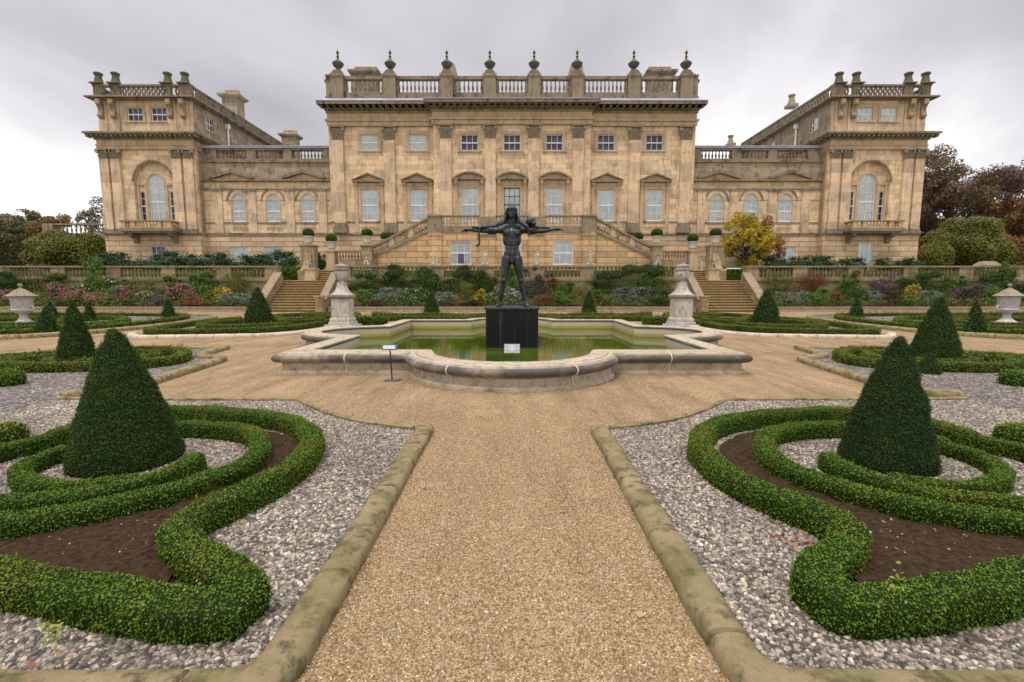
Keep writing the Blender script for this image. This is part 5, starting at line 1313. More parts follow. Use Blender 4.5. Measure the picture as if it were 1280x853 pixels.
def window(x0, x1, z0, z1, yf, cols=3, rows=4, arch=False, blind='full', frame=None, sur=0.14, proud=0.05, sill=True, surmat=None, split=True, fth=0.032):
    "architrave (the part) > frame, pane, blind"
    mb = MB(); 
    if sur:
        zt = z1 if not arch else z1 - (x1 - x0) / 2
        mb.box(x0 - sur, x0, yf - proud, yf + .02, z0, zt); mb.box(x1, x1 + sur, yf - proud, yf + .02, z0, zt)
        if not arch: mb.box(x0 - sur, x1 + sur, yf - proud, yf + .02, z1, z1 + sur)
        else:
            r = (x1 - x0) / 2; c = (x0 + x1) / 2; n = 14
            for q in range(n):
                a0, a1 = math.pi * q / n, math.pi * (q + 1) / n
                f = lambda a, R_: (c + R_ * math.cos(a), zt + R_ * math.sin(a))
                mb.prism_xz([f(a1, r), f(a0, r), f(a0, r + sur), f(a1, r + sur)], yf - proud, yf + .02)
    if sill: mb.box(x0 - sur - .05, x1 + sur + .05, yf - proud - .06, yf + .14, z0 - .12, z0 - .002)
    else: mb.box(x0 - .01, x1 + .01, yf + .02, yf + .14, z0 - .06, z0 - .001)
    w = hb(mb, 'window', surmat or M_TRIM)
    yg = yf + .11; fm = frame or M_WHITE
    mb = MB(); t = .055
    r = (x1 - x0) / 2; c = (x0 + x1) / 2; zt = z1 - r if arch else z1
    mb.box(x0 + .001, x0 + t, yg - .05, yg + .05, z0 + .002, zt - .002); mb.box(x1 - t, x1 - .001, yg - .05, yg + .05, z0 + .002, zt - .002)
    mb.box(x0 + t, x1 - t, yg - .05, yg + .05, z0 + .002, z0 + t * 1.3)
    if not arch: mb.box(x0 + t, x1 - t, yg - .05, yg + .05, z1 - t, z1 - .002)
    else:
        n = 14
        for q in range(n):
            a0, a1 = math.pi * q / n, math.pi * (q + 1) / n
            f = lambda a, R_: (c + R_ * math.cos(a), zt + R_ * math.sin(a))
            mb.prism_xz([f(a1, r - t), f(a0, r - t), f(a0, r - .001), f(a1, r - .001)], yg - .05, yg + .05)
    for i in range(1, cols):
        x = x0 + (x1 - x0) * i / cols; zt_ = zt + math.sqrt(max(0, r * r - (x - c) ** 2)) - .03 if arch else z1 - t
        mb.box(x - fth / 2, x + fth / 2, yg - .03, yg + .028, z0 + t, zt_)
    zr = zt if arch else z1
    for j in range(1, rows + (1 if arch else 0)):
        z = z0 + (zr - z0) * j / rows; q = fth / 2 if j != rows // 2 or not split else .045
        mb.box(x0 + t, x1 - t, yg - .032 - (.01 if q > .03 else 0), yg + .03, z - q, z + q)
    f_ = hb(mb, 'frame', fm, w)
    def pane_poly(a, b, za, zb, yq, nm, mat, is_arch):
        if is_arch:
            pts = [(a, za), (b, za)] + [(c + (b - a) / 2 * math.cos(math.pi * q / 14), zt + (b - a) / 2 * math.sin(math.pi * q / 14)) for q in range(15)]
        else: pts = [(a, za), (b, za), (b, zb), (a, zb)]
        me = bpy.data.meshes.new(nm); me.from_pydata([(x - HO[0], yq - HO[1], z - HO[2]) for x, z in pts], [], [tuple(range(len(pts)))])
        return link_mesh(nm, me, mat, w)
    pane_poly(x0 + .02, x1 - .02, z0 + .02, z1 - .02, yg + .012, 'pane', M_GLASS, arch)
    if blind == 'full':
        pane_poly(x0 - .1, x1 + .1, z0 - .1, z1, yg + .045, 'blind', M_BLIND, arch)
        zl = z0 + (zr - z0) * random.choice([.26, .38, .5, .5, .62])
        pane_poly(x0 - .1, x0 + (x1 - x0) * random.choice([1.05, .62, 1.05]), z0 - .1, zl, yg + .035, 'blind', M_BLINDB, False)
    elif blind == 'dim': pane_poly(x0 - .2, x1 + .2, z0 - .2, z1 + .1, yg + .35, 'dim_room_panel', M_DIMROOM, False)
    elif blind == 'half':
        pane_poly(x0 - .1, x1 + .1, z0 - .1, z1, yg + .3, 'dim_room_panel', M_DIMROOM, False); pane_poly(x0 - .1, x1 + .1, z0 + (z1 - z0) * .45, z1, yg + .14, 'blind', M_BLIND, False)
    elif blind == 'purple':
        pane_poly(x0 - .1, x1 + .1, z0 - .1, z1, yg + .16, 'blind', M_BLINDB, False); pane_poly(x0 + (x1 - x0) * .34, x0 + (x1 - x0) * .66, z0, z0 + (z1 - z0) * .52, yg + .10, 'poster', M_PURP, False)
    return w
def capital(parent, cx, yf, z0, z1, hw, mat=None):
    h = z1 - z0; mb = MB(); d = .10
    mb.frustum(cx, yf - d * .4, z0, z0 + h * .86, hw * 1.0, .14, hw * 1.2, .18)
    for row, (zr, hh, n) in enumerate(((z0, .36, 4), (z0 + h * .32, .34, 3))):
        for i in range(n):
            x = cx + (i - (n - 1) / 2) * (hw * 2 / n); w = hw / n * .95
            mb.add([(x - w, yf - .20, zr), (x + w, yf - .20, zr), (x + w * .9, yf - .34, zr + h * hh * .75), (x, yf - .46, zr + h * hh), (x - w * .9, yf - .34, zr + h * hh * .75), (x, yf - .10, zr + h * hh * .98)], [(0, 1, 2, 3, 4), (2, 5, 3), (3, 5, 4), (0, 4, 5), (1, 5, 2), (0, 5, 1)])
    for s in (-1, 1):
        mb.lathe(0, 0, [(0.001, 0), (.15, 0), (.15, .16), (.001, .16)], 10)
        nv = 4 * 10
        for i in range(len(mb.v) - nv, len(mb.v)):
            x, y, z = mb.v[i]; mb.v[i] = (cx + s * hw * 1.12 + x, yf - .38 + z, z0 + h * .74 + y)
    mb.box(cx - hw * 1.38, cx + hw * 1.38, yf - .40, yf - .001, z0 + h * .88, z1 - .002)
    return hb(mb, 'capital', mat or M_CAP, parent)
def pilaster(cx, yf, z0, zc0, zc1, hw, d=.26, base=None, capm=None):
    mb = MB(); zb = z0 + (base or .35)
    mb.box(cx - hw, cx + hw, yf - d, yf + .01, zb, zc0)
    p = hb(mb, 'pilaster', M_WALL2)
    mb = MB(); k = zb - z0
    mb.box(cx - hw * 1.25, cx + hw * 1.25, yf - d - .12, yf + .01, z0, z0 + k * .45); mb.box(cx - hw * 1.16, cx + hw * 1.16, yf - d - .08, yf + .01, z0 + k * .45, z0 + k * .75); mb.box(cx - hw * 1.07, cx + hw * 1.07, yf - d - .03, yf + .01, z0 + k * .75, zb)
    hb(mb, 'base', M_CORN, p)
    capital(p, cx, yf, zc0, zc1, hw, capm)
    return p
M_WALL2 = stone('pilaster_stone', (0.62, 0.47, 0.32), (0.19, 0.14, 0.10), bw=3.0, bh=0.85, mortar=0.22, stain=0.6)
def band(mb, x0, x1, yf, z0, z1, proj, ends=True):
    e = (min(proj, .3 + .35 * max(0, proj - .3))) if ends else 0
    mb.box(x0 - e, x1 + e, yf - proj, yf + .02, z0, z1)
def pediment(cx, yf, z0, z1, hw, seg=False, wing=False):
    mb = MB(); t = .14; pr = .38
    mb.box(cx - hw, cx + hw, yf - pr, yf + .01, z0, z0 + t)
    if seg:
        n = 12; R_ = (hw * hw + (z1 - z0 - t) ** 2) / (2 * (z1 - z0 - t)); zc = z1 - R_; am = math.asin(hw / R_)
        for q in range(n):
            a0 = -am + 2 * am * q / n; a1 = -am + 2 * am * (q + 1) / n
            f = lambda a, r: (cx + r * math.sin(a), max(z0 + t * .6, zc + r * math.cos(a)))
            mb.prism_xz([f(a0, R_ - t), f(a1, R_ - t), f(a1, R_), f(a0, R_)], yf - pr - .003, yf + .01)
            mb2 = None
    else:
        for s in (-1, 1):
            pts = [(cx + s * hw, z0 + t), (cx, z1 - t * .3), (cx, z1 + t * .8), (cx + s * hw * 1.02, z0 + t * 1.4)]
            mb.prism_xz(pts if s < 0 else pts[::-1], yf - pr - .003, yf + .01)
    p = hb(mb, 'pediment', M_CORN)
    mb = MB()
    if seg: mb.prism_xz([(cx - hw * .95, z0 + t)] + [(cx + hw * .95 - 1.9 * hw * q / 10, z0 + t + (z1 - z0 - t * 1.5) * math.sin(math.pi * q / 10)) for q in range(11)][::1], yf - .12, yf + .008)
    else: mb.prism_xz([(cx - hw * .93, z0 + t + .01), (cx + hw * .93, z0 + t + .01), (cx, z1 - t * .2)], yf - .12, yf + .008)
    hb(mb, 'tympanum', M_TRIM, p)
    return p
def consoles(parent, cx, yf, zt, hw, h=.55):
    for s in (-1, 1):
        mb = MB(); x = cx + s * hw
        mb.prism_yz([(yf - .34, zt), (yf + .01, zt), (yf + .01, zt - h), (yf - .10, zt - h), (yf - .14, zt - h * .55), (yf - .30, zt - h * .3)], x - .13, x + .13)
        hb(mb, 'console', M_TRIM, parent)
def modillions(mb, x0, x1, yf, z0, z1, proj, step=.5, w=.2):
    n = int((x1 - x0) / step)
    for i in range(n + 1):
        x = x0 + (x1 - x0) * i / n; mb.box(x - w / 2, x + w / 2, yf - proj, yf, z0, z1)
def roof_balustrade(x0, x1, y, z0, z1, mat=M_CORN, n=None, step=.36, k=1.05):
    b = balustrade(house, x0, x1, y, z0, z1, mat, mat, th=.36, plinth=(z1 - z0) * .16, cop=(z1 - z0) * .17, step=step, k=k)
    for o in (b, [c for c in bpy.data.objects if c.parent == b][-1]):
        for v in o.data.vertices: v.co -= Vector(HO)
    return b

YM, YC, YW, YP = 44.0, 43.55, 44.9, 44.0
# ---- levels read off the facade
Zstr, Zsill = zz(294, YM), zz(287, YM)
Zbase = zz(290.5, YM)
Zcap0, Zcap1 = zz(176.5, YM), zz(158.5, YM)
Zent0, Zent1 = zz(158, YM), zz(141, YM)
Zcor = zz(127.0, YM - 1.15)
Zb0, Zb1 = zz(121.5, YM), zz(97.5, YM)
Xedge = xo(-228, 200, YM) * -1            # half width of the main block
Xmid = abs(xo(-98, 200, YC))
offs_p = [27, 82, 152, 215.5]; offs_w = [0, 53, 117.5, 178]
# windows of the main block
def main_window_specs():
    S = []
    for i, of in enumerate(offs_w):
        for s in ((1,) if i == 0 else (-1, 1)):
            yf = YC if i < 2 else YM
            xa, xb = abs(xo(of - 10.3, 256, yf)) if of else 0, xo(of + 10.3, 256, yf)
            c = xo(of, 256, yf) * s; hw = 10.0 / F * (yf + .3)
            zt, zb = zz(237, yf), zz(276.5 if i > 1 else 272, yf)
            if i < 2: zt, zb = zz(235, yf), zz(277, yf)
            c2 = xo(of, 180, yf) * s
            S.append((i, s, yf, c, hw * .98, zb, zt, c2, 10.2 / F * yf, zz(188.5, yf), zz(168.5, yf)))
    return S
MW = main_window_specs()
ops_mid = [(c - h, c + h, zb, zt) for (i, s, y, c, h, zb, zt, *_) in MW if i < 2] + [(c2 - h2, c2 + h2, za, zb2) for (i, s, y, c, h, zb, zt, c2, h2, za, zb2) in MW if i < 2]
mb = MB(); walls(mb, -Xmid, Xmid, Zstr, Zcap1, YC, .5, ops_mid)
mb.box(-Xmid, Xmid, YC, YC + .5, Zcap1, Zcor - .12); hb(mb, 'wall', M_WALL)
for s in (-1, 1):
    ops = []
    for (i, s2, y, c, h, zb, zt, c2, h2, za, zb2) in MW:
        if i >= 2 and s2 == s: ops += [(c - h, c + h, zb, zt), (c2 - h2, c2 + h2, za, zb2)]
    a, b = sorted((s * Xmid, s * Xedge))
    mb = MB(); walls(mb, a, b, Zstr, Zcap1, YM, .5, ops); mb.box(a, b, YM, YM + .5, Zcap1, Zcor - .3); hb(mb, 'wall', M_WALL)
    mb = MB(); a, b = sorted((s * (Xedge - .3), s * Xedge)); mb.box(a, b, YM + .5, YM + 17, 0 + ZU, Zcor - .3); hb(mb, 'side_wall', M_DKASHLAR)
mb = MB(); mb.box(-Xedge + .3, Xedge - .3, YM + 16.6, YM + 17, ZU, Zcor - .3); hb(mb, 'back_wall', M_DKASHLAR)
mb = MB(); mb.box(-Xedge - .06, Xedge + .06, YM - .08, YM + .55, ZU, Zstr - .001); mb.box(-Xmid - .06, Xmid + .06, YC - .08, YM, ZU, Zstr - .002); hb(mb, 'rusticated_base', M_RUST)
# floor band under the windows
mb = MB(); band(mb, -Xedge, Xedge, YM, Zstr, Zstr + .14, .16); band(mb, -Xmid, Xmid, YC, Zstr + .001, Zstr + .141, .16); band(mb, -Xedge, Xedge, YM, zz(276.5, YM) - .16, zz(276.5, YM) - .02, .05); hb(mb, 'string_course', M_CORN)
blk = ['full'] * 4
for (i, s, yf, c, h, zb, zt, c2, h2, za, zb2) in MW:
    w = window(c - h, c + h, zb, zt, yf, 3, 4, blind='full', frame=M_DARKP if i == 0 else None, sur=.2, proud=.07, sill=False)
    if i == 0: pass
    if i < 2:
        p = pediment(c, yf, zz(225.5, yf), zz(215.5, yf), 20 / F * yf, seg=True); consoles(p, c, yf, zz(225.5, yf), 15.8 / F * yf, .9)
        mb = MB(); 
        for q in (-1, 1): mb.box(c + q * 15.8 / F * yf - .14, c + q * 15.8 / F * yf + .14, yf - .08, yf + .01, Zbase, zz(232, yf))
        mb.box(c - h - .2, c + h + .2, yf - .09, yf + .01, zt + .22, zz(226, yf)); hb(mb, 'frieze_panel', M_TRIM, p)
    else:
        p = pediment(c, yf, zz(228.5, yf), zz(218.5, yf), 19.2 / F * yf); 
        mb = MB()
        for q in (-1, 1): mb.box(c + q * 15.8 / F * yf - .14, c + q * 15.8 / F * yf + .14, yf - .08, yf + .01, Zbase, zz(232, yf)); mb.box(c + q * 15.8 / F * yf - .2, c + q * 15.8 / F * yf + .2, yf - .2, yf + .01, zz(232, yf), zz(228.6, yf))
        mb.box(c - h - .2, c + h + .2, yf - .09, yf + .01, zt + .22, zz(229, yf)); hb(mb, 'frieze_panel', M_TRIM, p)
        # little balusters below the window
        mb = MB()
        for q in range(7): mb.lathe(c + (q - 3) * .25, yf - .02, [(r * .9, zz(287, yf) + z) for r, z in baluster_prof(zb - .14 - zz(287, yf))], 8)
        hb(mb, 'window_balustrade', M_TRIM)
    window(c2 - h2, c2 + h2, za, zb2, yf, 3, 2, blind={(2, -1): 'full', (3, -1): 'full'}.get((i, s), 'dim'), sur=.28, proud=.06, sill=True, split=True)
# pilasters
for j, of in enumerate(offs_p):
    for s in (-1, 1):
        yf = YC if j < 2 else YM
        c = s * xo(of, 225, yf); hw = 6.6 / F * yf
        pilaster(c, yf, Zstr + .16, Zcap0, Zcap1, hw, base=.9 if j > 1 else .5)
# corner return pilaster (narrow) at the block edge
for s in (-1, 1):
    c = s * (Xedge - .28); pass
# entablature
mb = MB()
for x, y, dz in ((Xedge, YM, 0), (Xmid + .05, YC, .002)):
    band(mb, -x, x, y - .16, Zcap1 + dz, zz(153, YM), .06); band(mb, -x, x, y - .16, zz(153, YM), zz(150.5, YM), .18); band(mb, -x, x, y - .16, zz(150.5, YM), Zent1, .02)
hb(mb, 'entablature', M_TRIM)
mb = MB()
for x, y, dz in ((Xedge, YM - .16, 0), (Xmid + .05, YC - .16, .003)):
    band(mb, -x, x, y, Zent1 - .12 + dz, zz(139.8, YM), .10)
    modillions(mb, -x - .1, x + .1, y, zz(139.8, YM), zz(138.2, YM), .22, .24, .13)     # dentils
    band(mb, -x, x, y, zz(138.2, YM), zz(137.3, YM), .26)
    modillions(mb, -x - .30, x + .30, y, zz(137.3, YM), zz(134.6, YM) + .05, .74, .56, .26)
    band(mb, -x, x, y, zz(134.6, YM) + .05 + dz, Zcor - .18, .84); band(mb, -x, x, y, Zcor - .18 + dz, Zcor + .05, 1.0)
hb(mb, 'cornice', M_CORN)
mb = MB(); mb.box(-Xedge - .58, Xedge + .58, YM - 1.20, YM + 17.5, Zcor + .055, Zcor + .12); mb.box(-Xmid - .62, Xmid + .62, YC - 1.22, YM - 1.1, Zcor + .06, Zcor + .125)
mb.frustum(0, YM - .35, Zcor + .12, (Zcor + Zb0) / 2 + .05, Xedge + .3, .6, Xedge + .1, .3); hb(mb, 'lead_flashing', M_LEAD)
mb = MB(); mb.box(-Xedge, Xedge, YM + .2, YM + 17, Zb0 - .4, Zb0 - .1); hb(mb, 'roof', M_LEAD)
# roof balustrade, its piers and urns
pier_off = [27.5, 81, 151.5, 216.5]
YB = YM - .15
pxs = [xo(o_, 108, YB) for o_ in pier_off]
plist = sorted([-p for p in pxs] + pxs); phw = [.62] * 8
for n_, p in enumerate(plist):
    mb = MB(); pier(mb, p, YB, .52, .5, Zb0 - .35, Zb1 + .08, .3)
    pr_ = hb(mb, 'roof_pier', M_COPE)
    mb = MB(); mb.sq_lathe(p, YB, [(.50, Zb1 + .09), (.42, Zb1 + .28), (.34, Zb1 + .42), (.30, Zb1 + .5)]); b0 = Zb1 + .5
    mb.lathe(p, YB, [(.26, b0), (.16, b0 + .12), (.18, b0 + .18), (.36, b0 + .34), (.47, b0 + .52), (.50, b0 + .60), (.42, b0 + .68), (.22, b0 + .84), (.10, b0 + .98), (.08, b0 + 1.12), (.13, b0 + 1.18), (.07, b0 + 1.26), (.06, b0 + 1.36), (.13, b0 + 1.46), (.12, b0 + 1.56), (.03, b0 + 1.68), (.01, b0 + 1.80)], 14)
    hb(mb, 'roof_urn', M_FIN, smooth=False)
for s in (-1, 1):
    mb = MB(); a, b = sorted((s * (pxs[-1] + .55), s * (Xedge - .12))); mb.box(a, b, YB - .38, YB + .3, Zb0 - .35, Zb1 - .1); mb.box(a, b, YB - .5, YB + .36, Zb1 - .1, Zb1 + .02); hb(mb, 'roof_pier', M_CORN)
for a, b in zip(plist, plist[1:]):
    roof_balustrade(a + .56, b - .56, YB, Zb0, Zb1)
    mb = MB(); mb.box(a + .56, b - .56, YB - .25, YB + .25, Zb0 - .36, Zb0 - .001); mb.box(a + .54, a + .70, YB - .17, YB + .17, Zb0 + .3, Zb1 - .28); mb.box(b - .70, b - .54, YB - .17, YB + .17, Zb0 + .3, Zb1 - .28); hb(mb, 'balustrade_plinth', M_CORN)
# side balustrade runs (solid-looking in perspective)
for s in (-1, 1):
    mb = MB(); x = s * (Xedge + .1); mb.box(x - .18, x + .18, YM + .3, YM + 16, Zb0 - .35, Zb0 + .2); mb.box(x - .22, x + .22, YM + .3, YM + 16, Zb1 - .2, Zb1)
    for q in range(28): mb.lathe(x, YM + .8 + q * .54, [(r, Zb0 + .2 + z) for r, z in baluster_prof(Zb1 - .2 - Zb0 - .2)], 6)
    hb(mb, 'side_balustrade', M_CORN)
# chimney stacks seen through and over the balustrade
def chimney(x, y, w, d, z0, z1, pots, pr=.2, mat=None):
    mb = MB(); mb.box(x - w / 2, x + w / 2, y - d / 2, y + d / 2, z0, z1 - .6); mb.frustum(x, y, z1 - .6, z1 - .35, w / 2, d / 2, w / 2 + .35, d / 2 + .3); mb.box(x - w / 2 - .35, x + w / 2 + .35, y - d / 2 - .3, y + d / 2 + .3, z1 - .35, z1 - .15); mb.frustum(x, y, z1 - .15, z1 + .1, w / 2 + .1, d / 2 + .1, w / 2 - .2, d / 2 - .2)
    c = hb(mb, 'chimney', mat or M_CORN)
    for q in range(pots):
        mb = MB(); X = x + (q - (pots - 1) / 2) * (w * .78 / max(1, pots - 1)) if pots > 1 else x
        mb.lathe(X, y, [(pr * .9, z1 + .05), (pr * .75, z1 + .3), (pr, z1 + .38), (pr, z1 + .46), (pr * .6, z1 + .47)], 10); hb(mb, 'chimney_pot', M_TRIM, c)
Yc = YM + 7
for s, wpx in ((-1, 182), (1, 184)):
    X = s * xo(wpx, 100, Yc); chimney(X, Yc, 34 / F * Yc * .82, 1.6, Zcor - 1, zz(90.5, Yc), 5, .24)
# two arched dormer vents behind the balustrade
for s in (-1, 1):
    X = s * xo(77 if s < 0 else 79, 95, YM + 5); mb = MB(); r = .62; zt = zz(83, YM + 5)
    mb.box(X - r, X + r, YM + 4, YM + 8, Zcor - .5, zt - r)
    mb.prism_xz([(X - r, zt - r)] + [(X + r * math.cos(math.pi * q / 10), zt - r + r * math.sin(math.pi * q / 10)) for q in range(11)], YM + 4, YM + 8); hb(mb, 'dormer', M_CAP)
# ---- central perron in front of the house
YS = 41.2
zr, zfl = zz(269, YS), zz(282, YS)
xa_, xb_ = abs(at(535.5, 285, YS)[0]), abs(at(552, 285, YS)[0])
perron = thing('perron', 'raised stone landing with balustrade and two raking side stairs before the house door', 'staircase', (0, YS, ZU))
def pb(mb, name, mat, parent=None): rel(mb, 0, YS, ZU); return mb.build(name, mat, parent or perron)
gw = [(-abs(at(588, 316, YS)[0]), -abs(at(564, 316, YS)[0])), (abs(at(692, 316, YS)[0]), abs(at(714, 316, YS)[0]))]
gx = 1.0 * (abs(gw[0][0]) + abs(gw[0][1])) / 2; gh = .86
zwb, zwt = zz(331, YS), zz(302, YS)
mb = MB(); walls(mb, -xa_, xa_, ZU, zz(289.5, YS), YS, .5, [(-gx - gh, -gx + gh, zwb, zwt), (gx - gh, gx + gh, zwb, zwt), (-.8, .8, ZU + .02, zwt)]); pb(mb, 'front_wall', M_RUSTO)
# stair-carrying side walls as raking prisms
xl = abs(at(467, 310, YS)[0]); zl = zz(322.5, YS); zh = zz(290, YS)
for s in (-1, 1):
    pts = [(-xl - .2, ZU), (-xa_, ZU), (-xa_, zh), (-xl - .2, zl)]
    if s > 0: pts = [(-x, z) for x, z in reversed(pts)]
    mb = MB(); mb.prism_xz(pts, YS + .06, YS + .5); pb(mb, 'stair_wall', M_RUSTO)
    pts = [(-xl - .1, zl + .001), (-xa_ - .01, zh + .001), (-xa_ - .01, zh + .28), (-xl - .1, zl + .28)]
    if s > 0: pts = [(-x, z) for x, z in reversed(pts)]
    mb = MB(); mb.prism_xz(pts, YS - .04, YS + .52); pb(mb, 'raking_plinth', M_COPE)
    # raking handrail and balusters
    r0, r1 = zz(307.5, YS), zz(270.5, YS)
    pts = [(-xl - .1, r0 - .2), (-xa_ + .02, r1 - .2), (-xa_ + .02, r1), (-xl - .1, r0)]
    if s > 0: pts = [(-x, z) for x, z in reversed(pts)]
    mb = MB(); mb.prism_xz(pts, YS + .02, YS + .48); rail = pb(mb, 'raking_handrail', M_COPE)
    mb = MB(); n = 17
    for i in range(n):
        if i in (5, 11):
            t = (i + .5) / n; x = -xl + (xl - xa_) * t; z = zl + .28 + (zh - zl) * t; zt_ = r0 - .2 + (r1 - r0) * t
            mb.box(s * -x - .2, s * -x + .2, YS + .1, YS + .4, z - .15, zt_ + .12); continue
        t = (i + .5) / n; x = -xl + (xl - xa_) * t; z = zl + .28 + (zh - zl) * t; zt_ = r0 - .2 + (r1 - r0) * t
        mb.lathe(-x * s, YS + .25, [(r * .95, z - .08 + q) for r, q in baluster_prof(zt_ - z + .16)], 8)
    pb(mb, 'baluster_run', M_TRIM)
    mb = MB()
    for i in range(12): 
        t0 = i / 12; a, b = sorted((s * (xl + .1 - (xl - xa_) * t0), s * xa_)); mb.box(a, b, YS + .5, YM - .3, (ZU if i == 0 else zl + (zfl - zl) * t0), zl + (zfl - zl) * (i + 1) / 12 - .0)
    pb(mb, 'step', M_STEP)
    mb = MB(); a, b = sorted((s * xb_, s * xa_)); mb.box(a, b, YS - .16, YS + .45, ZU, zz(291.5, YS)); mb.box(a - .06, b + .06, YS - .22, YS + .5, zz(295, YS), zz(293.6, YS)); pb(mb, 'pier', M_RUSTO)
    mb = MB(); mb.box(a, b, YS - .16, YS + .45, zz(291.5, YS) + .001, zr - .14); mb.box(a - .07, b + .07, YS - .24, YS + .52, zr - .14, zr + .02); pb(mb, 'corner_pier', M_COPE)
    c = abs(at(609, 290, YS)[0]) if s < 0 else abs(at(670.5, 290, YS)[0]); c = 2.08; hw = .66
    mb = MB(); mb.box(s * c - hw, s * c + hw, YS - .12, YS + .02, ZU, zz(291.5, YS)); pb(mb, 'pier', M_RUSTO)
    mb = MB(); mb.box(s * c - hw - .06, s * c + hw + .06, YS - .2, YS + .1, zz(295, YS), zz(293.5, YS)); mb.box(s * c - hw, s * c + hw, YS - .12, YS + .4, zz(291.4, YS), zr - .14); pb(mb, 'pier_cap', M_COPE)
    x0, x1 = sorted((s * (c + hw), s * xb_)); b = balustrade(perron, x0, x1, .2, zz(283, YS) - ZU, zr - ZU - .003, M_TRIM, M_COPE, th=.3, plinth=.05, step=.29)
x0, x1 = -c + hw, c - hw; balustrade(perron, x0, x1, .2, zz(283, YS) - ZU, zr - ZU - .003, M_TRIM, M_COPE, th=.3, plinth=.05, step=.29)
mb = MB(); mb.box(-xb_ - .01, xb_ + .01, YS - .03, YS + .5, zz(291, YS), zz(283, YS)); mb.box(-xa_ + .02, xa_ - .02, YS + .5, YC - .2, zfl - .3, zfl); pb(mb, 'landing', M_COPE)
_HO = HO; HO = (0, YS, ZU); _house = house; house = perron
for s in (-1, 1): window(s * gx - gh, s * gx + gh, zwb, zwt, YS, 3, 2, blind='purple' if s < 0 else 'full', sur=0.0, sill=True)
window(-.8, .8, ZU + .05, zwt, YS, 3, 3, blind='full', sur=0, sill=False)
HO = _HO; house = _house

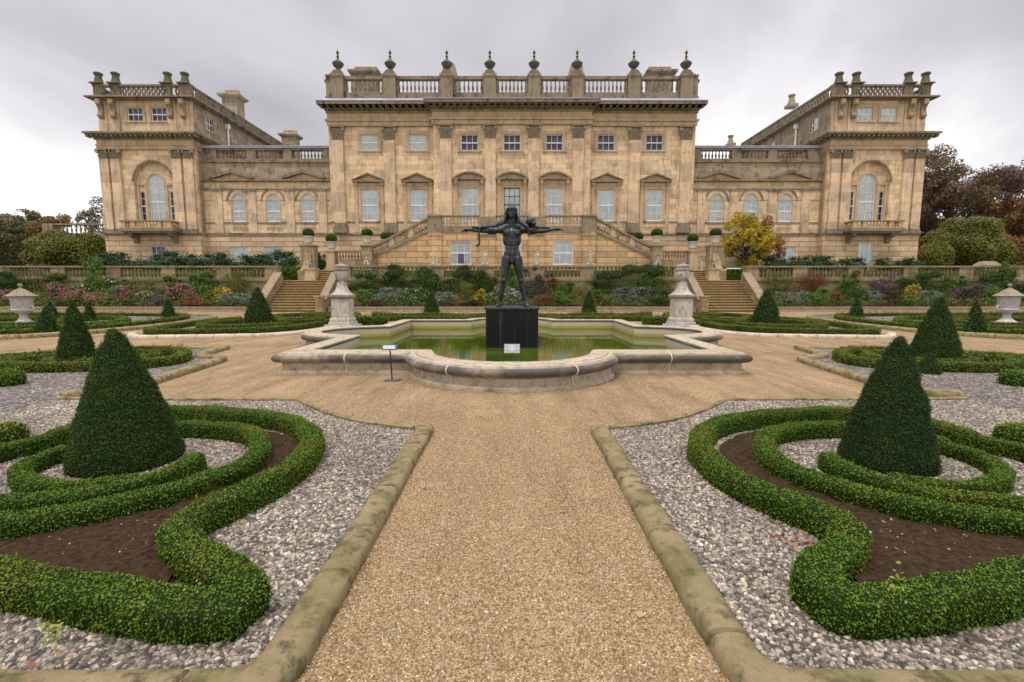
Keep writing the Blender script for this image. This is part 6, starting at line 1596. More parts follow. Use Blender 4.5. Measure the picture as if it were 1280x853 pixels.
# ---- wings
def wing(s):
    S = SIDE[s]
    Zs, Zp0, Ztop = zz(294, YW), zz(226, YW), zz(183.5, YW)
    xin = Xedge; xout = abs(xo(-382, 240, YW)) + .6
    W = [(255.5), (298.5), (341.5)]
    cs = [xo(o_, 258, YW) * s for o_ in W]; hw = 8.2 / F * YW; z0, z1 = zz(277.4, YW), zz(242.5, YW)
    g = [xo(o_ - 1, 318, YW) * s for o_ in W[1:]]; gz0, gz1 = ZU + .35, zz(309, YW)
    a, b = sorted((s * xin, s * xout))
    mb = MB(); walls(mb, a, b, Zs, zz(226, YW), YW, .5, [(c - hw, c + hw, z0, z1, True) for c in cs]); hb(mb, 'wing_wall', M_WALL)
    mb = MB(); mb.box(a, b, YW, YW + .5, zz(226, YW) + .001, zz(201, YW)); hb(mb, 'wing_attic', M_DKASHLAR)
    mb = MB(); walls(mb, a, b, ZU, Zs - .001, YW - .06, .5, [(c - .88, c + .88, gz0, gz1) for c in g]); hb(mb, 'rusticated_base', M_RUST)
    mb = MB(); band(mb, a, b, YW, Zs, zz(291.5, YW), .14, False); band(mb, a, b, YW, zz(279.7, YW), zz(278, YW), .05, False); band(mb, a, b, YW, zz(227.3, YW), zz(224.5, YW), .34, False); band(mb, a, b, YW, zz(237.5, YW), zz(236, YW), .10, False); band(mb, a, b, YW, zz(203.5, YW), zz(201, YW), .14, False); hb(mb, 'string_course', M_CORN)
    mb = MB(); band(mb, a, b, YW, zz(250.6, YW), zz(249.6, YW), .03, False); hb(mb, 'impost_band', M_TRIM)
    for c in cs:
        w = window(c - hw, c + hw, z0, z1, YW, 2, 4, arch=True, blind='full', sur=.10, proud=.04, sill=False)
        mb = MB(); r = hw + .38; zt = z1 - hw; n = 14
        for q in range(n):
            a0, a1 = math.pi * q / n, math.pi * (q + 1) / n; f = lambda t, R_: (c + R_ * math.cos(t), zt + R_ * math.sin(t))
            mb.prism_xz([f(a1, r), f(a0, r), f(a0, r + .1), f(a1, r + .1)], YW - .09, YW + .01)
        hb(mb, 'arch_moulding', M_CORN, w)
        mb = MB()
        for q in range(7): mb.lathe(c + (q - 3) * .20, YW - .02, [(r * .8, zz(288, YW) + z) for r, z in baluster_prof(zz(279.8, YW) - zz(288, YW))], 6)
        hb(mb, 'window_balustrade', M_TRIM)
    for c in g: window(c - .88, c + .88, gz0, gz1, YW - .06, 3, 3, blind='full', sur=0, sill=False)
    for o_ in (277, 324.5, 236.5, 366.5):
        c = xo(o_, 255, YW) * s; mb = MB(); mb.box(c - .36, c + .36, YW - .12, YW + .01, zz(291.5, YW), zz(239.5, YW)); p = hb(mb, 'wing_pilaster', M_WALL2)
        mb = MB(); mb.box(c - .43, c + .43, YW - .18, YW + .01, zz(239.5, YW), zz(237.6, YW)); hb(mb, 'capital', M_CORN, p)
    for o_ in (259.5, 348.5) if s < 0 else (258.0, 346.5):
        c = xo(o_, 220, YW) * s; hwp = 25.5 / F * YW; mb = MB(); t = .16; z0_, z1_ = zz(224.5, YW), zz(213.0, YW)
        for q in (-1, 1):
            pts = [(c + q * hwp, z0_ - .02), (c, z1_ - .3), (c, z1_), (c + q * hwp * 1.03, z0_ + .16)]
            mb.prism_xz(pts if q < 0 else pts[::-1], YW - .4, YW + .01)
        p = hb(mb, 'pediment', M_CORN); mb = MB(); mb.prism_xz([(c - hwp * .95, z0_), (c + hwp * .95, z0_), (c, z1_ - .2)], YW - .1, YW + .009); hb(mb, 'tympanum', M_TRIM, p)
    # balustrade
    zb0, zb1 = zz(201, YW), Ztop
    seg = [(236.5, 275), (286, 320.5), (332, 369.5)]
    cuts = [xo(v, 195, YW) for sg_ in seg for v in sg_]
    edges = [xin] + cuts + [xout]
    for i in range(0, len(edges) - 1):
        x0, x1 = sorted((s * edges[i], s * edges[i + 1]))
        if i % 2 == 0: mb = MB(); mb.box(x0, x1, YW - .02, YW + .4, zb0 + .001, zb1 - .14); hb(mb, 'parapet_pier', M_CORN)
        else: roof_balustrade(x0, x1, YW + .18, zb0, zb1 - .14, M_CORN, step=.31, k=1.1)
    mb = MB(); mb.box(a, b, YW - .14, YW + .5, zb1 - .139, zb1 - .02); mb.box(a, b, YW - .17, YW + .52, zb1 - .019, zb1 + .05); hb(mb, 'lead_coping', M_LEAD)
    mb = MB(); mb.box(a, b, YW + .4, YW + 12, zz(201, YW), zz(201, YW) + .2); hb(mb, 'roof', M_LEAD)
wing(-1); wing(1)

# ---- pavilions
def pavilion(s):
    S = SIDE[s]; YPb = 61.0
    xi, xo_ = 28.05, 36.55; cx = (xi + xo_) / 2
    def X(a): return s * a
    def bx(mb, a, b, *r):
        p, q = sorted((s * a, s * b)); mb.box(p, q, *r)
    Zs = zz(293.5, YP); Zc0, Zc1 = zz(199.5, YP), zz(187.5, YP); Zk0, Zk1 = zz(175.5, YP), zz(165, YP - .6); Za1 = zz(125.5, YP); Zt1 = zz(119.5, YP - .5); Zpt = zz(106, YP)
    wc = abs(xo(-446.5, 250, YP)); wr = 10.3 / F * YP * .97
    zsp = zz(227.5, YP); ztop = zz(217.3, YP); wr = min(wr, .8)
    zw0 = zz(275.5, YP); R1 = 24 / F * YP
    sl = (wc - 1.55, wc - 1.10), (wc + 1.10, wc + 1.55)
    ops = [(min(X(wc - wr), X(wc + wr)), max(X(wc - wr), X(wc + wr)), zw0, zsp + wr, True)] + [(min(X(a), X(b)), max(X(a), X(b)), zw0, zz(238.5, YP), False) for a, b in sl]
    # recessed panel behind a great blind arch
    YR = YP + .32
    mb = MB(); p, q = sorted((X(wc - R1), X(wc + R1))); walls(mb, p, q, zw0 - .3, zsp + R1 + .05, YR, .3, ops); hb(mb, 'recess_wall', M_WALL)
    a, b = sorted((X(xi), X(xo_)))
    mb = MB(); walls(mb, a, b, Zs, Zc1, YP, .3, [(p, q, zw0 - .3, zsp + R1, True)]); mb.box(a, b, YP, YP + .3, Zc1, Zk0); hb(mb, 'pavilion_wall', M_WALL)
    # arch moulding and impost
    mb = MB(); n = 18
    for i in range(n):
        a0, a1 = math.pi * i / n, math.pi * (i + 1) / n; f = lambda t, R_: (X(wc) + R_ * math.cos(t), zsp + R_ * math.sin(t))
        mb.prism_xz([f(a1, R1 - .02), f(a0, R1 - .02), f(a0, R1 + .13), f(a1, R1 + .13)], YP - .07, YP + .01)
    hb(mb, 'arch_moulding', M_CORN)
    for q_ in (-1, 1):
        mb = MB(); bx(mb, wc + q_ * (wr + .1), wc + q_ * R1, YR - .12, YR + .01, zz(231, YP), zz(227.5, YP)); bx(mb, wc + q_ * (wr + .1), wc + q_ * (wr + .3), YR - .10, YR + .01, zw0, zz(231, YP)); bx(mb, wc + q_ * (R1 - .25), wc + q_ * (R1 - .02), YR - .10, YR + .01, zw0, zz(231, YP))
        hb(mb, 'impost_and_columns', M_TRIM)
    o_ = ops[0]; window(o_[0], o_[1], o_[2], o_[3], YR, 2, 4, arch=True, blind='full', sur=.12, proud=.06, sill=False)
    for o_ in ops[1:]: window(o_[0], o_[1], o_[2], o_[3], YR, 1, 4, blind='dim', sur=0, sill=False)
    # base storey
    gw0, gw1 = (zz(308, YP) if s < 0 else zz(304, YP)), ZU + .3
    gc = wc + (0.0 if s < 0 else 0.0)
    mb = MB(); ga, gb = sorted((X(gc - .65), X(gc + .65))); walls(mb, a - .05, b + .05, ZU, Zs - .001, YP - .07, .37, [(ga, gb, gw1, gw0)]); hb(mb, 'rusticated_base', M_RUST)
    window(ga, gb, gw1, gw0, YP - .07, 3, 3, blind='dim' if s < 0 else 'full', sur=0, sill=False)
    # side walls
    for xx in (xi, xo_):
        sg_ = 1 if xx == xi else -1
        p0, p1 = sorted((X(xx), X(xx + sg_ * .4)))
        mb = MB(); mb.box(p0, p1, YP + .3, YPb, Zs, Zk0); hb(mb, 'side_wall', M_DKASHLAR)
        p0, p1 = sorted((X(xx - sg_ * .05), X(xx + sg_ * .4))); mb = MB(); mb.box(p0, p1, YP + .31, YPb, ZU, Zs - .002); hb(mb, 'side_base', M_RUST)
    mb = MB(); mb.box(a, b, YPb - .3, YPb, ZU, Zk0); hb(mb, 'back_wall', M_DKASHLAR)
    # coupled pilasters
    for o_ in ((499.5), (485.5), (407.5), (393.0)):
        ref = 640 - o_ if True else 0
        c = abs(xo(-(o_ + (2.5 if s < 0 else -0.0)) if s < 0 else -(o_ + 0.5), 240, YP)); c = {499.5: xo_ - .52, 485.5: xo_ - 1.52, 407.5: xi + 1.58, 393.0: xi + .55}[o_]
        pilaster(X(c), YP, Zs + .05, Zc0, Zc1, .40, d=.24, base=.42)
    mb = MB(); mb.box(a - .08, b + .08, YP - .22, YP + .4, Zs, Zs + .14)
    for xx, sg_ in ((xi, 1), (xo_, -1)): p0, p1 = sorted((X(xx - sg_ * .15), X(xx + sg_ * .1))); mb.box(p0, p1, YP + .4, YPb, Zs + .001, Zs + .139)
    hb(mb, 'string_course', M_CORN)
    # entablature and main cornice, returned along the side
    def ring(mb, pr, z0, z1, y0=YP): mb.box(a - pr, b + pr, y0 - pr - .14, YPb, z0, z1)
    mb = MB(); ring(mb, .04, Zc1 + .001, zz(183, YP)); ring(mb, .10, zz(183, YP), zz(181.8, YP)); ring(mb, .02, zz(181.8, YP), Zk0 - .001); hb(mb, 'entablature', M_TRIM)
    mb = MB(); ring(mb, .16, Zk0, zz(173.6, YP)); ring(mb, .55, zz(171.2, YP), Zk1 - .15); ring(mb, .68, Zk1 - .149, Zk1)
    modillions(mb, a - .45, b + .45, YP - .14, zz(173.6, YP), zz(171.2, YP), .5, .42, .2)
    for i in range(40):
        y = YP + .3 + i * .42
        for xx in (a - .5, b + .0): mb.box(xx, xx + .5, y, y + .2, zz(173.6, YP), zz(171.2, YP))
    hb(mb, 'cornice', M_CORN)
    # attic
    aw = [(s * abs(xo(-(472 if True else 0), 143, YP)), 1), (s * abs(xo(-442.0, 143, YP)), 1)]
    az0, az1 = zz(151.5, YP), zz(134, YP)
    mb = MB(); walls(mb, a + .15, b - .15, Zk1, Za1, YP + .08, .3, [(c - .68, c + .68, az0, az1) for c, _ in aw]); hb(mb, 'attic_wall', M_WALL2)
    for c, _ in aw: window(c - .68, c + .68, az0, az1, YP + .08, 3, 2, blind='dim' if s < 0 else 'full', sur=.22, proud=.05)
    for xx, sg_ in ((xi, 1), (xo_, -1)):
        sw = [(46.6, 1), (54.0, 1)] if xx == xi else []
        p0, p1 = sorted((X(xx + sg_ * .15), X(xx + sg_ * .5)))
        mb = MB(); ys = [YP + .38] + [v for y_, _ in sw for v in (y_ - .62, y_ + .62)] + [YPb]
        for i in range(0, len(ys), 2): mb.box(p0, p1, ys[i], ys[i + 1], Zk1 + .001, Za1)
        for y_, _ in sw: mb.box(p0, p1, y_ - .62, y_ + .62, Zk1 + .001, az0); mb.box(p0, p1, y_ - .62, y_ + .62, az1, Za1)
        hb(mb, 'attic_side_wall', M_DKASHLAR)
        for y_, _ in sw:     # windows in the flank
            mb = MB(); xf = X(xx + .15); t = .06
            mb.box(xf - .05, xf + .06, y_ - .74, y_ - .62, az0 - .1, az1 + .1); mb.box(xf - .05, xf + .06, y_ + .62, y_ + .74, az0 - .1, az1 + .1); mb.box(xf - .06, xf + .06, y_ - .62, y_ + .62, az1, az1 + .12); mb.box(xf - .08, xf + .06, y_ - .62, y_ + .62, az0 - .12, az0)
            w = hb(mb, 'window', M_TRIM); g0 = X(xx + .26)
            mb = MB()
            for q in (0, 1, 2, 3): yy = y_ - .60 + q * .4; mb.box(g0 - .03, g0 + .03, yy - .03, yy + .03, az0, az1)
            for q in (0, 1, 2): z_ = az0 + .04 + q * (az1 - az0 - .08) / 2; mb.box(g0 - .032, g0 + .032, y_ - .6, y_ + .6, z_ - .035, z_ + .035)
            hb(mb, 'frame', M_WHITE, w)
            for nm, mt, xq in (('pane', M_GLASS, X(xx + .28)), ('dim_room_panel', M_DIMROOM, X(xx + .45))):
                me = bpy.data.meshes.new(nm); me.from_pydata([(xq, y_ - .6 - HO[1], az0 - HO[2]), (xq, y_ + .6 - HO[1], az0 - HO[2]), (xq, y_ + .6 - HO[1], az1 - HO[2]), (xq, y_ - .6 - HO[1], az1 - HO[2])], [], [(0, 1, 2, 3)]); link_mesh(nm, me, mt, w)
    mb = MB(); mb.box(a + .15, b - .15, YPb - .4, YPb, Zk1, Za1); hb(mb, 'back_wall', M_DKASHLAR)
    for c in (xo_ - .62, xo_ - 1.72, xi + 1.80, xi + .68):     # big scroll brackets
        mb = MB(); x = X(c); mb.box(x - .36, x + .36, YP - .05, YP + .08, Zk1, Za1 - .01); pn = hb(mb, 'attic_pilaster', M_WALL2)
        mb = MB(); zt = Za1 - .02; zb = zz(149, YP)
        mb.prism_yz([(YP - .48, zt), (YP - .04, zt), (YP - .04, zb), (YP - .20, zb - .02), (YP - .34, zb + .25), (YP - .28, zb + .5), (YP - .20, zb + .75), (YP - .40, zt - .45), (YP - .52, zt - .2)], x - .20, x + .20)
        mb.ball((x, YP - .30, zb + .2), (.24, .16, .2), 10, 6); mb.ball((x, YP - .42, zt - .35), (.24, .15, .22), 10, 6); hb(mb, 'scroll_bracket', M_CAP, pn)
    mb = MB(); ring(mb, .06, Za1, zz(124, YP)); ring(mb, .36, zz(124, YP), Zt1 - .12); ring(mb, .44, Zt1 - .119, Zt1); hb(mb, 'attic_cornice', M_CORN)
    # pierced parapet: piers and interlaced rings
    yp0, yp1 = YP - .05, YP + .25
    mb = MB(); pa, pb_ = a - .02, b + .02
    mb.box(pa, pb_, yp0, yp1, Zt1 + .001, Zt1 + .15); mb.box(pa, pb_, yp0 - .06, yp1 + .06, Zpt - .14, Zpt)
    segs = [(xi - .02, xi + .95), (xi + 1.85, xi + 2.35), (xo_ - 2.35, xo_ - 1.75), (xo_ - .7, xo_ + .02)]
    for p0, p1 in ((xi, xi + .95), (xi + 1.75, xi + 2.2), (xo_ - 2.3, xo_ - 1.6), (xo_ - .8, xo_)): bx(mb, p0, p1, yp0, yp1, Zt1 + .15, Zpt - .139)
    par = hb(mb, 'parapet', M_CORN)
    mb = MB(); hh = (Zpt - .14) - (Zt1 + .15); r = hh * .42
    x = xi + 1.0
    while x < xo_ - .8:
        if not ((xi + 1.75 < x < xi + 2.2) or (xo_ - 2.3 < x < xo_ - 1.6)):
            ring_p = [(X(x) + r * 1.05 * math.cos(t), yp0 + .1, Zt1 + .15 + hh / 2 + hh * .5 * math.sin(t)) for t in np.linspace(0, 2 * math.pi, 11)]
            mb.tube(ring_p, .085, 5)
        x += r * 1.25
    for xx in (xi + .02, xo_ - .02):
        i = 0
        y = YP + .6
        while y < YPb:
            ring_p = [(X(xx), y + r * 1.05 * math.cos(t), Zt1 + .15 + hh / 2 + hh * .5 * math.sin(t)) for t in np.linspace(0, 2 * math.pi, 9)]
            mb.tube(ring_p, .09, 4); y += r * 1.3
    hb(mb, 'pierced_rings', M_CORN, par)
    mb = MB()
    for xx, sg_ in ((xi, 1), (xo_, -1)):
        p0, p1 = sorted((X(xx - .02 * sg_), X(xx + sg_ * .28))); mb.box(p0, p1, YP + .25, YPb, Zt1 + .002, Zt1 + .149); mb.box(p0 - .05, p1 + .05, YP + .31, YPb, Zpt - .141, Zpt - .001)
        for y in range(49, 61, 4): mb.box(p0, p1, y, y + .7, Zt1 + .15, Zpt - .142)
    hb(mb, 'side_parapet', M_CORN)
    mb = MB(); mb.box(a + .2, b - .2, YP + .3, YPb, Zt1 + .01, Zt1 + .12); hb(mb, 'roof', M_LEAD)
    for k_, (c, yy) in enumerate(((xo_ - .45, 0), (xo_ - 1.95, 0), (xi + 2.0, 0), (xi + .5, 0))):
        mb = MB(); mb.sq_lathe(X(c), YP + .1, [(.50, Zpt + .002), (.50, Zpt + .08), (.42, Zpt + .14)]); mb.lathe(X(c), YP + .1, [(.40, Zpt + .14), (.34, Zpt + .3), (.27, Zpt + .6), (.26, Zpt + .78), (.34, Zpt + .86), (.36, Zpt + .95), (.30, Zpt + 1.02), (.12, Zpt + 1.05)], 12); hb(mb, 'parapet_vase', M_FIN)
    # balcony
    zb0, zb1, zr_ = zz(290, YP - 1), zz(285.3, YP - 1), zz(275.8, YP - 1.1)
    bal = MB(); p0, p1 = sorted((X(wc - 2.35), X(wc + 2.35))); bal.box(p0, p1, YP - 1.35, YP - .2, zb1 - .28, zb1); bal.box(p0 + .12, p1 - .12, YP - 1.2, YP - .2, zb1 - .42, zb1 - .281)
    bl = hb(bal, 'balcony', M_COPE)
    mb = MB(); n = 15; y0 = YP - 1.2
    mb.box(p0 + .1, p1 - .1, y0 - .12, y0 + .12, zb1, zb1 + .06); 
    for i in range(n):
        x = p0 + .35 + i * (p1 - p0 - .7) / (n - 1)
        if i in (0, 3, 11, 14): mb.box(x - .17, x + .17, y0 - .12, y0 + .12, zb1 + .06, zr_ - .12)
        else: mb.lathe(x, y0, [(r_ * .95, zb1 + .06 + z) for r_, z in baluster_prof(zr_ - .12 - zb1 - .06)], 8)
    for xe in (p0 + .3, p1 - .3):
        for i in range(3): mb.lathe(xe, y0 + .32 + i * .26, [(r_ * .95, zb1 + z) for r_, z in baluster_prof(zr_ - .12 - zb1)], 8)
    hb(mb, 'balcony_rail', M_TRIM, bl)
    mb = MB(); mb.box(p0 + .08, p1 - .08, y0 - .17, y0 + .17, zr_ - .12, zr_); 
    for xe in (p0 + .3, p1 - .3): mb.box(xe - .17, xe + .17, y0 + .17, YP - .01, zr_ - .119, zr_ - .001)
    hb(mb, 'handrail', M_COPE, bl)
    for q in (-1, 1):
        mb = MB(); x = X(wc) + q * 1.75; mb.prism_yz([(YP - 1.0, zb1 - .43), (YP - .071, zb1 - .43), (YP - .071, zb1 - 1.25), (YP - .25, zb1 - 1.2), (YP - .5, zb1 - .8), (YP - .95, zb1 - .62)], x - .2, x + .2); hb(mb, 'balcony_bracket', M_COPE, bl)
    # drainpipe on the flank
    mb = MB(); mb.tube([(X(xi - .02), YP + 5.3, Zk1 + .1), (X(xi - .02), YP + 5.3, Zt1 - .9)], .09, 8); mb.box(X(xi - .02) - .16, X(xi - .02) + .16, YP + 5.14, YP + 5.46, Zt1 - .9, Zt1 - .5); hb(mb, 'downpipe', M_WHITE)
pavilion(-1); pavilion(1)
# chimneys behind the pavilions
def chim_at(px, py, Yv, w, pots): 
    X, z = at(px, py, Yv); chimney(X, Yv, w, 1.4, z - 4, z, pots, .2, M_DKASHLAR)
chim_at(291, 119, 54, 1.6, 4); chim_at(363, 168, 66, 1.8, 5)
for px, py, Yv in ((990, 118, 54), (913.5, 169, 64)):
    X, z = at(px, py, Yv); mb = MB(); mb.sq_lathe(X, Yv, [(.5, z - 1.4), (.5, z - 1.1), (.36, z - 1.0)]); mb.lathe(X, Yv, [(.40, z - 1.0), (.27, z - .5), (.26, z - .3), (.35, z - .2), (.36, z - .08), (.1, z)], 12); hb(mb, 'parapet_vase', M_CAP)
# low balustraded garden wall running off the left pavilion
lw = thing('garden_wall', 'dark high garden wall with balusters running off the left pavilion', 'wall', (-40.6, 47.0, ZU))
ztp = zz(280, 47) - ZU
mb = MB(); mb.box(-4.1, 4.1, -.25, .25, -.02, ztp - 1.05); mb.build('wall', M_CAP, lw)
mb = MB(); mb.box(-4.2, -3.2, -.35, .35, ztp - 1.05, ztp); mb.build('pier', M_COPE, lw)
balustrade(lw, -3.2, 4.1, 0, ztp - 1.048, ztp, M_CAP, M_CAP, th=.36, step=.42)

# ------------------------------------------------------------------ planting of the terrace wall
def LM(name, *c, **k): return leafmat(name, list(c), **k)
G_DK = LM('dark_leaves', (0.030, 0.062, 0.012), (0.06, 0.105, 0.018), (0.12, 0.165, 0.03))
G_MID = LM('mid_green_leaves', (0.055, 0.11, 0.015), (0.10, 0.175, 0.024), (0.19, 0.26, 0.05))
G_BR = LM('bright_green_leaves', (0.07, 0.16, 0.02), (0.12, 0.25, 0.03), (0.18, 0.30, 0.05))
G_SIL = LM('silver_leaves', (0.14, 0.18, 0.13), (0.24, 0.28, 0.22), (0.36, 0.40, 0.34))
G_MAR = LM('maroon_leaves', (0.05, 0.012, 0.018), (0.09, 0.02, 0.03), (0.13, 0.04, 0.04))
G_RED = LM('russet_leaves', (0.15, 0.04, 0.02), (0.24, 0.08, 0.03), (0.12, 0.06, 0.02))
G_YEL = LM('yellow_leaves', (0.22, 0.17, 0.02), (0.38, 0.28, 0.03), (0.16, 0.16, 0.02))
G_OLV = LM('olive_leaves', (0.08, 0.09, 0.02), (0.15, 0.16, 0.03), (0.25, 0.24, 0.05))
G_PUR = LM('purple_grey_leaves', (0.08, 0.05, 0.06), (0.15, 0.10, 0.11), (0.22, 0.16, 0.16))
G_RHO = LM('rhododendron_leaves', (0.02, 0.055, 0.02), (0.04, 0.095, 0.032), (0.08, 0.15, 0.06), rough=0.45)
P_PINK = LM('pink_petals', (0.45, 0.12, 0.18), (0.62, 0.26, 0.30), (0.36, 0.14, 0.14), trans=0.3)
P_MAG = LM('magenta_petals', (0.50, 0.05, 0.25), (0.62, 0.12, 0.35))
P_WHT = LM('white_petals', (0.72, 0.72, 0.66), (0.80, 0.80, 0.78))
P_YEL = LM('yellow_petals', (0.62, 0.42, 0.02), (0.75, 0.55, 0.05))
P_RED = LM('red_petals', (0.35, 0.03, 0.02), (0.45, 0.08, 0.03))
# raised soil border with its stone edge
for s, x0, x1, w in ((-1, -62, -18.6, 'left'), (0, -13.4, 13.4, 'middle'), (1, 18.6, 62, 'right')):
    mb = MB(); mb.box(x0, x1, 34.95, 35.2, -.03, .30); mb.box(x0 - .02, x1 + .02, 34.90, 35.25, .30, .36); tag(mb.build('border_edging', M_BED), f'low stone edging along the front of the {w} flower border', 'edging')
    mb = MB(); n = 60; mb.add([(x0, 35.2, .28), (x1, 35.2, .28), (x1, 37.94, .45), (x0, 37.94, .45)], [(0, 1, 2, 3)]); o = mb.build('border_soil', M_SOIL); tag(o, f'dark soil of the {w} flower border', 'soil', None, 'stuff')
SEED = [100]
def plant(px, ptop, pbot, w, row, mat, kind, lab, flowers=None, leaf=.10, airy=False, up=0.0, n=None, cat='shrub', aspect=.5):
    "px: centre, ptop/pbot: rows read off the photo, w: width in photo pixels, row 0 back / 1 middle / 2 front"
    Yv = (37.35, 36.5, 35.75)[row] ; SEED[0] += 1
    X = at(px, pbot, Yv)[0]; zb = (.42, .36, .31)[row]; zt = at(px, ptop, Yv)[1]; W = w / F * Yv; H = max(.35, zt - zb)
    n = n or int(min(3600, 500 + 640 * W * H))
    return shrub(kind, lab, cat, X, Yv, zb, W * 1.6, H * 1.12, mat, leaf=leaf, n=n, lumps=int(6 + 3 * W), seed=SEED[0], d=min(1.3, W * .9) if row else .95, flowers=flowers, airy=airy, up=up, group='plants of the terrace border', aspect=aspect)
# low mixed ground cover under the border plants
for s_, x0, x1, w_ in ((-1, -60, -18.8, 'left'), (0, -13.2, 13.2, 'middle'), (1, 18.8, 60, 'right')):
    n_ = int((x1 - x0) * 620); xs_ = rng.uniform(x0, x1, n_); ys_ = rng.uniform(35.3, 37.9, n_)
    hh_ = np.array([0.30 + 0.55 * max(0, mnoise.noise(Vector((a * .9, b * .9, 3))) + .45) for a, b in zip(xs_, ys_)]) + (ys_ - 35.3) * .42
    P_ = np.column_stack([xs_, ys_, .3 + hh_ * rng.random(n_)])
    k_ = np.array([mnoise.noise(Vector((a * .5, b * .7, 9))) for a, b in zip(xs_, ys_)])
    for nm_, sel_, mt_ in (('ground_cover', k_ > .05, G_MID), ('ground_cover', k_ <= .05, G_OLV)):
        Q_ = leaf_quads(P_[sel_], np.tile([0, -.4, .7], (int(sel_.sum()), 1)), .10, .45, .9, .4)
        tag(link_mesh(nm_, quads_mesh(nm_, Q_), mt_), f'low mixed foliage filling the {w_} border between the shrubs', 'plants', None, 'stuff')
# middle border
M = [
 (462, 346, 372, 44, 0, G_MID, 'leafy_shrub', 'mid green wall shrub at the left end of the middle border, behind the white urn'),
 (455, 362, 384, 28, 1, G_BR, 'leafy_shrub', 'bright fresh green bush right behind the left white urn'),
 (500, 336, 372, 56, 0, G_DK, 'wall_shrub', 'tall dark wall shrub, second from the left end of the middle border'),
 (542, 335, 374, 50, 0, G_MID, 'wall_shrub', 'tall green wall shrub under the slim draped figure'),
 (575, 336, 374, 44, 0, G_DK, 'wall_shrub', 'dark wall shrub under the purple-panelled window'),
 (470, 376, 387, 26, 2, G_MAR, 'maroon_perennial', 'low deep maroon clump at the left front of the middle border'),
 (492, 362, 386, 40, 1, G_SIL, 'silver_bush', 'silvery bush near the left end of the middle border'),
 (522, 362, 386, 42, 1, G_MID, 'leafy_shrub', 'rounded green bush with white specks left of the little left yew', (P_WHT, 60, .09)),
 (556, 366, 386, 28, 2, G_SIL, 'silver_bush', 'small grey-green bush just right of the little left yew cone'),
 (580, 357, 385, 30, 1, G_OLV, 'tawny_perennial', 'tawny olive perennial clump left of the bronze man', None, True),
 (571, 376, 387, 24, 2, G_RED, 'russet_perennial', 'low russet clump in front of the tawny perennial'),
 (600, 363, 382, 12, 2, G_YEL, 'yellow_flower_spike', 'narrow clump of yellow flowers left of the black plinth', (P_YEL, 120, .09)),
 (592, 375, 387, 22, 2, G_MAR, 'maroon_perennial', 'dark red ground clump left of the black plinth'),
 (606, 337, 365, 30, 0, G_DK, 'wall_shrub', 'dark climbing shrub behind the left leg of the bronze man'),
 (638, 334, 368, 22, 0, G_BR, 'climber', 'bright green climber seen between the legs of the bronze man'),
 (622, 362, 385, 26, 1, G_MID, 'daisy_bush', 'green bush with white daisies behind the left foot of the bronze man', (P_WHT, 110, .08)),
 (642, 364, 385, 26, 1, G_SIL, 'daisy_bush', 'pale bush of white daisies between the feet of the bronze man', (P_WHT, 160, .08)),
 (664, 336, 380, 30, 1, G_PUR, 'smoke_bush', 'tall smoky purple-grey shrub right of the bronze man'),
 (688, 343, 374, 24, 0, G_RED, 'climber', 'rusty brown climber right of the smoky purple shrub'),
 (682, 368, 387, 24, 2, G_RED, 'russet_perennial', 'red-brown grassy tuft right of the black plinth', None, True),
 (704, 366, 386, 28, 2, G_BR, 'leafy_shrub', 'bright green mound right of the black plinth'),
 (702, 354, 380, 34, 1, G_MID, 'leafy_shrub', 'soft green bush behind the bright green mound'),
 (722, 360, 386, 22, 1, G_OLV, 'tawny_perennial', 'yellowish perennial left of the little right yew cone', None, True),
 (757, 340, 374, 54, 0, G_DK, 'wall_shrub', 'broad dark wall shrub left of centre in the right half of the middle border'),
 (800, 335, 374, 60, 0, G_MID, 'wall_shrub', 'tallest rose-like wall shrub in the right half of the middle border', (P_PINK, 16, .09)),
 (752, 364, 386, 32, 1, G_MID, 'leafy_shrub', 'green bush right behind the little right yew cone'),
 (788, 362, 386, 44, 1, G_SIL, 'silver_bush', 'large silvery bush in the right half of the middle border'),
 (822, 364, 387, 32, 2, G_DK, 'leafy_shrub', 'dark leafy bush left of the right white urn'),
 (832, 350, 380, 24, 0, G_OLV, 'wall_shrub', 'thin olive wall plant by the right white urn', None, True),
]
